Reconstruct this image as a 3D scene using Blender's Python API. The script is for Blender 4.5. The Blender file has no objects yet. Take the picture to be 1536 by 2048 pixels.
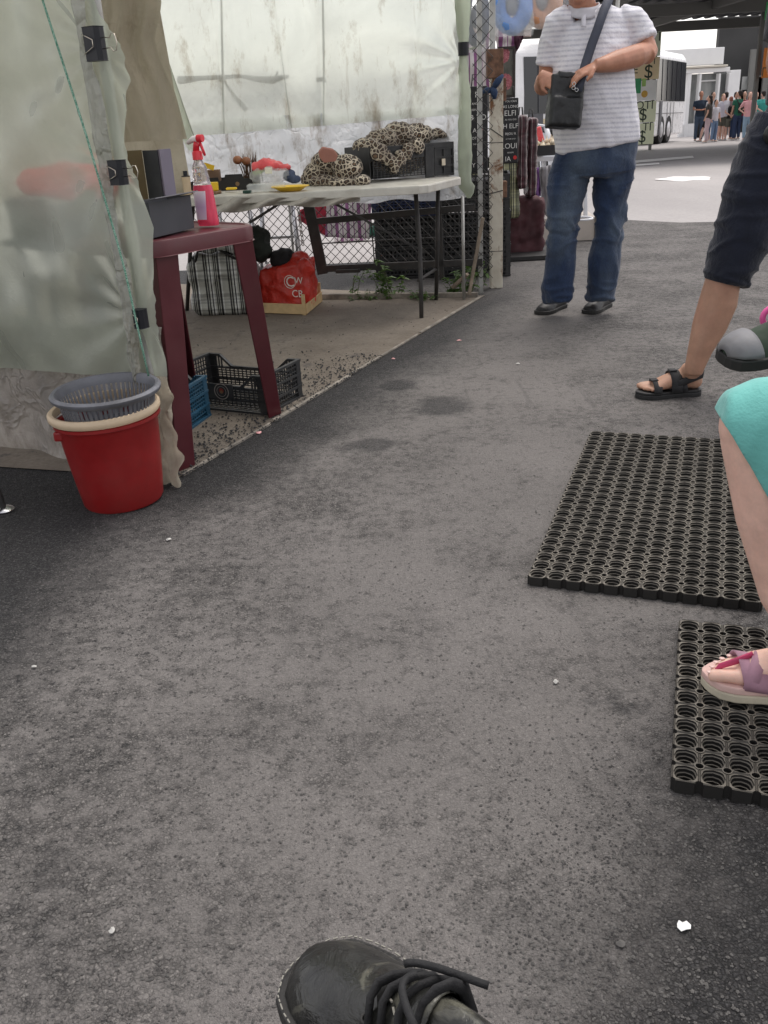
import bpy, bmesh, math, random
import numpy as np
from mathutils import Vector, Matrix, noise
random.seed(7); rng = np.random.default_rng(7)
SC = bpy.context.scene; COL = SC.collection
# ---------------------------------------------------------------- camera, sky, sun, exposure
F0, P0, R0, H0 = 1830.0, math.radians(23.5), math.radians(-3), 1.1
_f = np.array([0, math.cos(P0), -math.sin(P0)]); _u = np.array([0, math.sin(P0), math.cos(P0)]); _x = np.array([1., 0, 0])
CX = math.cos(R0)*_x + math.sin(R0)*_u; CU = -math.sin(R0)*_x + math.cos(R0)*_u; CF = _f
cd = bpy.data.cameras.new('camera'); cam = bpy.data.objects.new('camera', cd); COL.objects.link(cam)
M_ = Matrix(((CX[0], CU[0], -CF[0], 0), (CX[1], CU[1], -CF[1], 0), (CX[2], CU[2], -CF[2], H0), (0, 0, 0, 1)))
cam.matrix_world = M_
cd.sensor_fit = 'VERTICAL'; cd.sensor_height = 36; cd.lens = F0/2048*36; cd.clip_start = 0.05; cd.clip_end = 600
SC.camera = cam
cd.dof.use_dof = False
W = bpy.data.worlds.new('World'); SC.world = W; W.use_nodes = True
nt = W.node_tree; nt.nodes.clear()
sky = nt.nodes.new('ShaderNodeTexSky'); sky.sky_type = 'NISHITA'; sky.sun_disc = False
SUN_EL, SUN_AZ = math.radians(68), math.radians(35)
sky.sun_elevation = SUN_EL; sky.sun_rotation = SUN_AZ; sky.dust_density = 1.5; sky.air_density = 1.0; sky.ozone_density = 0.6
bg = nt.nodes.new('ShaderNodeBackground'); bg.inputs[1].default_value = 0.15
wo = nt.nodes.new('ShaderNodeOutputWorld')
hs = nt.nodes.new('ShaderNodeHueSaturation'); hs.inputs['Saturation'].default_value = .22
wm = nt.nodes.new('ShaderNodeMix'); wm.data_type = 'RGBA'; wm.blend_type = 'MULTIPLY'; wm.inputs[0].default_value = 1; wm.inputs[7].default_value = (1.0, .955, .93, 1)
nt.links.new(sky.outputs[0], hs.inputs['Color']); nt.links.new(hs.outputs[0], wm.inputs[6]); nt.links.new(wm.outputs[2], bg.inputs[0]); nt.links.new(bg.outputs[0], wo.inputs[0])
sd = bpy.data.lights.new('sun', 'SUN'); sd.energy = .9; sd.angle = math.radians(30); sd.color = (1.0, 0.95, 0.88)
sun = bpy.data.objects.new('sun', sd); COL.objects.link(sun)
sv = Vector((math.sin(SUN_AZ)*math.cos(SUN_EL), math.cos(SUN_AZ)*math.cos(SUN_EL), math.sin(SUN_EL)))
sun.rotation_euler = sv.to_track_quat('Z', 'Y').to_euler()
SC.view_settings.view_transform = 'Standard'; SC.view_settings.look = 'None'
SC.view_settings.gamma = 1; SC.view_settings.use_curve_mapping = False
SC.view_settings.exposure = 0.92
SC.cycles.max_bounces = 8; SC.cycles.transparent_max_bounces = 12
SC.cycles.use_denoising = True

# ---------------------------------------------------------------- where things stand
def ray(x, y): return (x-768)/F0*CX-(y-1024)/F0*CU+CF
CAM = np.array([0, 0, H0])
def G(x, y, z=0.0):
    d = ray(x, y); t = (z-H0)/d[2]; return CAM+d*t
def D(x, y, Y):
    d = ray(x, y); return CAM+d*(Y/d[1])
def PL(x, y, o, n, off=0.0):
    d = ray(x, y); n = np.array(n, float); n = n/np.linalg.norm(n); o = np.array(o, float)+n*off
    return CAM+d*(((o-CAM)@n)/(d@n))
SL = 0.0165
def GF(x, y):   # the yard falls away gently beyond 9 m
    d = ray(x, y); t = (SL*9-H0)/(d[2]+SL*d[1]); return CAM+d*t
WO, WN = (.62, 5.9, 0), (.2, .98, 0)       # the far side of the stall
LO, LN = (-.72, 2.92, 0), (-.47, -.88, 0)  # the near side of the stall
def WP(x, y, off=0.0): return PL(x, y, WO, WN, off)
def LP(x, y, off=0.0): return PL(x, y, LO, LN, off)

# ---------------------------------------------------------------- mesh helpers
WL = {}
def V(*a): return np.array(a, float)
def unit(v): v = np.asarray(v, float); n = np.linalg.norm(v); return v/n if n > 1e-9 else v
class MB:
    def __init__(s): s.v = []; s.f = []; s.uv = None
    def add(s, vs, fs):
        n = len(s.v); s.v += [tuple(map(float, p)) for p in vs]; s.f += [tuple(i+n for i in f) for f in fs]; return s
    def box(s, c, size, ax=None):
        c = np.array(c, float); hx, hy, hz = [q/2 for q in size]
        A = np.eye(3) if ax is None else np.array(ax, float)
        P = [c+A[0]*x*hx+A[1]*y*hy+A[2]*z*hz for x in (-1, 1) for y in (-1, 1) for z in (-1, 1)]
        return s.add(P, [(0, 1, 3, 2), (4, 6, 7, 5), (0, 4, 5, 1), (2, 3, 7, 6), (0, 2, 6, 4), (1, 5, 7, 3)])
    def bar(s, p, q, w, h=None, up=(0, 0, 1)):
        p = np.array(p, float); q = np.array(q, float); h = w if h is None else h
        d = q-p; L = np.linalg.norm(d); d = d/max(L, 1e-9)
        u = np.array(up, float)
        if abs(d@u) > .95: u = V(1, 0, 0) if abs(d[0]) < .9 else V(0, 1, 0)
        sd_ = unit(np.cross(d, u)); u2 = np.cross(sd_, d)
        return s.box((p+q)/2, (L, w, h), (d, sd_, u2))
    def tube(s, pts, r, seg=10, caps=True, ref=None, closed=False):
        pts = [np.array(p, float) for p in pts]; n = len(pts)
        if np.isscalar(r): r = [r]*n
        r = [(q, q) if np.isscalar(q) else q for q in r]
        rings = []; prev = None
        for i in range(n):
            if closed: t = pts[(i+1) % n]-pts[i-1]
            else: t = pts[min(i+1, n-1)]-pts[max(i-1, 0)]
            t = unit(t)
            if ref is not None: a = np.array(ref, float)
            elif prev is not None: a = prev
            else: a = V(1, 0, 0) if abs(t[0]) < .8 else V(0, 1, 0)
            a = a-t*(a@t)
            if np.linalg.norm(a) < 1e-6: a = np.cross(t, V(0, 0, 1)+.01)
            a = unit(a); b = np.cross(t, a); prev = a
            rings.append([pts[i]+a*math.cos(k*2*math.pi/seg)*r[i][0]+b*math.sin(k*2*math.pi/seg)*r[i][1] for k in range(seg)])
        vs = [p for R in rings for p in R]; fs = []
        m = n if closed else n-1
        for i in range(m):
            j = (i+1) % n
            for k in range(seg):
                k2 = (k+1) % seg; fs.append((i*seg+k, i*seg+k2, j*seg+k2, j*seg+k))
        if caps and not closed:
            fs.append(tuple(range(seg))[::-1]); fs.append(tuple((n-1)*seg+k for k in range(seg)))
        return s.add(vs, fs)
    def lathe(s, prof, c=(0, 0, 0), seg=32, ax=None, caps=False):
        c = np.array(c, float); A = np.eye(3) if ax is None else np.array(ax, float); vs = []; fs = []
        for (r, z) in prof:
            for k in range(seg):
                a = k*2*math.pi/seg; vs.append(c+A[0]*r*math.cos(a)+A[1]*r*math.sin(a)+A[2]*z)
        for i in range(len(prof)-1):
            for k in range(seg):
                k2 = (k+1) % seg; fs.append((i*seg+k, i*seg+k2, (i+1)*seg+k2, (i+1)*seg+k))
        if caps: fs.append(tuple(range(seg))[::-1]); fs.append(tuple((len(prof)-1)*seg+k for k in range(seg)))
        return s.add(vs, fs)
    def ell(s, c, r, ax=None, seg=14, rg=9):
        prof = [(math.sin(math.pi*i/rg), -math.cos(math.pi*i/rg)) for i in range(rg+1)]
        prof[0] = (1e-3, -1); prof[-1] = (1e-3, 1)
        c = np.array(c, float); A = np.eye(3) if ax is None else np.array(ax, float); A = [A[i]*r[i] for i in range(3)]
        return s.lathe(prof, c, seg, A, True)
    def prism(s, poly, o, ex, ey, th):
        o = np.array(o, float); ex = np.array(ex, float); ey = np.array(ey, float); nn = unit(np.cross(ex, ey))*th
        n = len(poly); vs = [o+ex*a+ey*b for a, b in poly]+[o+ex*a+ey*b+nn for a, b in poly]
        fs = [tuple(range(n))[::-1], tuple(range(n, 2*n))]+[(i, (i+1) % n, n+(i+1) % n, n+i) for i in range(n)]
        return s.add(vs, fs)
    def grid(s, fn, nu, nv):
        vs = [fn(i/nu, j/nv) for j in range(nv+1) for i in range(nu+1)]
        fs = [(j*(nu+1)+i, j*(nu+1)+i+1, (j+1)*(nu+1)+i+1, (j+1)*(nu+1)+i) for j in range(nv) for i in range(nu)]
        return s.add(vs, fs)
    def mesh(s, name, m, smooth=False, off=None):
        me = bpy.data.meshes.new(name); v = np.array(s.v)
        if off is not None: v = v-np.array(off)
        me.from_pydata(v.tolist(), [], s.f); me.update()
        if m is not None: me.materials.append(m)
        if smooth: me.polygons.foreach_set('use_smooth', [True]*len(me.polygons))
        return me
    def build(s, name, m, parent=None, smooth=False, local=False, sharp=None, bevel=None, solid=None):
        off = WL.get(parent.name, (0, 0, 0)) if (parent is not None and not local) else None
        me = s.mesh(name, m, smooth, off)
        o = bpy.data.objects.new(name, me); COL.objects.link(o); o.parent = parent
        WL[o.name] = WL.get(parent.name, V(0, 0, 0)) if parent is not None else V(0, 0, 0)
        if solid: b = o.modifiers.new('s', 'SOLIDIFY'); b.thickness = solid; b.offset = 0
        if bevel: b = o.modifiers.new('b', 'BEVEL'); b.width = bevel; b.segments = 2; b.limit_method = 'ANGLE'
        if sharp is not None:
            me.polygons.foreach_set('use_smooth', [True]*len(me.polygons)); me.set_sharp_from_angle(angle=math.radians(sharp))
        return o
def tag(o, label=None, cat=None, group=None, kind=None):
    if label: o['label'] = label
    if cat: o['category'] = cat
    if group: o['group'] = group
    if kind: o['kind'] = kind
    return o
def thing(name, loc, label, cat, group=None, rz=0):
    o = bpy.data.objects.new(name, None); COL.objects.link(o); o.location = loc; o.rotation_euler = (0, 0, rz)
    o.empty_display_size = .1; WL[o.name] = V(*[float(q) for q in loc]); return tag(o, label, cat, group)
def copy_tree(o, parent=None):
    c = o.copy(); COL.objects.link(c); c.parent = parent
    for ch in list(o.children): copy_tree(ch, c)
    return c
def fuse(name, mb, m, parent=None, voxel=.01, it=6, fn=None, smf=.5, local=False, cut=None):
    """melt overlapping shapes into one continuous skin"""
    me = mb.mesh('tmp', None); t = bpy.data.objects.new('tmp', me); COL.objects.link(t)
    r = t.modifiers.new('r', 'REMESH'); r.mode = 'VOXEL'; r.voxel_size = voxel
    if it: q = t.modifiers.new('q', 'SMOOTH'); q.factor = smf; q.iterations = it
    dg = bpy.context.evaluated_depsgraph_get(); dg.update()
    me2 = bpy.data.meshes.new_from_object(t.evaluated_get(dg)); bpy.data.objects.remove(t); bpy.data.meshes.remove(me)
    me2.name = name; n = len(me2.vertices)
    co = np.empty(n*3); me2.vertices.foreach_get('co', co); co = co.reshape(-1, 3)
    if fn is not None:
        no = np.empty(n*3); me2.vertices.foreach_get('normal', no); no = no.reshape(-1, 3)
        co = fn(co, no)
    if parent is not None and not local: co = co-WL[parent.name]
    me2.vertices.foreach_set('co', co.ravel()); me2.update()
    if cut is not None and isinstance(cut, tuple):
        bm = bmesh.new(); bm.from_mesh(me2); off = WL[parent.name] if (parent is not None and not local) else V(0, 0, 0)
        bmesh.ops.bisect_plane(bm, geom=bm.verts[:]+bm.edges[:]+bm.faces[:], plane_co=Vector((np.array(cut[0])-off).tolist()), plane_no=Vector(np.array(cut[1]).tolist()), clear_outer=True); bm.to_mesh(me2); bm.free(); cut = None
    if cut:
        bm = bmesh.new(); bm.from_mesh(me2)
        off = WL[parent.name] if (parent is not None and not local) else V(0, 0, 0)
        kill = [v for v in bm.verts if cut(np.array(v.co)+off)]
        bmesh.ops.delete(bm, geom=kill, context='VERTS'); bm.to_mesh(me2); bm.free()
    me2.materials.clear(); me2.materials.append(m)
    me2.polygons.foreach_set('use_smooth', [True]*len(me2.polygons))
    o = bpy.data.objects.new(name, me2); COL.objects.link(o); o.parent = parent
    WL[o.name] = WL.get(parent.name, V(0, 0, 0)) if parent is not None else V(0, 0, 0)
    return o
def nz(p, s=1.0, o=0.0): return noise.noise(Vector((p[0]*s+o, p[1]*s+o*.7, p[2]*s-o)))

# ---------------------------------------------------------------- material helpers
class NT:
    def __init__(s, name):
        s.m = bpy.data.materials.new(name); s.m.use_nodes = True; s.t = s.m.node_tree; s.n = s.t.nodes
        s.b = s.n['Principled BSDF']; s.out = s.n['Material Output']; s.tc = s.n.new('ShaderNodeTexCoord').outputs['Object']
    def link(s, a, b): s.t.links.new(a, b)
    def noise(s, sc=10, det=4, rough=.55, vec=None, st=None, dist=0):
        n = s.n.new('ShaderNodeTexNoise'); n.inputs['Scale'].default_value = sc; n.inputs['Detail'].default_value = det
        n.inputs['Roughness'].default_value = rough; n.inputs['Distortion'].default_value = dist
        s.link(s.map(st, vec) if st else (vec or s.tc), n.inputs['Vector']); return n.outputs['Fac']
    def vor(s, sc=10, feat='F1', vec=None, out='Distance', rand=1):
        n = s.n.new('ShaderNodeTexVoronoi'); n.feature = feat; n.inputs['Scale'].default_value = sc; n.inputs['Randomness'].default_value = rand
        s.link(vec or s.tc, n.inputs['Vector']); return n.outputs[out]
    def map(s, sc=(1, 1, 1), vec=None, rot=(0, 0, 0), loc=(0, 0, 0)):
        n = s.n.new('ShaderNodeMapping'); n.inputs['Scale'].default_value = sc; n.inputs['Rotation'].default_value = rot; n.inputs['Location'].default_value = loc
        s.link(vec or s.tc, n.inputs['Vector']); return n.outputs[0]
    def ramp(s, fac, stops, interp='LINEAR'):
        n = s.n.new('ShaderNodeValToRGB'); n.color_ramp.interpolation = interp; e = n.color_ramp.elements
        while len(e) < len(stops): e.new(.5)
        for q, (p, c) in zip(e, stops):
            q.position = p; q.color = (c, c, c, 1) if np.isscalar(c) else tuple(c)+(1,)
        s.link(fac, n.inputs[0]); return n.outputs[0]
    def mix(s, f, a, b, mode='MIX'):
        n = s.n.new('ShaderNodeMix'); n.data_type = 'RGBA'; n.blend_type = mode
        for k, q in ((0, f), (6, a), (7, b)):
            if hasattr(q, 'links') or hasattr(q, 'is_linked'): s.link(q, n.inputs[k])
            elif k == 0: n.inputs[0].default_value = q
            else: n.inputs[k].default_value = tuple(q)+(1,)
        return n.outputs[2]
    def math(s, op, a, b=None, clamp=False):
        n = s.n.new('ShaderNodeMath'); n.operation = op; n.use_clamp = clamp
        for k, q in ((0, a), (1, b)):
            if q is None: continue
            if hasattr(q, 'is_linked'): s.link(q, n.inputs[k])
            else: n.inputs[k].default_value = q
        return n.outputs[0]
    def xyz(s, vec=None):
        n = s.n.new('ShaderNodeSeparateXYZ'); s.link(vec or s.tc, n.inputs[0]); return n.outputs
    def col(s, c):
        if hasattr(c, 'is_linked'): s.link(c, s.b.inputs['Base Color'])
        else: s.b.inputs['Base Color'].default_value = tuple(c)+(1,)
        return s
    def rough(s, r):
        if hasattr(r, 'is_linked'): s.link(r, s.b.inputs['Roughness'])
        else: s.b.inputs['Roughness'].default_value = r
        return s
    def bump(s, h, st=.3, dist=.01):
        n = s.n.new('ShaderNodeBump'); n.inputs['Strength'].default_value = st; n.inputs['Distance'].default_value = dist
        s.link(h, n.inputs['Height']); s.link(n.outputs[0], s.b.inputs['Normal']); return n.outputs[0]
    def set(s, **k):
        for a, v in k.items(): s.b.inputs[a.replace('_', ' ')].default_value = v
        return s
def M(name, c, r=.6, var=.15, sc=12, bump=.15, bs=60, bd=.003, metal=0, spec=.5, grime=0, gc=(.12, .10, .08)):
    t = NT(name); c = np.array(c, float)
    col = t.ramp(t.noise(sc, 5), [(.3, tuple(np.clip(c*(1-var), 0, 1))), (.7, tuple(np.clip(c*(1+var), 0, 1)))])
    if grime: col = t.mix(t.ramp(t.noise(sc*.6, 8, .7), [(.5-.12*grime, 0.), (.75, min(1, grime))]), col, gc)
    t.col(col); t.rough(t.ramp(t.noise(sc*2, 4), [(.3, max(0, r-.08)), (.7, min(1, r+.08))]))
    if bump: t.bump(t.noise(bs, 4), bump, bd)
    t.set(Metallic=metal, Specular_IOR_Level=spec); return t.m
def stripes(t, co, freq, stops, off=0):
    return t.ramp(t.math('FRACT', t.math('ADD', t.math('MULTIPLY', co, freq), off)), stops, 'CONSTANT')

# ---------------------------------------------------------------- ground
def asphalt_mat():
    t = NT('asphalt')
    big = t.noise(.8, 4, .6, dist=.4); med = t.noise(2.6, 5, .6)
    X, Y, Z = t.xyz(); wob = t.math('MULTIPLY', t.math('SUBTRACT', t.noise(1.4, 7, .68), .5), 1.5)
    left = t.math('ADD', t.math('MULTIPLY', t.math('ADD', X, .62), -1.9), t.math('MULTIPLY', t.math('SUBTRACT', Y, 2.2), .35))
    dl = t.ramp(t.math('ADD', left, wob), [(.05, 0.), (.75, 1.)])
    kd = t.math('SUBTRACT', t.math('MULTIPLY', t.math('ADD', X, .684), .905), t.math('MULTIPLY', t.math('SUBTRACT', Y, 2.919), .425))
    ke = t.math('ADD', t.math('MULTIPLY', kd, -1.7), t.math('MULTIPLY', wob, .7))
    dk_ = t.math('MULTIPLY', t.ramp(t.math('ADD', ke, .82), [(.1, 0.), (.6, 1.)]), t.ramp(t.math('MULTIPLY', Y, .1), [(.22, 0.), (.28, 1.), (.56, .85), (.66, .2)]))
    dl = t.math('MAXIMUM', dl, dk_)
    def blot(x, y, rx, ry):
        d = t.math('SQRT', t.math('ADD', t.math('POWER', t.math('DIVIDE', t.math('SUBTRACT', X, x), rx), 2), t.math('POWER', t.math('DIVIDE', t.math('SUBTRACT', Y, y), ry), 2)))
        return t.ramp(t.math('ADD', d, t.math('MULTIPLY', t.math('SUBTRACT', t.noise(7, 6, .75), .5), 1.9)), [(.55, .95), (1.0, 0.)])
    q1_, q2_, q3_ = G(885, 812), G(742, 890), G(800, 770)
    bl_ = t.math('MAXIMUM', t.math('MAXIMUM', blot(q1_[0], q1_[1], .13, .16), blot(q2_[0], q2_[1], .15, .10)), blot(q3_[0], q3_[1], .10, .10))
    right = t.math('ADD', t.math('MULTIPLY', t.math('SUBTRACT', X, .25), 1.7), t.math('MULTIPLY', t.math('SUBTRACT', 1.4, Y), .9))
    dr = t.math('MULTIPLY', t.ramp(t.math('ADD', right, wob), [(.2, 0.), (.8, 1.)]), t.ramp(t.math('MULTIPLY', Y, .25), [(.30, 1.), (.46, 0.)]))
    blk = t.math('MAXIMUM', dl, dr)
    spots = t.math('MAXIMUM', bl_, t.ramp(t.noise(2.1, 8, .72, vec=t.map(loc=(4, 2, 0))), [(.62, 0.), (.70, 1.)]))
    near = t.ramp(t.math('MULTIPLY', Y, .1), [(.1, 1.), (.9, 0.)])
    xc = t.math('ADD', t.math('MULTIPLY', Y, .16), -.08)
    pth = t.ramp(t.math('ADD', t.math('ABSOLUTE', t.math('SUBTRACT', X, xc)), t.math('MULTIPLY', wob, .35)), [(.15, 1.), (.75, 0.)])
    rough_area = t.math('MAXIMUM', blk, t.ramp(med, [(.42, 0.), (.62, .8)]))          # where stones stand clear of the dust
    # stones: two sizes, each with its own tone, dark gaps between them
    e1 = t.vor(135, 'DISTANCE_TO_EDGE'); c1 = t.xyz(t.vor(135, out='Color'))[0]
    e2 = t.vor(240, 'DISTANCE_TO_EDGE'); c2 = t.xyz(t.vor(240, out='Color'))[1]
    gap = t.math('MULTIPLY', t.ramp(e1, [(0, .25), (.16, 1.)]), t.ramp(e2, [(0, .55), (.2, 1.)]))
    tone = t.ramp(t.math('ADD', t.math('MULTIPLY', c1, .6), t.math('MULTIPLY', c2, .4)), [(.1, (.036, .034, .034)), (.45, (.092, .086, .082)), (.72, (.145, .135, .127)), (.9, (.24, .225, .21))])
    stone = t.mix(1.0, tone, gap, 'MULTIPLY')
    dust = t.ramp(t.noise(1.5, 5, .6), [(.3, (.150, .139, .132)), (.7, (.205, .190, .181))])
    dust = t.mix(.5, dust, t.ramp(t.noise(120, 5, .8), [(.3, .55), (.7, 1.4)]), 'MULTIPLY')
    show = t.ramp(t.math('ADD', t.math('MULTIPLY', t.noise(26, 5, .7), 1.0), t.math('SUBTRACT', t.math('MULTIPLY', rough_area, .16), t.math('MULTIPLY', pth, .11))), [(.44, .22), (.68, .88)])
    c = t.mix(show, dust, stone)
    black = t.mix(1.0, t.ramp(t.math('ADD', t.math('MULTIPLY', c1, .5), t.math('MULTIPLY', c2, .5)), [(.2, (.010, .010, .012)), (.6, (.030, .030, .033)), (.92, (.075, .074, .073))]), gap, 'MULTIPLY')
    c = t.mix(t.math('MULTIPLY', blk, .88), c, black)
    c = t.mix(t.math('MULTIPLY', spots, .72), c, black)
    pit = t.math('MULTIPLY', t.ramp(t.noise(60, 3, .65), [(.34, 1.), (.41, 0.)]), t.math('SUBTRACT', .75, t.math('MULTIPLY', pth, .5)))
    c = t.mix(pit, c, (.012, .012, .013))
    # faint drag marks along the lane
    drag = t.ramp(t.noise(3.5, 5, .6, st=(5.5, .5, 1), dist=.3), [(.58, 0.), (.72, .3)]); c = t.mix(drag, c, (.045, .042, .042))
    t.col(c); t.rough(t.ramp(e1, [(0, .9), (.3, .68)])); t.set(Specular_IOR_Level=.4)
    h = t.math('ADD', t.math('MULTIPLY', t.ramp(e1, [(0, 0.), (.25, 1.)]), t.math('ADD', .25, rough_area)), t.math('MULTIPLY', t.ramp(e2, [(0, 0.), (.25, 1.)]), .4))
    h = t.math('ADD', h, t.math('MULTIPLY', t.noise(14, 6, .65), 2.0)); h = t.math('SUBTRACT', h, t.math('MULTIPLY', pit, 1.2))
    t.bump(h, .75, .0035); return t.m
def yard_mat():
    t = NT('pale yard surface')
    c = t.ramp(t.noise(.35, 6, .6, st=(1, .3, 1)), [(.3, (.27, .255, .25)), (.7, (.40, .375, .365))])
    c = t.mix(t.ramp(t.noise(2, 6, .7), [(.6, 0.), (.75, .35)]), c, (.2, .19, .185))
    c = t.mix(.3, c, t.ramp(t.noise(30, 4), [(.3, .6), (.7, 1.3)]), 'MULTIPLY')
    t.col(c); t.rough(.85); t.bump(t.noise(40, 4), .2, .01); return t.m
def dirt_mat():
    t = NT('trodden concrete floor')
    c = t.ramp(t.noise(2.5, 7, .65), [(.3, (.12, .098, .076)), (.7, (.21, .18, .145))])
    c = t.mix(t.ramp(t.noise(7, 8, .75), [(.56, 0.), (.66, .8)]), c, (.07, .06, .055))
    c = t.mix(.4, c, t.ramp(t.noise(70, 4), [(.3, .6), (.7, 1.35)]), 'MULTIPLY')
    t.col(c); t.rough(.9); t.bump(t.noise(35, 6, .7), .4, .01); return t.m
MAsph = asphalt_mat(); MYard = yard_mat(); MDirt = dirt_mat()
g = MB()
ys = [-30, 2, 9, 14, 20, 30, 45, 70, 150]
g.add([(x, y, (-SL*max(0, y-9))-.004) for y in ys for x in (-60, 90)], [(2*i, 2*i+1, 2*i+3, 2*i+2) for i in range(len(ys)-1)])
tag(g.build('ground', MYard), kind='structure', label='pale worn concrete yard sloping away to the buses')
a = MB()
edge = [G(1030, 487), G(1190, 480), G(1186, 441), G(1260, 440), G(1360, 445), G(1536, 441)]
poly = [(-6, -6), (8, -6), (8, edge[-1][1])]+[(p[0], p[1]) for p in edge[::-1]]+[(1.0, 7.6), (-6, 7.9)]
a.add([(x, y, 0) for x, y in poly], [tuple(range(len(poly)))])
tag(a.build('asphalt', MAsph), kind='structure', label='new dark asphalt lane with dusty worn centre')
# raised broken lip where the old surface meets the new
KA = unit(G(960, 598)-G(362, 954)); KB = V(-KA[1], KA[0], 0); K0 = G(362, 954)
def kp(s_, t_=0, z=0): p = K0+KA*s_+KB*t_; return V(p[0], p[1], z)
fl = MB(); Lk = 3.3
fpts = [kp(-.02, .0), kp(Lk, .0), kp(Lk+.1, 3.2), kp(-.5, 3.4)]
fl.add([(p[0], p[1], .004) for p in fpts], [(0, 1, 2, 3)])
tag(fl.build('stall_floor', MDirt), kind='structure', label='dusty brown concrete floor inside the stall')
MPale = M('weathered pale board', (.28, .25, .21), .8, .4, 14, .4, 80, .003, grime=.9, gc=(.05, .045, .04))
ks = [0, .62, 1.35, 2.2, 3.3]
for i in range(4):
    b = MB(); w = .012+.006*(i % 2)
    b.bar(kp(ks[i]+.01, -.0+.004*i, .0), kp(ks[i+1]-.03, -.004+.006*i, .0), w, .018)
    tag(b.build('edge_board', MPale, bevel=.003), kind='structure')
# white road markings, pale patch
MWhite = M('road paint', (.75, .73, .71), .7, .08, 6, .1)
b = MB(); P = [GF(1262, 322), GF(1385, 312), GF(1388, 316), GF(1262, 327)]; b.add([p+V(0, 0, .006) for p in P], [(3, 2, 1, 0)])
P = [GF(1262, 330), GF(1318, 326), GF(1319, 329), GF(1262, 333)]; b.add([p+V(0, 0, .006) for p in P], [(3, 2, 1, 0)])
tag(b.build('road_marking', MWhite), kind='structure', label='worn white line painted across the far yard')
b = MB(); c0 = GF(1370, 358); b.add([c0+V(.42*math.cos(a_)*(1+.12*math.sin(3*a_)), .5*math.sin(a_)*(1+.2*math.sin(5*a_)), .006) for a_ in np.linspace(0, 2*math.pi, 24, endpoint=False)], [tuple(range(24))])
tag(b.build('paint_patch', MWhite), kind='structure', label='round white paint spot on the far yard')

# loose asphalt crumbs along the edge, bits of litter
MCrumb = M('black asphalt crumb', (.03, .029, .03), .8, .3, 40, .3, 200)
MGrav = M('grey gravel', (.10, .095, .09), .85, .4, 30, .3, 200)
def crumbs(name, n, fn, lo, hi, m, label):
    mb = MB()
    ico = [(0, 0, 1), (.9, 0, .2), (.28, .85, .2), (-.72, .52, .2), (-.72, -.52, .2), (.28, -.85, .2), (0, 0, -.5)]
    fc = [(0, 1, 2), (0, 2, 3), (0, 3, 4), (0, 4, 5), (0, 5, 1), (6, 2, 1), (6, 3, 2), (6, 4, 3), (6, 5, 4), (6, 1, 5)]
    for _ in range(n):
        p = fn(); s_ = lo+(hi-lo)*rng.random()**2.5; a_ = rng.random()*6.28; ca, sa = math.cos(a_), math.sin(a_)
        jit = 1+.35*(rng.random((7, 3))-.5); q = np.array(ico)*jit*s_*V(1, .8, .7)
        q = np.c_[q[:, 0]*ca-q[:, 1]*sa, q[:, 0]*sa+q[:, 1]*ca, q[:, 2]]+p+V(0, 0, s_*.2)
        mb.add(q, fc)
    return tag(mb.build(name, m), label, kind='stuff')
def c1():
    s_ = rng.random()**1.4*1.7; t_ = abs(rng.normal(0, .11))*(1.2 if rng.random() < .8 else 2.5)-.02; return kp(s_, t_, .006)
crumbs('asphalt_crumbs', 2200, c1, .002, .0085, MCrumb, 'loose black asphalt crumbs along the stall edge')
crumbs('floor_crumbs', 500, lambda: kp(rng.random()*3, rng.random()*1.9, .006), .002, .006, MCrumb, 'dark specks scattered on the stall floor')
def c2():
    while True:
        p = G(rng.random()*1536, 640+rng.random()**.6*1408)
        if nz((p[0], p[1], 0), 1.8) > -.15 or rng.random() < .25: return p
crumbs('lane_grit', 9000, c2, .0012, .0042, MGrav, 'grey grit worn loose on the lane')
def c3():
    while True:
        if rng.random() < .6: p = G(rng.normal(60, 170), 960+rng.gamma(2, 190)); w = 0
        else: p = G(rng.normal(1330, 170), rng.normal(1800, 190))
        if nz((p[0], p[1], 0), 2.5, 3) > -.1+.3*rng.random()-.15: return p
crumbs('dark_grit', 6500, c3, .0010, .0036, M('dark grey grit', (.055, .052, .051), .9, .5, 60, .3, 200), 'black loose grit at both sides of the lane')
MLit = M('litter white', (.50, .49, .46), .6, .2); MPinkL = M('litter pink', (.72, .36, .36), .6, .1)
def scrap(px, py, r, m, label, name='paper_scrap', z=.003):
    mb = MB(); n = 9; c = G(px, py, z)
    rr = [r*(.6+.7*rng.random()) for _ in range(n)]
    mb.add([c+V(rr[k]*math.cos(k*2*math.pi/n), rr[k]*math.sin(k*2*math.pi/n), .004*rng.random()) for k in range(n)]+[c+V(0, 0, .006)], [(k, (k+1) % n, n) for k in range(n)])
    tag(mb.build(name, m, solid=.001), label, 'litter', 'litter on the lane')
scrap(1366, 1852, .009, M('white fluff', (.8, .8, .79), .9, .05), 'white bird-feather-like speck on the dark patch at lower right')
scrap(517, 866, .012, MPinkL, 'pink petal lying on the stall edge strip'); scrap(787, 718, .010, MPinkL, 'small pink petal on the lane beside the stall edge')
scrap(918, 681, .011, MPinkL, 'pale pink petal below the white table leg'); scrap(225, 1863, .005, MLit, 'tiny white chip on the lane at lower left')
scrap(337, 1080, .008, MLit, 'white paper sliver in front of the red bucket'); scrap(1112, 1365, .005, MLit, 'tiny white chip between lane centre and near mat')
scrap(68, 1335, .006, MLit, 'white fleck on the lane at the left edge'); scrap(1240, 1888, .006, MGrav, 'pale pebble left of the white speck', 'pebble'); scrap(1036, 728, .008, MLit, 'white chip on the lane in front of the jeans man')

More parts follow.
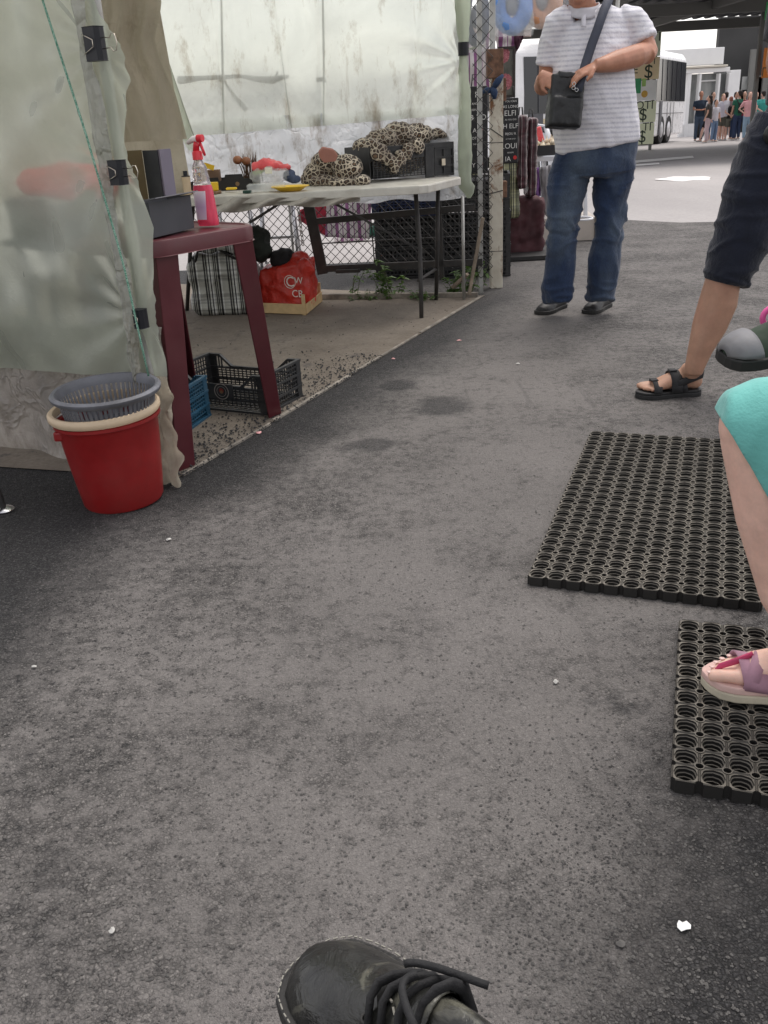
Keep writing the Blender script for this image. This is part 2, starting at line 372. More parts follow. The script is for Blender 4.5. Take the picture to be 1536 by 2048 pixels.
# ---------------------------------------------------------------- rubber mats
MRub = NT('dusty black rubber')
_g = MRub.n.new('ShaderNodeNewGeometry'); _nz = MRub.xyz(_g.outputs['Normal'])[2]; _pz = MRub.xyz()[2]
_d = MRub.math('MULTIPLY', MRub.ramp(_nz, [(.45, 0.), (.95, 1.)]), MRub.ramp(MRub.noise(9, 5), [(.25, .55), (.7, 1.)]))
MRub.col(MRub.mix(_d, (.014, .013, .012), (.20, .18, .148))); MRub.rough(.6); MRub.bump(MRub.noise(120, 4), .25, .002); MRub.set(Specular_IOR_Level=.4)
def rubber_mat(name, corner, ang, c, nx, ny, H, label, ky=1.0):
    mb = MB(); ex = V(math.cos(ang), math.sin(ang), 0); ey = V(-math.sin(ang), math.cos(ang), 0)*ky; rc = .16*c
    loop = []
    for q in range(4):
        base = q*math.pi/2
        # side midpoint then concave corner notch
        loop.append((math.cos(base)*c/2, math.sin(base)*c/2))
        cx, cy = (math.cos(base+math.pi/4)*c/2*math.sqrt(2), math.sin(base+math.pi/4)*c/2*math.sqrt(2))
        for k in range(5):
            a_ = base-math.pi/2-k*math.pi/8; loop.append((cx+rc*math.cos(a_), cy+rc*math.sin(a_)))
    loop = np.array(loop); n = len(loop); angs = np.arctan2(loop[:, 1], loop[:, 0])
    def ring(r, z, sq=.0):
        rr = r*(1+sq*(1-np.abs(np.cos(2*angs)))); return np.c_[np.cos(angs)*rr, np.sin(angs)*rr, np.full(n, z)]
    rings = [np.c_[loop, np.full(n, 0.)], np.c_[loop, np.full(n, H)], ring(.435*c, H, .05), ring(.43*c, H-.16*H, .05), ring(.395*c, H-.22*H, .03), ring(.39*c, H*.52), ring(.35*c, H*.46), ring(.345*c, H*.2), ring(.30*c, H*.17), ring(.30*c, .001)]
    base = np.concatenate(rings); fs = [(i*n+k, i*n+(k+1) % n, (i+1)*n+(k+1) % n, (i+1)*n+k) for i in range(len(rings)-1) for k in range(n)]
    rv = []; rf = []
    def ridge(p, q, w=.0017, h=.0016):
        d = unit(V(q[0]-p[0], q[1]-p[1], 0)); s_ = V(-d[1], d[0], 0)*w; o = len(rv)
        for e in (p, q):
            rv.extend([V(e[0], e[1], H-.0005)-s_, V(e[0], e[1], H+h), V(e[0], e[1], H-.0005)+s_])
        rf.extend([(o, o+3, o+4, o+1), (o+1, o+4, o+5, o+2)])
    for s_ in (-1, 1):
        for q in (-1, 1):
            d = .035*c if True else 0
            ridge((-c/2+d if q < 0 else c/2-d, -.36*c), (-c/2+d if q < 0 else c/2-d, .36*c)) if s_ < 0 else ridge((-.36*c, -c/2+d if q < 0 else c/2-d), (.36*c, -c/2+d if q < 0 else c/2-d))
    rv = np.array(rv); m = 10
    nr = []  # lip round each small hole
    for i in range(nx):
        for j in range(ny):
            o = corner+ex*(i+.5)*c+ey*(j+.5)*c
            T = lambda A: o+A[:, :1]*ex+A[:, 1:2]*ey+A[:, 2:]*V(0, 0, 1)
            mb.add(T(base), fs); mb.add(T(rv), rf)
            if i < nx-1 and j < ny-1:
                prof = [(rc+.001, H-.001), (rc+.0016, H+.0018), (rc-.0004, H+.0022), (rc-.0012, H*.4), (.0005, H*.38)]
                mb.lathe(prof, o+(ex+ey)*c/2, 10, (ex, ey, V(0, 0, 1)))
    vv = np.array(mb.v); vv[:, 2] += np.array([max(0, .0035*nz((p[0], p[1], 0), 3.5, 2)+.0012)*(p[2] > .002) for p in vv]); mb.v = vv.tolist()
    o = mb.build(name, MRub.m, sharp=40); return tag(o, label, 'floor mat', 'black rubber ring mats on the lane')
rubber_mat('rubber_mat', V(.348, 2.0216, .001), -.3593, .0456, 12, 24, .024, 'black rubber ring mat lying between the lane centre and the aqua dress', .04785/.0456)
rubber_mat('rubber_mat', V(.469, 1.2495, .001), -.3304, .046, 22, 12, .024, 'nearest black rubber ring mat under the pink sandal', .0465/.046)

# ---------------------------------------------------------------- the stall: sheets, poles, fence
def sheet_mat(name, c, trans=.45, clear=.12, stain=None, cr=.35, rough=.35, var=.12, sc=2.5, crease=.9, rr=.26, ior=1.12):
    t = NT(name); c = np.array(c, float)
    col = t.ramp(t.noise(sc, 6, .6, dist=.5), [(.3, tuple(c*(1-var))), (.7, tuple(np.clip(c*(1+var), 0, .95)))])
    if stain:
        f = t.math('MULTIPLY', t.ramp(t.noise(4, 10, .75, st=(1.6, 1.6, .6), dist=.15), [(.52, 0.), (.70, 1.)]), stain[1])
        f = t.math('MULTIPLY', f, t.ramp(t.math('MULTIPLY', t.xyz()[2], .5), stain[2]))
        col = t.mix(f, col, stain[0])
        streak = t.ramp(t.noise(3, 5, .6, st=(6, 6, .35)), [(.62, 0.), (.68, .35)]); col = t.mix(t.math('MULTIPLY', streak, .6), col, stain[0])
    n1 = t.noise(9, 6, .6, st=(1, 1, .7), dist=1.2)
    bmp = t.n.new('ShaderNodeBump'); bmp.inputs['Strength'].default_value = cr; bmp.inputs['Distance'].default_value = .012
    cre = t.math('ADD', t.ramp(t.noise(2.6, 3, .55, dist=.9), [(.44, 0.), (.5, 1.), (.56, 0.)]), t.ramp(t.noise(5.5, 3, .6, dist=.7, vec=t.map(loc=(3, 1, 2))), [(.465, 0.), (.5, .6), (.535, 0.)]))
    t.link(t.math('ADD', t.math('ADD', n1, t.math('MULTIPLY', cre, crease)), t.math('MULTIPLY', t.noise(45, 4, .6, dist=2), .35)), bmp.inputs['Height'])
    t.col(col); t.rough(rough); t.link(bmp.outputs[0], t.b.inputs['Normal']); t.set(Specular_IOR_Level=.5)
    tr = t.n.new('ShaderNodeBsdfTranslucent'); t.link(col, tr.inputs[0]); t.link(bmp.outputs[0], tr.inputs['Normal'])
    rf = t.n.new('ShaderNodeBsdfRefraction'); rf.inputs['Roughness'].default_value = rr; rf.inputs['IOR'].default_value = ior; t.link(col, rf.inputs[0])
    m1 = t.n.new('ShaderNodeMixShader'); m1.inputs[0].default_value = trans; t.link(t.b.outputs[0], m1.inputs[1]); t.link(tr.outputs[0], m1.inputs[2])
    m2 = t.n.new('ShaderNodeMixShader'); m2.inputs[0].default_value = clear; t.link(m1.outputs[0], m2.inputs[1]); t.link(rf.outputs[0], m2.inputs[2])
    t.link(m2.outputs[0], t.out.inputs[0]); return t.m
MGreenPE = sheet_mat('pale green polythene', (.66, .70, .60), .46, .42, cr=.32, rough=.22, crease=.18, rr=.45, ior=1.13)
MBackPE = sheet_mat('milky polythene with dirt', (.80, .83, .76), .55, .28, ((.30, .24, .15), .75, [(.0, 1.), (.38, 1.), (.62, .45), (.8, .1)]), cr=.22, crease=.3, rr=.3, ior=1.2)
MWhitePE = sheet_mat('white dirty sheet', (.78, .80, .82), .55, .12, ((.22, .16, .10), 1.0, [(.0, 1.), (.9, 1.)]), cr=.5)
MGreyPE = sheet_mat('grey clear polythene', (.50, .46, .42), .3, .25, ((.2, .17, .14), .8, [(0., 1.), (.9, 1.)]), cr=.9, rough=.25, var=.3)
MBrownPE = sheet_mat('beige canvas curtain', (.50, .45, .36), .45, .04, ((.26, .21, .15), .5, [(0., 1.), (.9, 1.)]), cr=.3, rough=.7)
MGalv = M('galvanised steel', (.45, .45, .43), .5, .2, 15, .1, metal=.6, grime=.5, gc=(.2, .17, .13))
MDarkSt = M('dark painted steel', (.035, .033, .032), .6, .3, 20, .2, grime=.3, gc=(.12, .09, .07))
MRust = NT('cream paint flaking to rust'); 
_r = MRust.ramp(MRust.noise(5, 8, .7, st=(1, 1, .6), dist=.6), [(.52, 0.), (.58, 1.)])
_c = MRust.mix(_r, MRust.ramp(MRust.noise(12, 5), [(.3, (.52, .47, .38)), (.7, (.66, .62, .52))]), MRust.ramp(MRust.noise(40, 6), [(.3, (.10, .045, .025)), (.7, (.26, .12, .05))]))
MRust.col(_c); MRust.rough(.75); MRust.bump(MRust.noise(30, 6, .7), .5, .004); MRust = MRust.m
MRustD = M('brown rust', (.15, .08, .05), .85, .5, 30, .5, 60, .004)

LA = unit(V(-.88, .47, 0)); LNN = unit(V(-.47, -.88, 0))
def lpt(s_, z, off=0): p = V(*LO)+LA*s_+LNN*off; return V(p[0], p[1], z)
edge_tab = [(1.6, -.03), (1.45, -.01), (1.37, .03), (1.3, .065), (1.22, .075), (1.12, .035), (1.02, .03), (.93, .06), (.82, .085), (.7, .07), (.55, .045), (.42, .05), (.34, .045)]
def edge_at(z): return float(np.interp(z, [q[0] for q in edge_tab][::-1], [q[1] for q in edge_tab][::-1]))
clips = [(1.31, .0), (.99, .0), (.56, .0)]
def left_sheet(u, v):
    z = .335+.012*math.sin(u*9)+(2.15-.335)*v; s0 = -edge_at(z); s_ = s0+(2.3-s0)*u**1.25
    s_abs = s_
    off = .024*nz((s_*1.3, 0, z*.8), 2.2, 3)+.012*nz((s_*3, 0, z*3), 3, 5)
    # tension folds fanning out of each clip
    for (cz, k) in clips:
        dx, dz = s_, z-cz; r_ = math.hypot(dx, dz)+1e-3; th = math.atan2(dz, dx)
        off += .009*math.sin(th*13+cz*7)*math.exp(-r_*2.6)*min(1, r_*9)
    off += .02*math.sin((z+s_*.55)*16+2*nz((s_, 0, z), 2))*max(0, 1-abs(z-.75)*1.6)*min(1, s_*4+.1)*math.exp(-s_*.8)
    if s_ < 0: off += -.03*abs(s_)/.08*.4+.003*nz((0, 0, z), 14)
    return lpt(s_, z, .02+off)
st = thing('plastic_side_sheet', lpt(.3, 0), 'pale green translucent plastic sheet closing the left end of the stall', 'plastic sheet')
mb = MB(); mb.grid(left_sheet, 150, 150); mb.build('upper_sheet', MGreenPE, st, smooth=True)
def low_sheet(u, v):
    z = .0+.5*v; s_ = -.02+2.4*u
    off = -.02+.05*nz((s_*1.2, 0, z*1.6), 2.4, 8)+.02*nz((s_*3, 0, z*5), 2.5, 2)+.05*(1-v)**3*abs(nz((s_, 0, 0), 3, 4))
    return lpt(s_, z+.006, off)
mb = MB(); mb.grid(low_sheet, 120, 40); mb.build('skirt_sheet', MGreyPE, st, smooth=True, )
def flap(u, v):  # the skirt's crumpled end behind the bucket
    z = .004+.36*v; s_ = -.075-.02*nz((u, v, 0), 6)+.12*u-.02*(1-v); return lpt(s_, z, .03+.04*nz((u*2, v*3, 1), 2, 7)+.03*(1-v)*(1-v))
mb = MB(); mb.grid(flap, 20, 30); mb.build('skirt_flap', MBrownPE, st, smooth=True)
MClearF = sheet_mat('old clear film over the seam', (.55, .55, .50), .25, .35, ((.35, .28, .18), .7, [(0., 1.), (.9, 1.)]), cr=1.0, rough=.15)
def seam(u, v):
    z = .34+1.8*v; w = .05+.012*math.sin(z*13)
    s_ = .045-w*u+.01*nz((z, 0, 0), 8); return lpt(s_, z, .056+.012*math.sin(u*math.pi)+.010*nz((u*2, 0, z*6), 3, 2))
mb = MB(); mb.grid(seam, 10, 150); mb.build('seam_film', MClearF, st, smooth=True)
pole = MB(); pole.tube([lpt(.012, -.0), lpt(.012, 2.3)], .017, 12); tag(pole.build('steel_pole', MGalv, smooth=False, sharp=40), 'steel corner pole wrapped in plastic at the left end of the stall', 'pole')
MClip = M('black binder clip steel', (.008, .009, .013), .42, .1, 10, 0, spec=.35); MWire = M('clip wire', (.55, .50, .42), .3, .05, 10, 0, metal=1)
for i, (px, py, w, h, lab, wires) in enumerate([(190, 88, .056, .085, 'topmost large black binder clip on the left sheet', 1), (236, 345, .048, .068, 'middle black binder clip beside the box on the red table', 1), (281, 637, .036, .058, 'lowest black binder clip above the red bucket', 0)]):
    c = LP(px, py, .075); r_ = thing('binder_clip', c, lab, 'binder clip', 'clips holding the left sheet')
    mb = MB(); ax = (-LA, LNN, V(0, 0, 1)); cross = [(-.5, .9), (.5, .9), (.14, -.9), (-.14, -.9)]
    T = .022; poly = [(-w*.5, -T), (w*.35, T*.35), (w*.5, T*.1), (w*.5, -T*.1), (-w*.42, -T*1.25)]
    cx = lambda a_, b_, z_: c-LA*a_+LNN*b_+V(0, 0, z_)
    prof = [(-w*.5, .004), (-w*.45, .016), (w*.38, .020), (w*.5, .006), (w*.5, -.010), (w*.38, -.02), (-w*.45, -.012), (-w*.5, -.004)]
    vs = [cx(a_, b_, z_) for z_ in (-h/2, h/2) for a_, b_ in prof]; n = len(prof)
    mb.add(vs, [tuple(range(n)), tuple(range(n, 2*n))[::-1]]+[(k, (k+1) % n, n+(k+1) % n, n+k) for k in range(n)])
    mb.build('clip_body', MClip, r_, bevel=.0015)
    mb = MB(); mb.tube([cx(-w*.45, .019, h*.28), cx(-w*.1, .022, h*.2), cx(w*.25, .024, h*.10), cx(w*.25, .024, -h*.10), cx(-w*.1, .022, -h*.2), cx(-w*.45, .019, -h*.28)], .0013, 6)
    mb.build('clip_handle', MWire, r_, smooth=True)
    if wires:
        mb = MB(); k = .9; e = w*.5
        mb.tube([cx(e, 0, h*.16), cx(e+.03*k, 0, h*.14), cx(e+.038*k, 0, h*.26), cx(e+.050*k, 0, h*.24), cx(e+.056*k, 0, h*.0), cx(e+.050*k, 0, -h*.24), cx(e+.038*k, 0, -h*.26), cx(e+.03*k, 0, -h*.14), cx(e, 0, -h*.16)], .0014, 6)
        mb.build('clip_handle', MWire, r_, smooth=True)
# green string
MStr = NT('green braided string'); MStr.col(MStr.ramp(MStr.noise(300, 2), [(.4, (.03, .16, .10)), (.6, (.30, .48, .38))])); MStr.rough(.8)
mb = MB(); a0 = PL(80, -40, LO, LN, .12); pts = [a0+V(0, 0, .6)]+[PL(np.interp(t_, [0, .35, .7, 1], [85, 170, 245, 297]), np.interp(t_, [0, .35, .7, 1], [0, 262, 520, 752]), LO, LN, .10) for t_ in np.linspace(0, 1, 12)]
mb.tube(pts, .0032, 6); tag(mb.build('green_string', MStr.m, smooth=True), 'thin green braided string hanging slantwise down the left sheet', 'string')
# red and dark goods blurred behind the sheet
def blob(name, c, r, m, label, cat, voxel=.02, amp=.3, group=None, n=5, ax=None):
    mb = MB(); c = np.array(c, float)
    for k in range(n):
        d = (rng.random(3)-.5)*np.array(r)*1.1; mb.ell(c+d*V(1, 1, .6), np.array(r)*(.6+.35*rng.random()), ax, 12, 8)
    def fn(co, no):
        return co+no*np.array([amp*min(r)*(nz(p, 6/max(r)/6*3)+.5*nz(p, 9/max(r)/4)) for p in co])[:, None]
    return tag(fuse(name, mb, m, None, voxel, 3, fn), label, cat, group)
MRedBagM = M('red plastic bag film', (.90, .03, .025), .35, .2, 10, .5, 25, .01)
cr_ = PL(132, 365, LO, LN, -.115); MDarkBox = M('dark grey tray', (.05, .052, .06), .6, .2)
blob('red_plastic_bag', cr_, (.17, .05, .06), MRedBagM, 'red bag blurred behind the left plastic sheet', 'plastic bag', .012)
mb = MB(); mb.box(PL(110, 445, LO, LN, -.16), (.40, .12, .16), (LA, LNN, V(0, 0, 1))); tag(mb.build('storage_box', MDarkBox, bevel=.01), 'dark storage box dimly seen through the left sheet under the red bag', 'box')
mb = MB(); c = PL(110, 480, LO, LN, -.16); 
for s_ in (-.17, .17):
    for q in (-.05, .05): mb.bar(V(c[0]+LA[0]*s_+LNN[0]*q, c[1]+LA[1]*s_+LNN[1]*q, .004), c+LA*s_+LNN*q+V(0, 0, -.02), .02)
mb.box(c+V(0, 0, -.01), (.42, .16, .02), (LA, LNN, V(0, 0, 1))); tag(mb.build('small_stand', MDarkBox), 'dark stand dimly seen behind the left sheet', 'stand')

# far sheet wall
WD = unit(V(-.98, .2, 0)); WNN = unit(V(*WN))
def wpt(s_, z, off=0): p = V(*WO)+WD*s_+WNN*off; return V(p[0], p[1], z)
def far_sheet(u, v):
    zb = 1.075-.075*u; z = zb+(2.2-zb)*v; s_ = .035+2.6*u
    off = .025*nz((s_*2, 0, z*.6), 2.5, 11)+.012*math.sin(s_*7+nz((s_, 0, z), 3))+.01*math.sin(max(0, .5-s_)*14+z*9)*max(0, 1-s_*2)
    for f0, sl, am in ((1.50, .10, .030), (1.14, -.06, .022), (.87, .07, .030), (.30, .1, .02)):
        dd = s_-f0-sl*(1.5-z); off += am*math.exp(-(dd/.02)**2)+am*.5*math.exp(-((dd-.04)/.05)**2)
    r_ = math.hypot(s_-.05, (z-1.36)); off += .014*math.sin(math.atan2(z-1.36, s_-.04)*9)*math.exp(-r_*3)
    return wpt(s_, z, off)
fs_ = thing('plastic_far_sheet', wpt(.8, 1.0), 'milky white-green plastic sheet forming the far side wall of the stall', 'plastic sheet')
mb = MB(); mb.grid(far_sheet, 260, 60); mb.build('milky_sheet', MBackPE, fs_, smooth=True)
def far_low(u, v):
    z = .60+.52*v+.05*(nz((u*9, 0, 0), 1, 5))*(1-v); s_ = .02+2.4*u
    return wpt(s_, z, .03+.03*nz((s_*3, 0, z*2), 2, 21)+.01*nz((s_*8, 0, z*8), 1.5, 2))
mb = MB(); mb.grid(far_low, 130, 30); mb.build('white_lower_sheet', MWhitePE, fs_, smooth=True)
# rolled green edge at the right end of that sheet, tied to the post
mb = MB(); zs = np.linspace(.60, 2.2, 60)
prof = np.interp(zs, [.6, .66, .72, .8, 1.0, 1.2, 1.35, 1.42, 1.55, 1.7, 2.2], [.012, .045, .036, .044, .040, .034, .026, .026, .040, .05, .06])
pts = [wpt(.022-.015*nz((0, 0, z), 4)+ (-.02 if z < .68 else 0), z, .01+.01*nz((0, 0, z), 5, 9)) for z in zs]
mb.tube(pts, [(p, p*.6) for p in prof], 16, ref=WD)
vv = np.array(mb.v); vv += np.array([[.006*nz(p, 22), .006*nz(p, 22, 5), 0] for p in vv]); mb.v = [tuple(q) for q in vv]
mb.build('rolled_edge', MGreenPE, fs_, smooth=True)
tp = MB(); tp.tube([wpt(.022, 1.385), wpt(.022, 1.455)], .031, 14); tp.build('black_tape', MClip, fs_, sharp=40)
# beige curtain inside, left
def cur(off, x0, x1, zb, Y0, ph):
    def f(u, v):
        s_ = x0+(x1-x0)*u; z = zb+(2.2-zb)*v
        bx = s_+.10*(1-v)*(u-.2); return V(bx, Y0+.05*math.sin(u*9+ph)+.03*math.sin(u*23+z*2+ph)+.02*nz((s_*3, 0, z), 2, ph)+off, z)
    return f
ct = thing('beige_curtain', (-1.35, 6.0, .7), 'dirty beige curtain hanging inside the stall behind the open box', 'curtain')
p0 = D(100, 300, 5.7); p1 = D(322, 120, 5.6)
mb = MB(); mb.grid(cur(0, -2.6, D(330, 150, 5.5)[0]+.0, .70, 5.45, 1), 60, 40); mb.build('curtain_cloth', MBrownPE, ct, smooth=True)
def cur2(u, v):  # near fold that swings out lower down
    top = D(325, -60, 5.3); bot = D(372, 278, 5.3); tl = D(255, -60, 5.35); bl = D(290, 268, 5.35)
    # pinched at a third of the height
    z = bot[2]+(top[2]+.5-bot[2])*v; k = (z-bot[2])/(top[2]-bot[2])
    xr = np.interp(k, [0, .28, .5, .62, .8, 1.2], [bot[0], bot[0]-.03, D(322, 150, 5.3)[0], D(312, 100, 5.3)[0], D(326, 40, 5.3)[0], D(330, -60, 5.3)[0]]); xl = xr-.36
    return V(xl+(xr-xl)*u, 5.28+.035*math.sin(u*8+k)+.015*math.sin(u*21)+.03*nz((u*2, 0, z), 2, 4), z)
mb = MB(); mb.grid(cur2, 40, 40); mb.build('curtain_fold', MBrownPE, ct, smooth=True)
# white-green strip of sheet crossing beside the curtain
def strip(u, v):
    q = D(np.interp(v, [0, .35, 1], [400, 385, 330]), np.interp(v, [0, .35, 1], [300, 262, 100]), 5.7); w = .06+.05*v
    return q+V(-w*u, .03*math.sin(u*5), 0)
mb = MB(); mb.grid(strip, 8, 20); mb.build('sheet_strip', MGreenPE, fs_, smooth=True)
# roof of the stall
MRoofPE = sheet_mat('stall roof sheet', (.60, .62, .56), .48, .03)
mb = MB(); q = [lpt(-.06, 2.2), wpt(-.1, 2.2), wpt(3.0, 2.45), lpt(2.6, 2.45)]
mb.grid(lambda u, v: (q[0]*(1-u)+q[1]*u)*(1-v)+(q[3]*(1-u)+q[2]*u)*v+V(0, 0, -.05*math.sin(u*math.pi)), 16, 12)
tag(mb.build('stall_roof', MRoofPE, smooth=True), 'greenish plastic sheet roof stretched over the stall', 'roof sheet')
# dark things pressed behind the milky sheet: hooked bar with hanging tool
mb = MB(); hb = lambda x, y, o=.065: WP(x, y, o)
mb.tube([hb(355, 160), hb(400, 156), hb(445, 154), hb(480, 152), hb(510, 158), hb(545, 160), hb(575, 152)], [.024, .014, .013, .011, .016, .022, .008], 8)
mb.tube([hb(440, 158), hb(462, 186), hb(492, 220)], [.011, .012, .016], 8)
mb.tube([hb(548, 160), hb(556, 143)], [.008, .006], 8); mb.tube([hb(634, 160), hb(642, 158), hb(650, 165)], [.013, .012, .004], 8)
tag(mb.build('wall_rail', MDarkSt, smooth=True), 'dark hooked rail with a hanging tool showing through the milky sheet', 'rail')

# chain-link fence with dark gate frame
fe = thing('chain_link_fence', wpt(.6, 0, .08), 'dark framed chain-link fence running behind the white folding table', 'fence')
def wires(s0, s1, z0, z1, cell, off, r=.0017):
    mb = MB(); h = z1-z0; k = -h
    while k < s1-s0:
        for sg in (1, -1):
            a_, b_ = (k, k+h) if sg > 0 else (k+h, k)
            ta, tb = 0., 1.
            if min(a_, b_) < 0 or max(a_, b_) > s1-s0:
                lo, hi = 0, s1-s0; d = b_-a_; t1, t2 = sorted(((lo-a_)/d, (hi-a_)/d)); ta, tb = max(0, t1), min(1, t2)
            if tb > ta:
                n = max(1, int((tb-ta)*h/(cell*.5)))
                pts = [wpt(s0+a_+(b_-a_)*(ta+(tb-ta)*i/n), z0+h*(ta+(tb-ta)*i/n), off+.003*sg*(1 if i % 2 else -1)) for i in range(n+1)]
                mb.tube(pts, r, 4, caps=False)
        k += cell
    return mb
w_ = wires(-.13, 1.9, .16, .72, .062, .12, .0023); wo_ = w_.build('wire_mesh', MDarkSt, fe); wo_['kind'] = 'stuff'
w_ = wires(-.14, -.02, .10, 1.9, .075, .10, .002); wo_ = w_.build('wire_mesh', MDarkSt, fe); wo_['kind'] = 'stuff'
w_ = wires(.1, 2.0, .74, 1.25, .075, .13, .0015); wo_ = w_.build('wire_mesh', MDarkSt, fe); wo_['kind'] = 'stuff'
def fbar(name, p, q, w, h, m=MDarkSt, off=.10, par=None):
    a_, b_ = WP(p[0], p[1], off), WP(q[0], q[1], off); mb = MB(); mb.bar(a_, b_, h, w, up=(WNN[0], WNN[1], 0)); 
    return mb.build(name, m, par or fe, bevel=.002)
fbar('gate_stile', (614, 395), (646, 548), .022, .070); fbar('gate_rail', (630, 443), (950, 414), .020, .040); fbar('gate_rail', (636, 538), (965, 524), .02, .042)
fbar('gate_stile', (876, 372), (884, 560), .02, .030); fbar('mesh_rod', (640, 487), (925, 473), .006, .008, off=.13); fbar('mesh_rod', (741, 430), (750, 536), .006, .008, off=.13)
fbar('gate_hinge', (672, 543), (720, 541), .03, .022, off=.08)
# chain hanging from the fence
mb = MB()
for k in range(9):
    c = WP(596+k*1.2, 412+k*9.2, -.02); ax = (unit(V(.7, .7, 0)) if k % 2 else V(1, 0, 0)); L = .019; 
    mb.tube([c+ax*.0075*math.sin(a_)+V(0, 0, L*math.cos(a_)) for a_ in np.linspace(0, 2*math.pi, 12, endpoint=False)], .0028, 6, closed=True)
tag(mb.build('steel_chain', MGalv, smooth=True), 'steel link chain hanging beside the gate frame under the table', 'chain')
# posts at the right end
ps = thing('stall_corner_post', (.826, 6.188, 0), 'square cream-painted post flaking to rust at the stall corner', 'post')
mb = MB(); mb.box(V(.826, 6.188, .69), (.078, .07, 1.38)); mb.build('post_shaft', MRust, ps, bevel=.004)
mb = MB(); mb.box(V(.815, 6.18, 1.345), (.10, .075, .16)); mb.build('rusty_bracket', MRustD, ps, bevel=.004)
for c_, q_ in ((V(.876, 6.19, .62), (.035, .05, .10)), (V(.872, 6.2, 1.2), (.03, .05, .13))):
    mb = MB(); mb.box(c_, q_); mb.build('rusty_bracket', MRustD, ps, bevel=.004)
mb = MB(); mb.box(V(.800, 6.17, 1.9), (.034, .034, 1.1)); mb.box(V(.826, 6.188, 1.40), (.06, .06, .02)); mb.build('upper_post', MGalv, ps, bevel=.003)
for zz, sl in ((.98, -.05), (.60, .015), (.24, .0), (.90, 0)):
    mb = MB(); e = .036; loop = [V(.826-e, 6.188-e, zz), V(.826+e, 6.188-e, zz+sl), V(.826+e, 6.188+e, zz+sl), V(.826-e, 6.188+e, zz)]
    mb.tube(loop, .0032, 6, closed=True); mb.tube([V(.826-e, 6.188-e, zz), V(.74, 6.13, zz+.01)], .003, 6); mb.build('wire_tie', MDarkSt, ps)
MNavyCl = M('navy cloth', (.02, .04, .09), .85, .2)
mb = MB(); 
for p_, q_, r_ in (((.80, 6.14, 1.21), (.86, 6.13, 1.28), .018), ((.80, 6.14, 1.21), (.81, 6.13, 1.15), .02), ((.79, 6.14, 1.2), (.73, 6.14, 1.19), .016)): mb.tube([p_, (np.array(p_)+np.array(q_))/2+V(0, -.01, .004), q_], [r_, r_*1.2, r_*.5], 8)
tag(mb.build('cloth_rag', MNavyCl, smooth=True), 'navy rag knotted round the cream corner post', 'rag')
mb = MB(); mb.box((wpt(-.06, .0, .12)+V(0, 0, .95)), (.028, .028, 1.9)); tag(mb.build('fence_pole', MGalv, bevel=.002), 'grey steel fence pole just left of the cream corner post', 'pole')
mb = MB(); mb.tube([V(.573, 5.81, 0), V(.573, 5.81, .62)], .010, 8); tag(mb.build('sheet_pole', MGalv, smooth=True), 'thin grey pole under the end of the rolled plastic edge', 'pole')
MWood = M('grey weathered wood', (.26, .21, .16), .85, .3, 14, .4, 50, .004)
for p_, q_, w, lab in (((966, 435), (938, 590), .03, 'weathered wooden stick leaning on the fence beside the thin pole'), ((905, 575), (935, 548), .03, 'short wooden offcut leaning at the fence foot among weeds')):
    mb = MB(); mb.bar(WP(*p_, -.03)+V(0, 0, 0), WP(*q_, -.08), w, .02); tag(mb.build('wooden_stick', MWood, bevel=.003), lab, 'stick')
mb = MB(); mb.bar(WP(640, 592, -.02)*V(1, 1, 0)+V(0, 0, .02), WP(956, 596, -.02)*V(1, 1, 0)+V(0, 0, .015), .03, .035); tag(mb.build('timber_batten', MPale, bevel=.003), 'pale timber batten on the ground along the foot of the fence', 'batten')

# ---------------------------------------------------------------- bucket and basket
MRed = M('red plastic', (.25, .008, .009), .42, .18, 6, .10, 90, .002, grime=.55, gc=(.13, .025, .02))
MCreamP = M('cream plastic', (.60, .47, .32), .5, .06, 10, .05, grime=.25, gc=(.3, .22, .15))
MGreyP = M('dirty grey plastic', (.15, .155, .175), .45, .2, 12, .15, 60, .002, grime=.8, gc=(.05, .048, .048))
bc = V(-.835, 2.745, 0)
bk = thing('red_bucket', bc, 'red plastic bucket with cream rim ring standing on the dark asphalt', 'bucket')
mb = MB(); lean = (unit(V(1, 0, .035)), V(0, 1, 0), unit(V(-.035, 0, 1)))
mb.lathe([(.001, .006), (.112, .006), (.121, .001), (.126, .01), (.135, .08), (.145, .17), (.153, .262), (.158, .272), (.163, .274), (.163, .283), (.154, .285), (.149, .28), (.140, .16), (.118, .015), (.001, .014)], bc, 56, lean)
mb.build('bucket_body', MRed, bk, sharp=35)
tilt = (unit(V(1, 0, .03)), unit(V(0, 1, .02)), unit(V(-.05, .02, 1)))
mb = MB(); mb.lathe([(.150, .283), (.166, .281), (.171, .289), (.171, .302), (.164, .308), (.154, .306), (.150, .295), (.150, .283)], bc+V(-.001, 0, .008), 56, tilt); mb.build('rim_ring', MCreamP, bk, sharp=50)
mb = MB(); mb.box(bc+V(-.138, -.085, .25), (.03, .022, .03)); mb.build('handle_lug', MRed, bk, bevel=.006)
bs = thing('grey_basket', bc+V(.004, .0, .22), 'dirty grey slotted plastic basket set inside the red bucket', 'basket')
bt = (unit(V(1, 0, .015)), unit(V(0, 1, .03)), unit(V(-.015, -.03, 1)))
mb = MB(); o_ = bc+V(.008, .0, .05)
mb.lathe([(.149, .305), (.159, .303), (.166, .309), (.167, .318), (.160, .325), (.151, .323), (.147, .312), (.147, .300), (.1462, .296)], o_, 60, bt)
mb.lathe([(.1462, .296), (.1435, .296), (.1455, .312), (.150, .3225)], o_, 60, bt)
mb.build('basket_rim', MGreyP, bs, sharp=45)
mb = MB(); N = 60
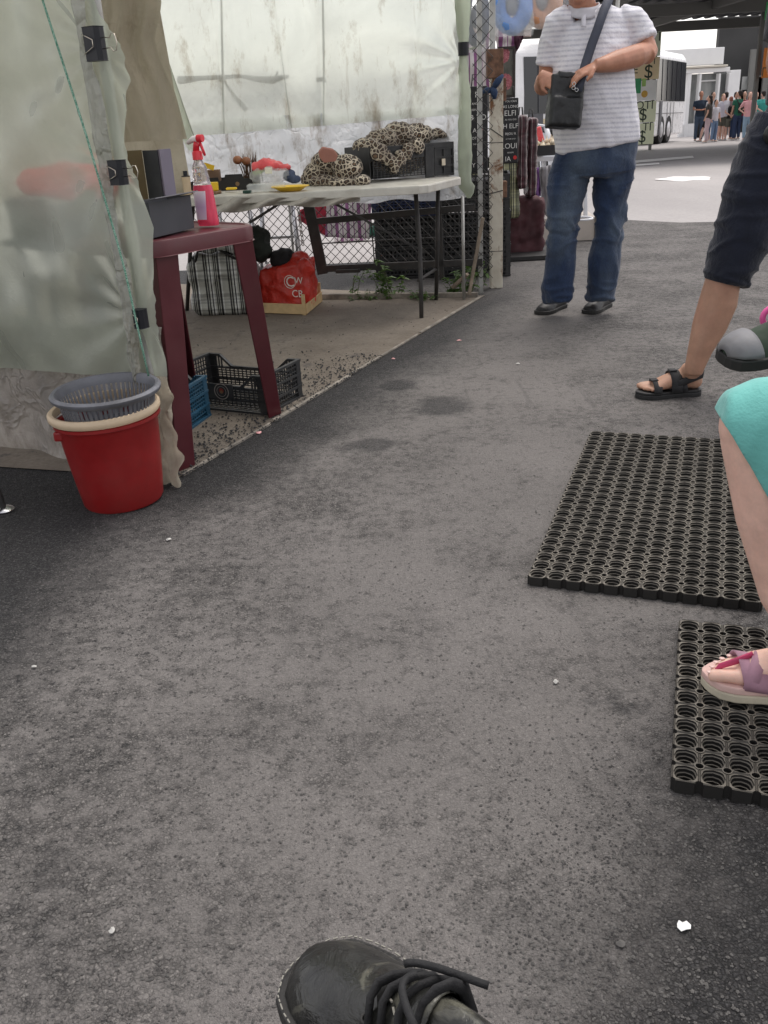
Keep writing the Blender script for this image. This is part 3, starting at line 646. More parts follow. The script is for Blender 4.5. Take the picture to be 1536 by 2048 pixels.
for k in range(N):   # upright ribs leave real slots
    a_ = k*2*math.pi/N; w = .0042
    for z0, z1, r0, r1 in ((.20, .297, .126, .1455), (.10, .19, .113, .124), (.03, .095, .104, .111)):
        for q in (0,):
            p = o_+bt[0]*r0*math.cos(a_)+bt[1]*r0*math.sin(a_)+bt[2]*z0; q_ = o_+bt[0]*r1*math.cos(a_)+bt[1]*r1*math.sin(a_)+bt[2]*(z1+.001)
            t_ = unit(-bt[0]*math.sin(a_)+bt[1]*math.cos(a_)); n_ = unit(bt[0]*math.cos(a_)+bt[1]*math.sin(a_)); d = q_-p
            mb.box((p+q_)/2, (.0024, w*2, np.linalg.norm(d)), (n_, t_, unit(d)))
rb_ = mb.build('basket_ribs', MGreyP, bs); rb_['kind'] = 'stuff'
mb = MB()
for z, r in ((.195, .125), (.0975, .112), (.025, .104)): mb.lathe([(r-.002, z-.006), (r+.002, z-.006), (r+.0025, z+.006), (r-.0015, z+.006), (r-.002, z-.006)], o_, 60, bt)
mb.lathe([(.001, .022), (.104, .022), (.104, .026), (.001, .026)], o_, 60, bt); mb.build('basket_bands', MGreyP, bs)
# chrome leg foot at the left edge
MChrome = M('scratched chrome', (.55, .55, .56), .2, .1, 20, .1, metal=1)
cf = G(8, 1022); ch = thing('chrome_stool', cf, 'chrome stool leg with round foot at the left edge of the lane', 'stool')
mb = MB(); mb.lathe([(.001, .0), (.030, .0), (.032, .006), (.026, .012), (.012, .016), (.001, .016)], cf+V(.002, 0, 0), 24); mb.build('foot_cap', MChrome, ch, sharp=40)
mb = MB(); mb.tube([cf+V(.0, 0, .012), cf+V(-.012, .01, .09), cf+V(-.06, .03, .3), cf+V(-.12, .05, .45)], .0105, 12); mb.build('leg', MDarkSt, ch, smooth=True)
mb = MB(); mb.lathe([(.001, .45), (.17, .45), (.18, .465), (.17, .48), (.001, .48)], cf+V(-.27, .08, 0), 28); mb.build('seat', MDarkSt, ch, sharp=40)
for dx, dy in ((-.42, .0), (-.36, .24)):
    mb = MB(); mb.tube([cf+V(dx, dy, 0.0), cf+V(-.27+(dx+.27)*.5, .08+(dy-.08)*.5, .45)], .0105, 10); mb.build('leg', MDarkSt, ch, smooth=True)

# ---------------------------------------------------------------- red plastic table
MMar = M('maroon garden plastic', (.085, .013, .019), .38, .12, 8, .08, 70, .002, grime=.15, gc=(.12, .06, .055))
tz = .775; e1 = G(522, 446, tz); c_r = G(425, 462, tz)
rt = thing('maroon_table', (-.62, 3.25, 0), 'maroon plastic garden table behind the left sheet', 'table')
legs = [(G(366, 936), G(322, 505, .73)), (G(543, 832), G(474, 480, .73))]
tA, tC = G(300, 484, tz), G(524, 447, tz)
u_ = unit(V(*(tC-tA)[:2], 0)); v_ = V(-u_[1], u_[0], 0)
# rounded top: length along u_, depth into the stall along v_
cA, cB = legs[0][1]*V(1, 1, 0), legs[1][1]*V(1, 1, 0)
oT = tA*V(1, 1, 0)-u_*.015+v_*.006; LT = np.linalg.norm(tC-tA)+.025; WT = .58
def rrect(L, W_, r, n=8):
    P = []
    for cx, cy, a0 in ((L-r, r, -90), (L-r, W_-r, 0), (r, W_-r, 90), (r, r, 180)):
        for k in range(n+1): a_ = math.radians(a0+90*k/n); P.append((cx+r*math.cos(a_), cy+r*math.sin(a_)))
    return P
mb = MB(); rp = rrect(LT, WT, .09); n = len(rp); cen = (LT/2, WT/2)
def sc_(q, d): x, y = q[0]-cen[0], q[1]-cen[1]; L = math.hypot(x, y); k = (L-d)/L; return oT+u_*(cen[0]+x*k)+v_*(cen[1]+y*k)
prof = [(-.004, tz-.052), (0, tz-.05), (0, tz-.012), (.003, tz-.004), (.010, tz), (.022, tz), (.026, tz-.004), (.03, tz-.005)]
rings = [[sc_(q, d)+V(0, 0, z) for q in rp] for d, z in prof]; vs = [p for r_ in rings for p in r_]
fs = [(i*n+k, i*n+(k+1) % n, (i+1)*n+(k+1) % n, (i+1)*n+k) for i in range(len(rings)-1) for k in range(n)]+[tuple((len(rings)-1)*n+k for k in range(n))]
mb.add(vs, fs); mb.build('table_top', MMar, rt, sharp=35, solid=None)
for i, (b_, t_) in enumerate(legs+[(legs[0][0]+v_*.50, legs[0][1]+v_*.42), (legs[1][0]+v_*.50, legs[1][1]+v_*.42)]):
    mb = MB(); sg = 1 if i < 2 else -1
    # L-shaped moulded leg, tapering
    for (o0, o1) in ((u_, v_*sg),):
        T0, T1 = .050, .040
        sec = [(-1, -1), (1, -1), (1, -.78), (-.78, -.78), (-.78, 1), (-1, 1)]
        if i in (1, 3): sec = [(-x, y) for x, y in sec][::-1]
        vs = []
        for c_, T in ((b_+V(0, 0, .001), T1), (b_*.5+t_*.5, (T0+T1)/2), (t_, T0)):
            vs += [c_+o0*x*T*.9+o1*y*T*.6 for x, y in sec]
        fs = [(k*6+j, k*6+(j+1) % 6, (k+1)*6+(j+1) % 6, (k+1)*6+j) for k in range(2) for j in range(6)]+[tuple(range(6))[::-1], tuple(range(12, 18))]
        mb.add(vs, fs)
    mb.build('leg', MMar, rt, bevel=.004)
# things on it
MGreyCard = M('dark grey card', (.055, .058, .066), .7, .12, 10, .1); MGreyLid = M('grey card lid', (.16, .16, .175), .65, .1)
TZ = tz+.0015
def on(px, py, z=None): return G(px, py, TZ if z is None else z)
b1, b2 = on(306, 476), on(388, 456); ux = unit(b2-b1); uy = V(-ux[1], ux[0], 0); Lb = np.linalg.norm(b2-b1)
bx = thing('open_grey_box', b1, 'dark grey card box with raised lid on the maroon table', 'box')
h = .105; dpt = .09
for nm, c_, sz in (('box_side', b1+ux*Lb/2+V(0, 0, h/2), (Lb, .003, h)), ('box_side', b1+ux*Lb/2+uy*dpt+V(0, 0, h/2), (Lb, .003, h)), ('box_side', b1+ux*.0015+uy*dpt/2+V(0, 0, h/2), (.003, dpt-.003, h)), ('box_side', b2-ux*.0015+uy*dpt/2+V(0, 0, h/2), (.003, dpt-.003, h))):
    mb = MB(); mb.box(c_, sz, (ux, uy, V(0, 0, 1))); mb.build(nm, MGreyCard, bx)
mb = MB(); mb.box(b1+ux*Lb/2+uy*dpt/2+V(0, 0, .002), (Lb, dpt, .003), (ux, uy, V(0, 0, 1))); mb.build('box_bottom', MGreyCard, bx)
mb = MB(); la = unit(-uy*.93+V(0, 0, .16)); mb.box(b1+ux*Lb/2-uy*.0+V(0, 0, h+.008)+la*.0, (Lb+.006, .062, .003), (ux, la, np.cross(ux, la))); mb.build('box_lid', MGreyLid, bx)
# upright frame-like box behind
q0 = on(282, 400, TZ); 
b3 = on(262, 430); b4 = on(333, 442); 
ub = thing('upright_black_box', on(300, 440), 'tall open black box with gold-brown inside behind the grey box', 'box')
MGold = M('brown gold card', (.13, .10, .045), .5, .15); MBlack = M('matt black', (.012, .013, .02), .5, .1); MLil = M('lilac grey edge', (.20, .18, .23), .6, .1)
pA = D(256, 298, 3.72); pB = D(283, 300, 3.72); pC = D(314, 296, 3.66)
zt = TZ
def wallq(name, p, q, ztop, th, m):
    mb = MB(); p = V(p[0], p[1], zt); q = V(q[0], q[1], zt); d = unit(q-p); nn = V(-d[1], d[0], 0); L = np.linalg.norm(q-p); hh = ztop-zt
    mb.box((p+q)/2+V(0, 0, hh/2), (L, th, hh), (d, nn, V(0, 0, 1))); mb.build(name, m, ub)
ztop_ = float(pB[2])
wallq('box_panel', pA+V(-.03, .0, 0), pB, ztop_, .004, MGold); wallq('box_panel', pB+V(.004, 0, 0), pC, ztop_-.002, .004, MBlack); wallq('box_edge', pC+V(.003, 0, 0), pC+V(.035, .05, 0), ztop_, .012, MLil)
# spray bottle
MPinkLiq = NT('pink liquid'); MPinkLiq.col((.90, .10, .19)); MPinkLiq.rough(.15); MPinkLiq.set(Transmission_Weight=.45, IOR=1.33, Subsurface_Weight=.3); MPinkLiq.b.inputs['Subsurface Radius'].default_value = (.03, .01, .01); MPinkLiq = MPinkLiq.m
MClearP = NT('clear bottle plastic'); MClearP.col((.92, .88, .88)); MClearP.rough(.12); MClearP.set(Transmission_Weight=.85, IOR=1.15); MClearP = MClearP.m
MRedTrig = M('red trigger plastic', (.70, .03, .05), .3, .05, 10, 0); MMilk = M('milky white plastic', (.80, .74, .74), .35, .05, 10, 0)
sc0 = on(418, 451); 
sp = thing('spray_bottle', sc0, 'spray bottle half full of pink cleaner with red trigger on the maroon table', 'spray bottle')
ang = math.radians(-25); sx = V(math.cos(ang), math.sin(ang), 0); sy = V(-sx[1], sx[0], 0)
def oval(prof, m, name, leanx=-.10):
    mb = MB(); seg = 28; vs = []
    for (rx, ry, z) in prof:
        for k in range(seg):
            a_ = k*2*math.pi/seg; ca, sa = math.cos(a_), math.sin(a_); e = .75
            vs.append(sc0+sx*(rx*math.copysign(abs(ca)**e, ca)+leanx*z*.6)+sy*ry*math.copysign(abs(sa)**e, sa)+V(0, 0, z))
    fs = [(i*seg+k, i*seg+(k+1) % seg, (i+1)*seg+(k+1) % seg, (i+1)*seg+k) for i in range(len(prof)-1) for k in range(seg)]+[tuple(range(seg))[::-1], tuple((len(prof)-1)*seg+k for k in range(seg))]
    mb.add(vs, fs); return mb.build(name, m, sp, sharp=50)
k_ = 1.12
oval([(.034, .026, .001), (.036, .028, .006), (.036, .028, .02), (.035, .027, .06), (.034, .026, .09), (.0335, .026, .118), (.030, .025, .132)], MPinkLiq, 'pink_liquid')
oval([(.0300, .0250, .133), (.0285, .0235, .140), (.0265, .022, .150), (.028, .023, .156), (.026, .021, .166), (.0245, .020, .176), (.026, .021, .182), (.022, .018, .194), (.014, .014, .204), (.013, .013, .212)], MClearP, 'bottle_shoulder')
MLabel = NT('bottle label'); _x2 = MLabel.xyz()[2]
MLabel.col(MLabel.ramp(MLabel.math('MULTIPLY', _x2, 8), [(0, (.85, .55, .65)), (.12, (.16, .10, .25)), (.17, (.80, .60, .72)), (.5, (.62, .42, .62)), (.9, (.86, .75, .82))])); MLabel.rough(.35)
mb = MB()
def lab(u, v):
    z = .022+.092*v; a_ = math.radians(-168+95*u+20*v); rx, ry = .0365-.018*z*1.0, .0285-.015*z
    ca, sa = math.cos(a_), math.sin(a_); return sc0+sx*(rx*math.copysign(abs(ca)**.75, ca)-.06*z)+sy*ry*math.copysign(abs(sa)**.75, sa)+V(0, 0, z)
mb.grid(lab, 16, 10); mb.build('bottle_label', MLabel.m, sp, smooth=True)
tp0 = sc0+sx*(-.06*.21)+V(0, 0, .212)
mb = MB(); mb.lathe([(.001, 0), (.017, 0), (.0175, .022), (.014, .028), (.001, .028)], tp0, 20); mb.build('spray_collar', MRedTrig, sp, sharp=40)
mb = MB(); mb.tube([tp0+V(0, 0, .026)-sx*.004, tp0+V(0, 0, .045), tp0+sx*.006+V(0, 0, .052)], [.011, .011, .012], 12); mb.build('spray_neck', MRedTrig, sp, smooth=True)
mb = MB(); mb.tube([tp0-sx*.034+V(0, 0, .053), tp0-sx*.01+V(0, 0, .064), tp0+sx*.012+V(0, 0, .066)], [.006, .010, .011], 12); mb.build('spray_head', MMilk, sp, smooth=True)
mb = MB(); mb.tube([tp0+sx*.008+V(0, 0, .066), tp0+sx*.028+V(0, 0, .066)], [.012, .012], 12); mb.build('spray_nozzle', MRedTrig, sp, sharp=40)
mb = MB(); mb.tube([tp0+sx*.014+V(0, 0, .058), tp0+sx*.022+V(0, 0, .035), tp0+sx*.030+V(0, 0, .012)], [.005, .005, .004], 8); mb.build('spray_trigger', MRedTrig, sp, smooth=True)

# ---------------------------------------------------------------- white folding table
MTab = M('stained white plastic table', (.62, .60, .54), .5, .12, 7, .12, 50, .002, grime=.55, gc=(.25, .22, .17))
wz = .735
ft = thing('white_folding_table', (-.3, 5.4, 0), 'stained white folding table standing against the far sheet', 'table')
tR = V(.31, 5.28, 0); tR2 = V(.545, 5.80, 0); tL = V(-1.25, 5.25, 0)
poly = [(-1.45, 5.20), (.285, 5.245), (.335, 5.275), (.56, 5.76), (.53, 5.84), (-1.45, 6.20)]
mb = MB(); n = len(poly); vs = []
for d, z in ((.0, wz-.045), (0, wz-.006), (.006, wz)):
    cxy = np.mean(np.array(poly), 0)
    for x, y in poly: q = np.array([x, y]); dd = cxy-q; dd = dd/np.linalg.norm(dd)*d; vs.append((x+dd[0], y+dd[1], z))
fs = [(i*n+k, i*n+(k+1) % n, (i+1)*n+(k+1) % n, (i+1)*n+k) for i in range(2) for k in range(n)]+[tuple(2*n+k for k in range(n)), tuple(range(n))[::-1]]
mb.add(vs, fs); mb.build('table_top', MTab, ft, bevel=.004)
def leg(pts, r=.0125): mb = MB(); mb.tube(pts, r, 10); mb.build('leg', MDarkSt, ft, smooth=True)
f1 = G(843, 637); f1b = G(848, 480, .33)
leg([V(.27, 5.40, .69), V(.285, 5.40, .38), V(.28, 5.34, .24), f1])
f2 = V(.40, 5.85, 0); leg([V(.42, 5.72, .69), V(.41, 5.78, .3), f2])
f3 = G(374, 622); leg([D(388, 420, 5.5)*V(1, 1, 0)+V(0, 0, .69), f3]); leg([D(432, 420, 5.9)*V(1, 1, 0)+V(0, 0, .69), G(425, 600)])
leg([V(.27, 5.42, .20), V(.40, 5.80, .20)], .009)
def brace(p, q, Y1, Y2): mb = MB(); mb.bar(D(*p, Y1), D(*q, Y2), .016, .012); mb.build('brace', MDarkSt, ft)
brace((652, 398), (850, 505), 5.45, 5.5); brace((570, 400), (500, 445), 5.45, 5.6)
MHang = M('dirty rolled plastic', (.45, .42, .37), .6, .25, 8, .6, 25, .01, grime=.7)
mb = MB(); mb.grid(lambda u, v: D(430+u*290, 395+v*(27+6*math.sin(u*11))*(1-.6*u), 5.22+.03*math.sin(u*25+v*4)), 50, 6); mb.build('hanging_film', MHang, ft, smooth=True)

# goods on the white table
WZ = wz+.002
def ow(px, py, z=WZ): return G(px, py, z)
def rects(mb, o, ex, ey, nx, ny, x0, x1, y0, y1, bw, th):
    """open lattice: bars over a panel area, o = corner, ex/ey unit axes"""
    nn = np.cross(ex, ey)
    for i in range(nx+1): x = x0+(x1-x0)*i/nx; mb.box(o+ex*x+ey*(y0+y1)/2, (bw, y1-y0, th), (ex, ey, nn))
    for j in range(ny+1): y = y0+(y1-y0)*j/ny; mb.box(o+ex*(x0+x1)/2+ey*y, (x1-x0, bw, th*.8), (ex, ey, nn))
MCrateBk = M('black crate plastic', (.022, .023, .025), .45, .3, 20, .15, 80, .002, grime=.5, gc=(.09, .085, .08))
MCrateBl = M('teal blue crate plastic', (.018, .085, .15), .45, .2, 15, .15, 80, .002, grime=.45, gc=(.10, .13, .15))
MCrateNv = M('navy crate plastic', (.012, .022, .07), .45, .2, 15, .15, 80, .002, grime=.3, gc=(.06, .06, .07))
MCrateFill = M('added dark crate fill', (.012, .012, .014), .9, .6, 30, .5, 40, .01)
def crate(name, loc, rz, L, Wd, H, m, label, group, notch=True, cells=(14, 6), bw=.0042):
    t = thing(name, loc, label, 'crate', group, rz)
    X_, Y_, Z_ = V(1, 0, 0), V(0, 1, 0), V(0, 0, 1)
    def panel(o, ex, Lp, nx, nm, low):
        mb = MB(); nn = np.cross(ex, Z_); z1 = H*(.62 if low else .97)
        rects(mb, o, ex, Z_, nx, cells[1], .015, Lp-.015, .03, z1, bw, .004)
        for z in (.008, H*.33, H*.64): mb.box(o+ex*Lp/2+Z_*z, (Lp, .012, .008), (ex, nn, Z_))
        if low:   # dipped hand edge with raised corners
            zt_ = H*.66
            mb.box(o+ex*Lp/2+Z_*zt_, (Lp*.5, .014, .012), (ex, nn, Z_))
            for sg in (0, 1):
                a_ = o+ex*(Lp*.25 if not sg else Lp*.75)+Z_*zt_; b_ = o+ex*(Lp*.12 if not sg else Lp*.88)+Z_*H*.97
                mb.bar(a_, b_, .014, .010); mb.bar(b_, o+ex*(0 if not sg else Lp)+Z_*H*.97, .014, .010)
                for k in range(4): xx = (.02+k*Lp*.03) if not sg else Lp-.02-k*Lp*.03; mb.box(o+ex*xx+Z_*H*.8, (.006, .005, H*.32), (ex, nn, Z_))
        else: mb.box(o+ex*Lp/2+Z_*H*.985, (Lp, .014, .010), (ex, nn, Z_))
        mb.build(nm, m, t, local=True)
    panel(V(-L/2, -Wd/2, 0), X_, L, cells[0], 'side_panel', notch); panel(V(L/2, Wd/2, 0), -X_, L, cells[0], 'side_panel', notch)
    panel(V(L/2, -Wd/2, 0), Y_, Wd, int(cells[0]*.7), 'end_panel', False); panel(V(-L/2, Wd/2, 0), -Y_, Wd, int(cells[0]*.7), 'end_panel', False)
    mb = MB(); rects(mb, V(-L/2, -Wd/2, .012), X_, Y_, 18, 12, .01, L-.01, .01, Wd-.01, .005, .004); mb.build('crate_bottom', m, t, local=True)
    if bw > .006: mb = MB(); mb.box(V(0, 0, H*.46), (L-.03, Wd-.03, H*.78)); mb.build('dark_fill', MCrateFill, t, local=True)  # plain dark block added to darken the crate interior
    for sx_ in (-1, 1):
        for sy_ in (-1, 1):
            mb = MB(); c_ = V(sx_*(L/2-.008), sy_*(Wd/2-.008), H*.49)
            mb.box(c_+V(-sx_*.008, sy_*.009, 0), (.032, .004, H*.98)); mb.box(c_+V(sx_*.009, -sy_*.008, 0), (.004, .032, H*.98)); mb.build('corner_post', m, t, local=True)
    return t
# floor crates near the maroon table
cA_, cB_ = G(597, 798), G(416, 838)
c1_ = (G(535, 832)+G(600, 795))/2
e_end = unit(G(597, 798)-G(536, 832)); e_long = V(-e_end[1], e_end[0], 0)
Lc, Wc, Hc = .46, .28, .165
oo = G(536, 832)+e_end*Wc/2+e_long*Lc/2
crate('black_crate', oo, math.atan2(e_long[1], e_long[0]), Lc, Wc, Hc, MCrateBk, 'black slatted crate with round logo plate under the maroon table', 'crates on the stall floor', True, (20, 7))
bp = G(421, 832); be = unit(G(421, 832)-G(375, 866)); bo = V(-be[1], be[0], 0); Lb_ = .36; Wb_ = .24
blue = crate('blue_crate', bp-be*Wb_/2*1.0+bo*Lb_/2, math.atan2(bo[1], bo[0]), Lb_, Wb_, .17, MCrateBl, 'teal blue slatted crate half hidden by the maroon table leg', 'crates on the stall floor', True, (16, 9))

def text_mesh(name, body, m, size, o, ex, ey, parent=None, ext=.0006, align='CENTER', sx_=1.0, sp=1.0):
    cu = bpy.data.curves.new('t', 'FONT'); cu.body = body; cu.size = 1; cu.extrude = 0.0; cu.align_x = align; cu.align_y = 'CENTER'; cu.resolution_u = 3; cu.space_character = sp
    t = bpy.data.objects.new('t', cu); COL.objects.link(t); dg = bpy.context.evaluated_depsgraph_get()
    me = bpy.data.meshes.new_from_object(t.evaluated_get(dg)); bpy.data.objects.remove(t)
    n = len(me.vertices); co = np.empty(n*3); me.vertices.foreach_get('co', co); co = co.reshape(-1, 3)
    ex = unit(ex); ey = unit(ey); nn = np.cross(ex, ey); off = WL[parent.name] if parent is not None else V(0, 0, 0)
    w = np.array(o)-off+co[:, :1]*size*sx_*ex+co[:, 1:2]*size*ey+nn*ext
    me.vertices.foreach_set('co', w.ravel()); me.update(); me.materials.clear(); me.materials.append(m); me.name = name
    ob = bpy.data.objects.new(name, me); COL.objects.link(ob); ob.parent = parent; return ob
# logo plate on the black crate (long side that faces us)
bc_ = [o for o in bpy.data.objects if o.name == 'black_crate'][0]
MLogo = M('pale print', (.34, .30, .27), .6, .15); MAppleR = M('logo red', (.25, .03, .02), .5, .1); MAppleB = M('logo tan', (.22, .13, .06), .5, .1)
pa = G(536, 832)+e_long*.0; exl = -e_long; nface = np.cross(exl, V(0, 0, 1))
po = G(536, 832)+e_long*.27+nface*.010
mb = MB(); mb.box(po+V(0, 0, .090), (.24, .004, .062), (exl, nface, V(0, 0, 1))); mb.build('logo_plate', MCrateBk, bc_); 
for o_n in list(bc_.children):
    if o_n.name.startswith('logo_plate'): o_n.matrix_parent_inverse = Matrix.Rotation(-bc_.rotation_euler.z, 4, 'Z')
def on_plate(x, z, d=.0024): return po+exl*x+V(0, 0, .09+z)+nface*d
def fixrot(o, par): o.matrix_parent_inverse = Matrix.Rotation(-par.rotation_euler.z, 4, 'Z'); return o
fixrot(text_mesh('logo_lettering', 'ICHALIA', MLogo, .024, on_plate(-.05, 0), exl, V(0, 0, 1), bc_, .0005), bc_)
for r0, r1 in ((.032, .0355), (.021, .023)):
    mb = MB(); ring = [[on_plate(.065+r_*math.cos(a_), r_*math.sin(a_)*.95, .0030) for a_ in np.linspace(0, 2*math.pi, 28, endpoint=False)] for r_ in (r0, r1)]
    mb.add(ring[0]+ring[1], [(k, (k+1) % 28, 28+(k+1) % 28, 28+k) for k in range(28)]); fixrot(mb.build('logo_ring', MLogo, bc_), bc_)
for m_, dx, dz, r_ in ((MAppleR, 0, .003, .011), (MAppleB, 0, -.002, .007)):
    mb = MB(); mb.add([on_plate(.065+dx+r_*math.cos(a_), dz+r_*math.sin(a_), .0032+(.0004 if m_ is MAppleB else 0)) for a_ in np.linspace(0, 2*math.pi, 16, endpoint=False)], [tuple(range(16))]); fixrot(mb.build('logo_fruit', m_, bc_), bc_)

# ---------------------------------------------------------------- goods on the white table
def leopard():
    t = NT('leopard print cloth')
    de = t.vor(38, 'DISTANCE_TO_EDGE'); f1 = t.vor(38, 'F1')
    c = t.ramp(de, [(0, (.70, .62, .48)), (.07, (.64, .55, .42)), (.11, (.02, .014, .01)), (.27, (.03, .02, .014)), (.36, (.20, .12, .065))])
    c = t.mix(t.ramp(t.noise(4, 3), [(.4, 0.), (.6, .55)]), c, (.05, .03, .02))
    t.col(c); t.rough(.8); t.bump(t.noise(30, 4), .3, .006); t.set(Sheen_Weight=.2); return t.m
MLeo = leopard()
def cloth_heap(name, mb, label, parent=None, voxel=.009, amp=.012, m=None, cat='cloth', it=3, fs=14):
    def fn(co, no):
        k = []
        for p in co:
            q = p*fs+np.array([nz(p, 9), nz(p, 9, 3), nz(p, 9, 7)])*1.6
            k.append(amp*(1-2*abs(noise.noise(Vector(q))))+amp*.5*noise.noise(Vector(p*fs*2.3)))
        return co+no*np.array(k)[:, None]
    o = fuse(name, mb, m or MLeo, parent, voxel, it, fn)
    return tag(o, label, cat) if parent is None else o
mb = MB()
for px, py, dy, r_ in ((632, 352, .12, (.07, .08, .065)), (655, 328, .16, (.09, .08, .075)), (695, 335, .16, (.08, .08, .065)), (722, 362, .14, (.05, .06, .025)), (650, 362, .08, (.10, .06, .025)), (690, 364, .1, (.10, .06, .02)), (615, 360, .12, (.03, .05, .035))):
    q = ow(px, 372); q = D(px, py, q[1]+dy); mb.ell(V(q[0], q[1], max(q[2], WZ+r_[2]*.75)), r_)
cloth_heap('leopard_cloth', mb, 'heap of leopard print cloth lying between yellow plate and black crate')
MTerra = M('clay pink felt', (.38, .17, .13), .8, .12)
mb = MB(); c = D(656, 306, 5.42); c[2] -= .008; mb.prism([(-.055, .02), (-.03, .045), (.03, .03), (.05, .0), (.035, -.03), (-.03, -.035), (-.05, -.01)], c, unit(V(1, .2, 0)), V(0, -.2, 1), .035)
tag(mb.build('clay_block', MTerra, bevel=.006), 'clay pink block on top of the leopard cloth heap', 'block')
# black crate with cloth on the white table
ca, cb_ = ow(742, 366), ow(908, 350)
cx_ = unit(cb_-ca); cy_ = V(-cx_[1], cx_[0], 0); cl = np.linalg.norm(cb_-ca); Wd_ = .27
fcr = thing('black_table_crate', ca, 'black grid-sided crate stuffed with leopard cloth on the white table', 'crate')
Hc_ = .19; sp_ = cl*.64; Zu = V(0, 0, 1)
mb = MB(); rects(mb, ca, cx_, Zu, 14, 8, .02, sp_, .02, Hc_*.62, .0045, .004); mb.build('front_grid', MCrateBk, fcr)
mb = MB(); mb.box(ca+cx_*cl/2+Zu*(Hc_-.015), (cl, .008, .03), (cx_, cy_, Zu)); mb.build('top_band', MCrateBk, fcr, bevel=.002)
mb = MB(); mb.box(ca+cx_*(sp_/2)+Zu*Hc_*.74, (sp_, .005, .045), (cx_, cy_, Zu)); mb.build('upper_band', MCrateBk, fcr)
mb = MB(); mb.box(ca+cx_*(sp_+(cl-sp_)*.15)+Zu*Hc_*.45-cy_*.004, ((cl-sp_)*.3, .012, Hc_*.9), (cx_, cy_, Zu)); mb.build('front_pillar', MCrateBk, fcr, bevel=.003)
mb = MB(); rects(mb, ca, cx_, Zu, 2, 3, sp_+(cl-sp_)*.35, cl-.006, .01, Hc_*.82, .010, .007); mb.build('front_ribs', MCrateBk, fcr)
mb = MB(); mb.box(ca+cx_*(sp_+(cl-sp_)*.65)+Zu*Hc_*.45+cy_*.006, ((cl-sp_)*.7, .003, Hc_*.85), (cx_, cy_, Zu)); mb.build('front_plate', MCrateBk, fcr)
for nm, o_, ex_, L_ in (('end_panel', ca+cy_*Wd_, -cy_, Wd_), ('end_panel', ca+cx_*cl, cy_, Wd_), ('back_panel', ca+cx_*cl+cy_*Wd_, -cx_, cl)):
    mb = MB(); mb.box(o_+ex_*L_/2+Zu*Hc_/2, (L_, .004, Hc_), (ex_, np.cross(ex_, Zu), Zu)); mb.build(nm, MCrateBk, fcr)
MTag_ = M('cream price tag', (.66, .58, .45), .6, .05)
mb = MB(); mb.box(ca+cx_*(cl*.86)+Zu*Hc_*.42-cy_*.010, (.026, .002, .038), (cx_, cy_, Zu)); mb.build('price_tag', MTag_, fcr)
mb = MB()
for a_, b_, z_, r_ in ((.12, .5, .19, (.08, .09, .045)), (.30, .5, .22, (.10, .10, .06)), (.50, .5, .245, (.10, .10, .065)), (.72, .5, .235, (.09, .1, .06)), (.90, .45, .235, (.07, .08, .03)), (.5, .5, .12, (.20, .11, .09)), (1.0, .3, .225, (.05, .03, .014))):
    mb.ell(ca+cx_*cl*a_+cy_*Wd_*b_+Zu*z_, r_, (cx_, cy_, Zu))
for a_, z_ in ((.12, .16), (.2, .125), (.27, .09), (.34, .125), (.42, .155), (.55, .18), (.06, .17)): mb.ell(ca+cx_*cl*a_-cy_*.016+Zu*z_, (.038, .016, .045), (cx_, cy_, Zu))
cloth_heap('leopard_cloth', mb, 'leopard print cloth spilling over the front of the black table crate', voxel=.009, amp=.010)
# cardboard fruit tray (black), with odds and ends
MBox = M('black printed card', (.014, .013, .014), .6, .1); MBoard = M('brown wood board', (.20, .11, .055), .6, .3, 20)
MYel = M('yellow plastic', (.85, .55, .03), .35, .05, 10, 0); MBrownC = M('brown carton', (.24, .15, .10), .8, .2)
q1, q2 = ow(408, 372), ow(508, 366); yy = .0
o_ = V(q1[0], 5.62, WZ); tx = V(1, 0, 0); L_ = D(512, 360, 5.62)[0]-o_[0]
ftb = thing('black_fruit_tray', o_, 'black cardboard fruit tray with cut-out rim behind the yellow sponge', 'tray')
mb = MB(); H_ = .085; mb.prism([(0, 0), (L_, 0), (L_*1.04, H_*.72), (L_*.82, H_*.70), (L_*.80, H_), (L_*.55, H_), (L_*.53, H_*.72), (L_*.45, H_*.6), (L_*.44, H_*.85), (L_*.3, H_*.85), (L_*.28, H_*.62), (.0, H_*.55)], o_, V(1, 0, 0), Zu, .004); mb.build('tray_front', MBox, ftb)
mb = MB(); mb.box(o_+V(L_/2, .11, .003), (L_, .21, .004)); mb.build('tray_bottom', MBox, ftb)
mb = MB(); mb.box(o_+V(L_/2, .22, H_*.35), (L_, .004, H_*.7)); mb.build('tray_back', MBox, ftb)
for x in (0, L_): mb = MB(); mb.box(o_+V(x, .11, H_*.3), (.004, .21, H_*.6)); mb.build('tray_end', MBox, ftb)
mb = MB(); cc = o_+V(L_*.72, -.006, H_*.38); mb.add([cc+V(.012*math.cos(a_), 0, .012*math.sin(a_)) for a_ in np.linspace(0, 6.283, 16, endpoint=False)], [tuple(range(16))]); mb.build('logo_fruit', MAppleB, ftb)
def blk(name, px, py, Y, sz, m, label, cat, ax=None, z=None, bev=.004):
    c = D(px, py, Y); zz = (WZ+sz[2]/2+.0005) if z is None else z
    mb = MB(); mb.box(V(c[0], Y, zz), sz, ax); return tag(mb.build(name, m, bevel=bev), label, cat)
blk('carton', 423, 325, 5.72, (.085, .06, .11), MBrownC, 'small brown carton standing in the black fruit tray', 'box')
blk('yellow_sponge', 424, 363, 5.45, (.062, .04, .045), MYel, 'yellow block on the wooden board beside the spray bottle', 'block', z=WZ+.0355)
blk('yellow_soap', 462, 368, 5.45, (.06, .035, .012), MYel, 'flat yellow soap bar on the wooden board', 'soap', z=WZ+.019)
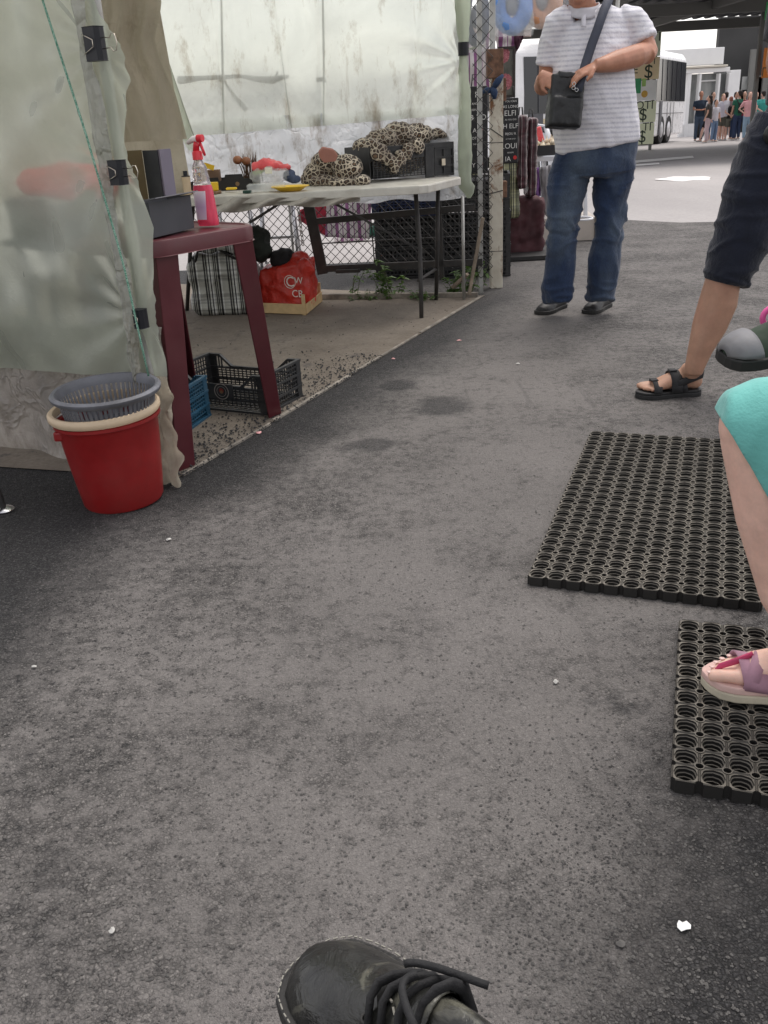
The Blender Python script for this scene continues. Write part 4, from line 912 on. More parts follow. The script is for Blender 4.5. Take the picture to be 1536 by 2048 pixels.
c = D(418, 333, 5.66); mb = MB(); mb.box(c, (.06, .003, .028), (unit(V(1, 0, -.35)), V(0, 1, 0), unit(V(.35, 0, 1)))); tag(mb.build('yellow_card', MYel), 'yellow card sticking out of the black fruit tray', 'card')
mb = MB(); o2 = ow(412, 381); mb.prism([(0, 0), (.13, -.01), (.155, .03), (.14, .12), (0, .12)], V(o2[0]-.02, 5.36, WZ), V(1, 0, 0), V(0, 1, 0), .012); tag(mb.build('wooden_board', MBoard, bevel=.003), 'brown wooden cutting board on the white table', 'board')
mb = MB(); o2 = D(338, 372, 5.5); mb.box(V(o2[0]+.05, 5.5, WZ+.007), (.16, .1, .013)); tag(mb.build('wooden_board', MBoard, bevel=.003), 'wooden board under the bread roll left of the spray bottle', 'board')
MBread = M('brown crust', (.32, .17, .11), .75, .25); MOnion = M('onion brown', (.32, .13, .06), .45, .2)
blob('bread_roll', V(o2[0]+.03, 5.5, WZ+.035), (.055, .035, .018), MBread, 'brown crusty roll on the board left of the spray bottle', 'bread', .007, .2)
cc = D(371, 350, 5.42); cup = thing('cream_cup', (cc[0], 5.42, WZ), 'cream cup with black cap behind the spray bottle', 'cup')
mb = MB(); mb.lathe([(.001, .001), (.020, .001), (.024, .095), (.001, .095)], (cc[0], 5.42, WZ), 18); mb.build('cup_body', MCreamP, cup, sharp=40)
mb = MB(); mb.lathe([(.001, .095), (.024, .095), (.024, .099), (.012, .101), (.012, .125), (.001, .125)], (cc[0], 5.42, WZ), 16); mb.build('cup_cap', MBlack, cup, sharp=40)
for px, py, lab in ((475, 320, 'brown onion in the fruit tray behind the upright edge'), (492, 322, 'second brown onion half buried by leaves in the tray')):
    c = D(px, py, 5.74); mb = MB(); mb.ell(V(c[0], 5.74, c[2]), (.028, .028, .024)); tag(mb.build('onion', MOnion, smooth=True), lab, 'onion')
MTwig = M('dry brown stems', (.12, .07, .045), .9, .3)
mb = MB()
for k in range(26):
    c = D(500+rng.normal(0, 9), 345, 5.76); d = V(rng.normal(0, .03), rng.normal(0, .03), .05+.06*rng.random()); mb.tube([c+V(0, 0, -.05), c+d*.6, c+d], [.003, .003, .001], 4)
tag(mb.build('dry_stems', MTwig), 'bundle of dry brown stems in the fruit tray', 'stems', kind='stuff')
MFilm = NT('clear crinkled plastic'); MFilm.col((.92, .95, .93)); MFilm.rough(.12); MFilm.bump(MFilm.noise(40, 6, .6, dist=2), 1.0, .01)
_t = MFilm.n.new('ShaderNodeBsdfTransparent'); _m = MFilm.n.new('ShaderNodeMixShader'); _m.inputs[0].default_value = .68
MFilm.link(MFilm.b.outputs[0], _m.inputs[1]); MFilm.link(_t.outputs[0], _m.inputs[2]); MFilm.link(_m.outputs[0], MFilm.out.inputs[0]); MFilm = MFilm.m
MCoral = M('coral red bag film', (.78, .10, .11), .35, .15, 10, .8, 30, .01); MLett = M('lettuce green', (.30, .45, .10), .6, .3); MBlueD = M('slate blue cloth', (.06, .08, .14), .8, .2)
q = D(532, 332, 5.62)
mb = MB()
for dx, dz, r_ in ((-.05, .0, (.03, .04, .022)), (0, .01, (.05, .05, .028)), (.05, 0, (.045, .05, .02)), (.10, -.012, (.04, .04, .012))): mb.ell(q+V(dx, 0, dz), r_)
cloth_heap('coral_bag', mb, 'coral red plastic bag crumpled on top of the produce heap', m=MCoral, cat='plastic bag', amp=.010, fs=20)
mb = MB()
for px, py, r_ in ((515, 350, (.04, .04, .03)), (540, 345, (.06, .05, .035)), (562, 348, (.05, .05, .03)), (535, 360, (.09, .06, .02))): mb.ell(D(px, py, 5.6), r_)
cloth_heap('clear_bag', mb, 'clear plastic bag of greens under the coral red bag', m=MFilm, cat='plastic bag', amp=.012, fs=22)
mb = MB()
for px, py, r_ in ((512, 345, (.025, .02, .018)), (520, 340, (.03, .03, .012))): mb.ell(D(px, py, 5.62), r_)
cloth_heap('lettuce', mb, 'green lettuce inside the clear bag beside the fruit tray', m=MLett, cat='lettuce', amp=.01, fs=30)
mb = MB(); mb.ell(D(580, 352, 5.62), (.035, .04, .03)); mb.ell(D(590, 358, 5.6), (.03, .03, .02)); cloth_heap('slate_cloth', mb, 'slate blue cloth wedged between clear bag and leopard heap', m=MBlueD, amp=.008, fs=24)
MNote = M('cream note paper', (.82, .80, .66), .7, .04)
mb = MB(); mb.box(D(537, 341, 5.53), (.040, .001, .034), (unit(V(1, 0, -.08)), V(0, 1, 0), unit(V(.08, 0, 1)))); tag(mb.build('paper_note', MNote), 'cream square paper note stuck on the clear bag', 'note')
# clear clamshell tray and yellow plate
cb0 = ow(508, 380); mb = MB(); lx = .21
mb.box(V(cb0[0]+.09, 5.36, WZ+.022), (lx, .09, .042)); tag(mb.build('clear_tray', MFilm, bevel=.008), 'clear plastic food tray between wooden board and yellow plate', 'tray')
MGreenD = M('dark green plastic', (.01, .05, .035), .4, .1)
mb = MB(); mb.box(V(cb0[0]-.012, 5.30, WZ+.008), (.045, .04, .014)); tag(mb.build('green_box', MGreenD, bevel=.003), 'small dark green box at the left of the clear tray', 'box')
pl_ = ow(582, 381); mb = MB(); mb.lathe([(.001, .003), (.055, .003), (.085, .022), (.105, .027), (.106, .024), (.088, .018), (.058, .0), (.001, .0)], V(pl_[0], 5.30, WZ), 40, (V(1, 0, 0), V(0, .8, 0), V(0, 0, 1)))
tag(mb.build('yellow_plate', MYel, sharp=40), 'yellow plastic plate at the front edge of the white table', 'plate')

# ---------------------------------------------------------------- bags on the stall floor
def plaid(name, base, dark, light, s1=7.5, s2=8.5, ax=(.8, .6), rough=.45, crinkle=.5):
    t = NT(name); x, y, z = t.xyz(); u = t.math('ADD', t.math('MULTIPLY', x, ax[0]), t.math('MULTIPLY', y, ax[1]))
    def bands(co, f, off):
        return t.ramp(t.math('FRACT', t.math('ADD', t.math('MULTIPLY', co, f), off)), [(0, base), (.26, dark), (.33, base), (.36, dark), (.42, base), (.45, light), (.50, dark), (.55, light), (.62, base), (.69, dark), (.735, base), (.765, dark), (.81, base), (.85, dark), (.94, light)], 'CONSTANT')
    a_, b_ = bands(u, s1, .1), bands(z, s2, .35)
    c = t.mix(1.0, a_, b_, 'MULTIPLY'); c = t.mix(.45, a_, c); 
    c = t.mix(.5, c, t.ramp(t.noise(6, 5, .6), [(.3, .5), (.7, 1.2)]), 'MULTIPLY')
    t.col(c); t.rough(rough); t.bump(t.noise(16, 5, .6, dist=1), crinkle, .02); return t.m
MPlaid = plaid('white black checked bag', (.46, .46, .42), (.015, .014, .015), (.72, .72, .70), 7.0, 4.2, (1.0, .12))
def soft_bag(name, foot, wx, dy, h, m, label, rz=0, voxel=.014, amp=.016, top=1.0, cat='bag', fs=9, sag=.06):
    t = thing(name, foot, label, cat); ex = V(math.cos(rz), math.sin(rz), 0); ey = V(-ex[1], ex[0], 0); f = np.array(foot, float)
    mb = MB(); n = 9
    mb.add([f+ex*a_*wx/2+ey*b_*dy/2+V(0, 0, .004) for a_, b_ in ((-1, -1), (1, -1), (1, 1), (-1, 1))]+[f+ex*a_*wx/2*top+ey*b_*dy/2*(.8+.2*top)+V(0, 0, h-sag*(a_ > 0)*0) for a_, b_ in ((-1, -1), (1, -1), (1, 1), (-1, 1))],
           [(3, 2, 1, 0), (4, 5, 6, 7), (0, 1, 5, 4), (1, 2, 6, 5), (2, 3, 7, 6), (3, 0, 4, 7)])
    def fn(co, no):
        r_ = co-f; out = co.copy()
        for i, p in enumerate(co):
            zz = r_[i, 2]/h; k = amp*(nz(p, fs)*1.2+(1-2*abs(nz(p, fs*1.7, 4)))*.7)+.02*math.sin(max(0, min(1, zz))*math.pi)
            out[i] = p+no[i]*k*min(1, zz*6+.15)
            if out[i][2] < .003: out[i][2] = .003
        return out
    fuse('bag_body', mb, m, t, voxel, 4, fn); return t, ex, ey
pg1 = G(445, 634); pb_, ex, ey = soft_bag('checked_bag', pg1+V(.02, .14, 0), .34, .22, .36, MPlaid, 'white and black checked zip bag on the floor behind the maroon leg', -.12, amp=.02)
MBagDk = M('black bag trim', (.015, .014, .014), .6, .1)
mb = MB(); mb.tube([pg1+V(-.13, .03, .33), pg1+V(-.10, -.01, .40), pg1+V(.02, -.015, .41), pg1+V(.12, .01, .34)], .008, 8); mb.build('handle', MBagDk, pb_, smooth=True)
MDkGr = M('dark green black cloth', (.02, .025, .02), .85, .4, 12, .5, 30, .01)
mb = MB()
for px, py, r_ in ((470, 478, (.12, .1, .07)), (505, 476, (.10, .1, .06)), (522, 500, (.06, .08, .06))): mb.ell(D(px, py, 5.85), r_)
cloth_heap('dark_bundle', mb, 'dark bundle of clothes piled behind the checked bag', m=MDkGr, cat='clothes', voxel=.014, amp=.02, fs=10)
pl2 = plaid('checked bag flap', (.40, .40, .36), (.02, .02, .02), (.6, .6, .58), 9, 5, (.9, .4))
mb = MB(); mb.grid(lambda u, v: D(395+u*75+10*v, 478+v*26+4*math.sin(u*9), 5.6+.03*math.sin(u*7)), 14, 6); tag(mb.build('checked_cloth', pl2, smooth=True, solid=.004), 'checked cloth draped under the maroon table top above the checked bag', 'cloth')
# wooden crate with the red bag
MCrW = M('pale poplar wood', (.52, .37, .19), .7, .15, 25, .2, 60, .002)
wf = [G(517, 628), G(612, 632), G(652, 598)]
wx1 = unit(wf[1]-wf[0]); wl = np.linalg.norm(wf[1]-wf[0]); wy1 = V(-wx1[1], wx1[0], 0); wd = .30
wc = thing('wooden_crate', wf[0], 'low pale wooden fruit crate holding the red bag on the stall floor', 'crate')
wy1 = unit(wf[2]-wf[1]); wd = min(.42, np.linalg.norm(wf[2]-wf[1]))
Wp = lambda a_, b_, z_: wf[0]+wx1*a_+wy1*b_+V(0, 0, z_)
def wslat(p, q, h_, th=.006, nm='slat'): mb = MB(); mb.bar(p, q, th, h_); mb.build(nm, MCrW, wc, bevel=.001)
wslat(Wp(0, 0, .04), Wp(wl, 0, .04), .06); wslat(Wp(0, wd, .04), Wp(wl, wd, .04), .06); wslat(Wp(wl+.003, .004, .04), Wp(wl+.003, wd-.004, .04), .06); wslat(Wp(-.003, .004, .04), Wp(-.003, wd-.004, .04), .06)
for k in range(4): mb = MB(); mb.bar(Wp(.01, wd*(.12+.25*k), .008), Wp(wl-.01, wd*(.12+.25*k), .008), wd*.2, .004); mb.build('bottom_slat', MCrW, wc)
for a_, b_ in ((.012, .008), (wl-.012, .008), (wl-.012, wd-.008), (.012, wd-.008)): mb = MB(); mb.box(Wp(a_, b_, .065), (.022, .016, .125), (wx1, wy1, Zu)); mb.build('corner_post', MCrW, wc, bevel=.001)
MRedB = M('red woven bag', (.50, .030, .018), .4, .2, 9, .9, 22, .015)
rbp = Wp(wl*.50, wd*.5, .012)
rbg = thing('red_bag', rbp, 'red shopping bag with white letters stuffed in the wooden crate', 'bag')
mb = MB(); ang_ = math.atan2(wx1[1], wx1[0])
mb.add([rbp+wx1*a_*.155+wy1*b_*.12 for a_, b_ in ((-1, -1), (1, -1), (1, 1), (-1, 1))]+[rbp+wx1*a_*.165+wy1*b_*.10+V(0, 0, .23+.06*(a_ > 0)) for a_, b_ in ((-1, -1), (1, -1), (1, 1), (-1, 1))], [(3, 2, 1, 0), (4, 5, 6, 7), (0, 1, 5, 4), (1, 2, 6, 5), (2, 3, 7, 6), (3, 0, 4, 7)])
mb.ell(rbp+wx1*.09+V(0, 0, .29), (.06, .06, .04)); mb.ell(rbp+wx1*.15+wy1*-.06+V(0, 0, .25), (.04, .05, .05))
def fnr(co, no):
    return co+no*np.array([.016*(1-2*abs(nz(p, 10)))+.009*nz(p, 24, 3) for p in co])[:, None]
fuse('bag_body', mb, MRedB, rbg, .012, 3, fnr)
MWtxt = M('white bag lettering', (.72, .68, .62), .6, .1)
fo = rbp-wy1*.12+wx1*.0; tn = unit(np.cross(wx1, Zu))
text_mesh('bag_lettering', 'C', MWtxt, .085, rbp-wy1*.142+wx1*.055+V(0, 0, .175), wx1, Zu, rbg); text_mesh('bag_lettering', 'W', MWtxt, .055, rbp-wy1*.142+wx1*.115+V(0, 0, .185), wx1, Zu, rbg)
text_mesh('bag_lettering', 'CB', MWtxt, .062, rbp-wy1*.142+wx1*.10+V(0, 0, .105), wx1, Zu, rbg)
mb = MB()
for r0, r1 in ((.030, .034),): 
    c_ = rbp-wy1*.146+wx1*.055+V(0, 0, .178); mb.add([c_+wx1*r_*math.cos(a_)+Zu*r_*math.sin(a_) for r_ in (.036, .040) for a_ in np.linspace(0, 6.283, 24, endpoint=False)], [(k, (k+1) % 24, 24+(k+1) % 24, 24+k) for k in range(24)])
mb.build('letter_ring', MWtxt, rbg)
MBlkCl = M('black knit cloth', (.012, .011, .013), .9, .3, 20, .6, 60, .004)
mb = MB(); c_ = rbp+wx1*-.02+V(0, 0, .29); mb.ell(c_, (.085, .08, .06)); mb.ell(c_+wx1*.07+V(0, 0, -.02), (.06, .06, .05)); cloth_heap('black_jumper', mb, 'black knitted cloth bulging out of the red bag', m=MBlkCl, cat='clothes', amp=.012, fs=12, voxel=.012)
# brown barrel / chair leg left of the bag
MBarrel = M('dark brown plastic', (.05, .038, .028), .6, .3, 10, .3, grime=.4)
bp_ = G(348, 618); mb = MB(); mb.lathe([(.001, .0), (.08, .0), (.10, .2), (.10, .42), (.09, .45), (.001, .45)], bp_+V(-.08, .15, 0), 24); tag(mb.build('brown_drum', MBarrel, sharp=40), 'dark brown drum under the white table behind the maroon leg', 'drum')

# ---------------------------------------------------------------- weeds along the fence
MLeaf = NT('weed leaf'); MLeaf.col(MLeaf.ramp(MLeaf.noise(9, 3), [(.3, (.035, .075, .018)), (.7, (.10, .17, .04))])); MLeaf.rough(.55)
_tr = MLeaf.n.new('ShaderNodeBsdfTranslucent'); _tr.inputs[0].default_value = (.10, .2, .03, 1); _m = MLeaf.n.new('ShaderNodeMixShader'); _m.inputs[0].default_value = .3
MLeaf.link(MLeaf.b.outputs[0], _m.inputs[1]); MLeaf.link(_tr.outputs[0], _m.inputs[2]); MLeaf.link(_m.outputs[0], MLeaf.out.inputs[0]); MLeaf = MLeaf.m
MStem = M('weed stem', (.10, .12, .05), .8, .2)
def weed(px, py, h_, nst, lsz, label, spread=.06):
    base = G(px, py); t = thing('weed', base, label, 'weed', 'weeds at the fence foot'); ms = MB(); ml = MB()
    for k in range(nst):
        a_ = rng.random()*6.28; p = base+V(math.cos(a_), math.sin(a_)*.5, 0)*spread*rng.random(); d = V(math.cos(a_)*.3, math.sin(a_)*.2, 1)*h_*(.6+.4*rng.random())
        pts = [p, p+d*.5+V(rng.normal(0, .01), 0, 0), p+d+V(math.cos(a_)*.03, 0, 0)]; ms.tube(pts, [.003, .0022, .001], 5)
        for j in range(int(7+h_*22)):
            f = .15+.85*rng.random(); q = p+d*f; b = rng.random()*6.28; L = lsz*(.6+.6*rng.random()); ld = unit(V(math.cos(b), math.sin(b), .25*rng.normal())); sd_ = unit(np.cross(ld, Zu)); dr = V(0, 0, -L*.25)
            ml.add([q, q+ld*L*.35+sd_*L*.28+V(0, 0, L*.05), q+ld*L*.7+sd_*L*.2+dr*.5, q+ld*L+dr, q+ld*L*.7-sd_*L*.2+dr*.5, q+ld*L*.35-sd_*L*.28+V(0, 0, L*.05)], [(0, 1, 2, 3), (0, 3, 4, 5)])
    ms.build('stems', MStem, t); ml.build('leaves', MLeaf, t)
weed(700, 590, .22, 3, .04, 'low weed below the gate hinge'); weed(790, 590, .26, 7, .055, 'leafy weed tuft in the middle of the fence foot', .10); weed(775, 596, .10, 7, .04, 'creeping weed mat in front of the middle tuft', .12)
weed(905, 592, .13, 5, .05, 'short weed left of the thin sheet pole'); weed(925, 590, .20, 6, .05, 'weed tuft round the leaning offcut'); weed(950, 580, .2, 5, .045, 'weed growing between the leaning stick and fence pole')
weed(730, 600, .06, 8, .03, 'flat weed patch left of the middle tuft', .14); weed(850, 600, .07, 7, .035, 'flat weed patch behind the folding table leg', .12)

# ---------------------------------------------------------------- crates stacked beyond the fence
def stack(px0, px1, py, Y, rows, m, lab0):
    a_ = D(px0, py, Y); b_ = D(px1, py, Y); L = b_[0]-a_[0]
    z = .0
    for i, (h_, mm, lb) in enumerate(rows):
        t = crate('market_crate', V((a_[0]+b_[0])/2+.01*rng.normal(), Y+.18, z+.002), -.06+.03*rng.normal(), L, .36, h_, mm, lb, 'crates stacked behind the fence', False, (15, 6), .0105); z += h_+.002
Y1 = 6.72
stack(757, 880, 565, Y1, [(.21, MCrateBk, 'bottom black crate of the left stack behind the fence'), (.21, MCrateBk, 'second black crate of the left stack behind the fence'), (.26, MCrateNv, 'navy blue crate on top of the left stack behind the fence')], None, '')
stack(885, 1022, 560, Y1-.1, [(.22, MCrateBk, 'bottom black crate behind the cream corner post'), (.22, MCrateBk, 'middle black crate behind the cream corner post'), (.24, MCrateBk, 'top black crate behind the cream corner post')], None, '')

# ---------------------------------------------------------------- goods hung and stacked to the right of the corner post
MText = M('white print', (.70, .69, .66), .6, .05); MRedPr = M('red print', (.60, .03, .03), .6, .05)
MBlkPaper = M('black printed carrier', (.010, .010, .012), .5, .2, 8, .3, 20, .006)
def carrier(px0, px1, py0, py1, Y, lines, label, tilt=0):
    a_, b_ = D(px0, py1, Y), D(px1, py1, Y); top = D((px0+px1)/2, py0, Y)[2]; zb = a_[2]; w = b_[0]-a_[0]; h_ = top-zb
    o = V((a_[0]+b_[0])/2, Y, zb); t = thing('printed_carrier_bag', o, label, 'bag', 'black bags printed with words')
    mb = MB(); mb.box(o+V(0, .03, h_/2), (w, .06, h_)); mb.build('bag_body', MBlkPaper, t, bevel=.006)
    mb = MB(); mb.tube([o+V(-w*.25, .0, h_), o+V(-w*.2, 0, h_+.07), o+V(w*.2, 0, h_+.07), o+V(w*.25, 0, h_)], .004, 6); mb.build('handle', MBagDk, t, smooth=True)
    for (f, body, sz, dx, m_) in lines:
        text_mesh('bag_lettering', body, m_, sz, o+V(dx*w, -.001, h_*f), V(1, 0, 0), Zu, t, .001)
    return t
carrier(1002, 1036, 196, 432*0+328, 6.95, [(.95, 'YOU CAN', .018, .05, MText), (.87, 'AS LONG', .026, .05, MText), (.77, 'ELFI', .050, .02, MText), (.675, 'AS YOU DO', .015, .05, MText), (.575, 'H ELF', .044, .04, MText), (.46, 'BIJOU R', .022, .05, MText), (.38, 'OF THE WAY', .012, .05, MText), (.27, '.OUI', .050, .03, MText), (.17, 'BELIEVE', .013, .05, MText), (.07, 'IA', .046, -.1, MText), (.08, '\u2022', .11, .32, MRedPr)], 'black bag printed AS LONG and OUI right of the cream corner post')
carrier(934, 976, 172, 345, 6.75, [(.90, 'R', .05, .0, MText), (.80, 'AND', .02, -.1, MText), (.73, 'BEFORE', .018, -.05, MText), (.64, '& YO', .048, .05, MText), (.49, 'A', .042, -.12, MText), (.495, '\u2022', .12, .16, MRedPr), (.40, 'OT FU', .024, -.02, MText), (.33, 'THE WAY', .014, 0, MText), (.22, 'L', .05, .05, MText), (.08, 'Y', .04, -.18, MText), (.085, '\u2022', .12, .16, MRedPr)], 'black bag printed & YO seen through the mesh left of the corner post')
# framed rose print
fr = thing('rose_picture', D(1012, 195, 7.05), 'tall framed picture of two pink roses behind the rusty bracket', 'picture')
a_, b_ = D(996, 196, 7.05), D(1030, 196, 7.05); top = D(1013, 93, 7.05)[2]; w = b_[0]-a_[0]; h_ = top-a_[2]; o = V((a_[0]+b_[0])/2, 7.05, a_[2])
MFrm = M('dark wood frame', (.03, .022, .018), .5, .2)
for c_, q_ in ((V(-w/2+.008, 0, h_/2), (.016, .02, h_)), (V(w/2-.008, 0, h_/2), (.016, .02, h_)), (V(0, 0, .008), (w-.032, .02, .016)), (V(0, 0, h_-.008), (w-.032, .02, .016))): mb = MB(); mb.box(o+c_, q_); mb.build('frame', MFrm, fr)
MCanv = NT('rose print'); _x, _y, _z = MCanv.xyz(); 
def rosecol(cx, cz, r_):
    d = MCanv.math('SQRT', MCanv.math('ADD', MCanv.math('POWER', MCanv.math('SUBTRACT', _x, cx), 2), MCanv.math('POWER', MCanv.math('MULTIPLY', MCanv.math('SUBTRACT', _z, cz), .85), 2)))
    return MCanv.ramp(MCanv.math('ADD', MCanv.math('DIVIDE', d, r_), MCanv.math('MULTIPLY', MCanv.math('SUBTRACT', MCanv.noise(60, 3), .5), .5)), [(.3, 1.), (.95, 1.), (1., 0.)])
c_ = MCanv.ramp(MCanv.noise(9, 4), [(.3, (.06, .065, .05)), (.7, (.19, .18, .15))])
for cx, cz in ((-.02, .27), (.0, .10)):
    ros = MCanv.ramp(MCanv.noise(50, 3, dist=1.5), [(.3, (.25, .02, .04)), (.7, (.62, .24, .26))]); c_ = MCanv.mix(rosecol(cx, cz, .045), c_, ros)
MCanv.col(c_); MCanv.rough(.5)
mb = MB(); mb.box(o+V(0, .004, h_/2), (w-.03, .006, h_-.03)); mb.build('picture_canvas', MCanv.m, fr)
# striped purple cloths
def stripe_mat(name, cols, f, ax=0):
    t = NT(name); co = t.xyz()[ax]; t.col(t.mix(.3, stripes(t, co, f, cols), t.ramp(t.noise(8, 4), [(.3, .5), (.7, 1.1)]), 'MULTIPLY')); t.rough(.8); return t.m
MStripe = stripe_mat('purple white stripes', [(0, (.30, .12, .26)), (.30, (.72, .68, .66)), (.42, (.62, .50, .58)), (.48, (.72, .68, .66)), (.62, (.30, .12, .26)), (.70, (.72, .68, .66))], 11)
def hung(name, P, Y, m, label, cat='cloth', amp=.02, nf=9, group=None):
    (x0, y0), (x1, y1), (x2, y2), (x3, y3) = P   # tl tr br bl
    def f(u, v):
        p = (np.array(D(x3, y3, Y))*(1-u)+np.array(D(x2, y2, Y))*u)*(1-v)+(np.array(D(x0, y0, Y))*(1-u)+np.array(D(x1, y1, Y))*u)*v
        return p+V(0, amp*math.sin(u*nf+2*nz((u, v, Y), 3))+amp*.6*nz((u*4, v*2, Y), 2), 0)
    mb = MB(); mb.grid(f, 24, 14); return tag(mb.build(name, m, smooth=True, solid=.003), label, cat, group)
hung('striped_cloth', [(928, 78), (978, 66), (978, 190), (928, 180)], 7.35, MStripe, 'purple and white striped cloth behind the mesh above the printed bag')
hung('striped_cloth', [(990, 52), (1036, 56), (1032, 98), (994, 98)], 7.35, MStripe, 'purple and white striped cloth above the rose picture')
MPlum = M('plum cloth', (.10, .035, .06), .85, .3, 12, .4, 20, .01); MBeigeC = M('dusty beige cloth', (.50, .42, .38), .85, .2, 8, .5, 20, .01)
hung('plum_cloth', [(1028, 55), (1050, 50), (1046, 78), (1030, 110)], 7.3, MPlum, 'plum cloth bunched beside the striped cloth'); hung('beige_cloth', [(925, 28), (1068, 34), (1062, 74), (925, 84)], 7.5, MBeigeC, 'dusty beige cloth strip behind the hanging packs', nf=20)
MGrnSign = M('sage green board', (.30, .33, .20), .7, .15)
mb = MB(); a_, b_ = D(930, 100, 6.9), D(967, 92, 6.9); mb.bar(a_, b_, .012, .075, up=(0, 1, 0)); gs = mb.build('green_sign_board', MGrnSign, bevel=.003); tag(gs, 'sage green board behind the mesh at the top', 'board')
# packed cushions in clear bags
def pack(px, py, w, h_, Y, m1, m2, label, hook):
    c = D(px, py, Y); t = thing('packed_cushion', c, label, 'cushion pack', 'packed neck cushions hanging at the stall front')
    mb = MB(); n = 26; pts = []
    for k in range(n):
        a_ = math.radians(100+340*k/(n-1)); pts.append(c+V(w*.36*math.cos(a_), .01*math.sin(k), h_*.36*math.sin(a_)))
    mb.tube(pts, [(.018+.010*math.sin(math.pi*k/(n-1)))*w/.17*1.3 for k in range(n)], 12); mb.build('cushion', m1, t, smooth=True)
    mb = MB(); mb.ell(c+V(0, .01, -.01), (w*.2, .02, h_*.16)); mb.build('cushion_core', m2, t, smooth=True)
    mb = MB(); mb.grid(lambda u, v: c+V((u-.5)*w*(1.05+.06*math.sin(v*9)), -.045-.012*math.sin(u*13+v*8)*(.5)-.03*math.sin(u*math.pi)*math.sin(v*math.pi), (v-.5)*h_*1.05), 18, 18); mb.build('clear_cover', MFilm, t, smooth=True)
    mb = MB(); mb.tube([c+V(0, -.02, h_*.5), c+V(0, 0, h_*.5+.12)], .003, 6); mb.build('hook', MGalv, t, smooth=True)
MNavyP = M('navy plush', (.02, .028, .08), .8, .2, 20, .4); MBlueP = M('blue plush', (.16, .33, .72), .8, .15, 20, .4); MOrP = M('orange plush', (.62, .30, .16), .8, .15, 20, .4); MGryP = M('grey plush', (.22, .22, .25), .85, .3, 25, .4)
pack(952, 30, .17, .42, 6.72, MNavyP, MNavyP, 'navy cushion in a clear pack hanging left of the grey upper post', 1)
pack(1024, 8, .25, .36, 6.72, MBlueP, MGryP, 'blue rimmed cushion in a clear pack hanging right of the grey upper post', 1)
pack(1084, -2, .25, .34, 6.75, MOrP, MGryP, 'orange rimmed cushion in a clear pack nearest the man', 1)
pack(1150, 0, .24, .34, 7.1, MGryP, MNavyP, 'grey cushion pack hanging behind the man', 1)
a_ = D(925, -60, 6.7); b_ = D(1240, -72, 6.75); mb = MB(); mb.tube([a_, b_], .014, 10); rl = mb.build('hanging_rail', MGalv, smooth=True); tag(rl, 'grey rail carrying the packed cushions above the stall front', 'rail')
mb = MB(); mb.tube([b_, V(b_[0], b_[1]+.1, 0.0)], .014, 8)
tag(mb.build('rail_pole', MGalv, smooth=True), 'grey pole holding the cushion rail behind the man', 'pole')
# checked bags
MPlG = plaid('green cream check', (.40, .40, .24), (.03, .035, .02), (.62, .60, .42), 8, 6, (1, .1), crinkle=.3); MPlM = plaid('maroon white check', (.10, .022, .035), (.025, .008, .01), (.55, .45, .44), 14, 3.0, (1, .1), crinkle=.3)
def boxbag(px0, px1, py0, py1, Y, dy, m, label, skew=0):
    a_, b_ = D(px0, py1, Y), D(px1, py1, Y); zt_ = D((px0+px1)/2, py0, Y)[2]; zb = max(.0, a_[2]); w = b_[0]-a_[0]
    t = thing('checked_bag', V((a_[0]+b_[0])/2, Y, zb), label, 'bag', 'checked bags at the next stall')
    mb = MB(); mb.box(V((a_[0]+b_[0])/2, Y+dy/2, (zb+zt_)/2+.002), (w, dy, zt_-zb)); 
    def fn(co, no): return co+no*np.array([.010*nz(p, 12)+.006*nz(p, 30) for p in co])[:, None]
    fuse('bag_body', mb, m, t, .016, 3, fn)
    cx = (a_[0]+b_[0])/2; mb = MB(); mb.tube([V(cx-w*.25, Y+dy/2, zt_-.02), V(cx-w*.15, Y+dy/2, zt_+.06), V(cx+w*.15, Y+dy/2, zt_+.06), V(cx+w*.25, Y+dy/2, zt_-.02)], .006, 6); mb.build('handle', MBagDk, t, smooth=True)
boxbag(985, 1040, 318, 440, 7.35, .2, MPlG, 'green and cream checked bag under the black printed bag')
boxbag(880, 960, 300, 425, 7.6, .2, MPlG, 'green and cream checked bag seen through the fence left of the post')
boxbag(1036, 1054, 232, 380, 7.3, .25, MPlM, 'maroon checked bag standing just right of the printed bag'); boxbag(1055, 1074, 236, 395, 7.45, .25, MPlM, 'second maroon checked bag from the corner post')
MMarC = M('dark maroon cloth', (.06, .018, .022), .8, .3, 8, .5, 16, .01)
q = D(1058, 400, 7.5); mb = MB(); mb.box(V(q[0]-.03, 7.65, .22), (.30, .3, .42)); cloth_heap('maroon_sack', mb, 'dark maroon sack on the ground below the maroon checked bags', m=MMarC, cat='sack', voxel=.02, amp=.02, fs=7)
mb = MB(); mb.box(V(q[0]+.02, 7.5, .02), (.55, .5, .035)); tag(mb.build('black_pallet', MBagDk, bevel=.005), 'low black pallet under the maroon sack', 'pallet')
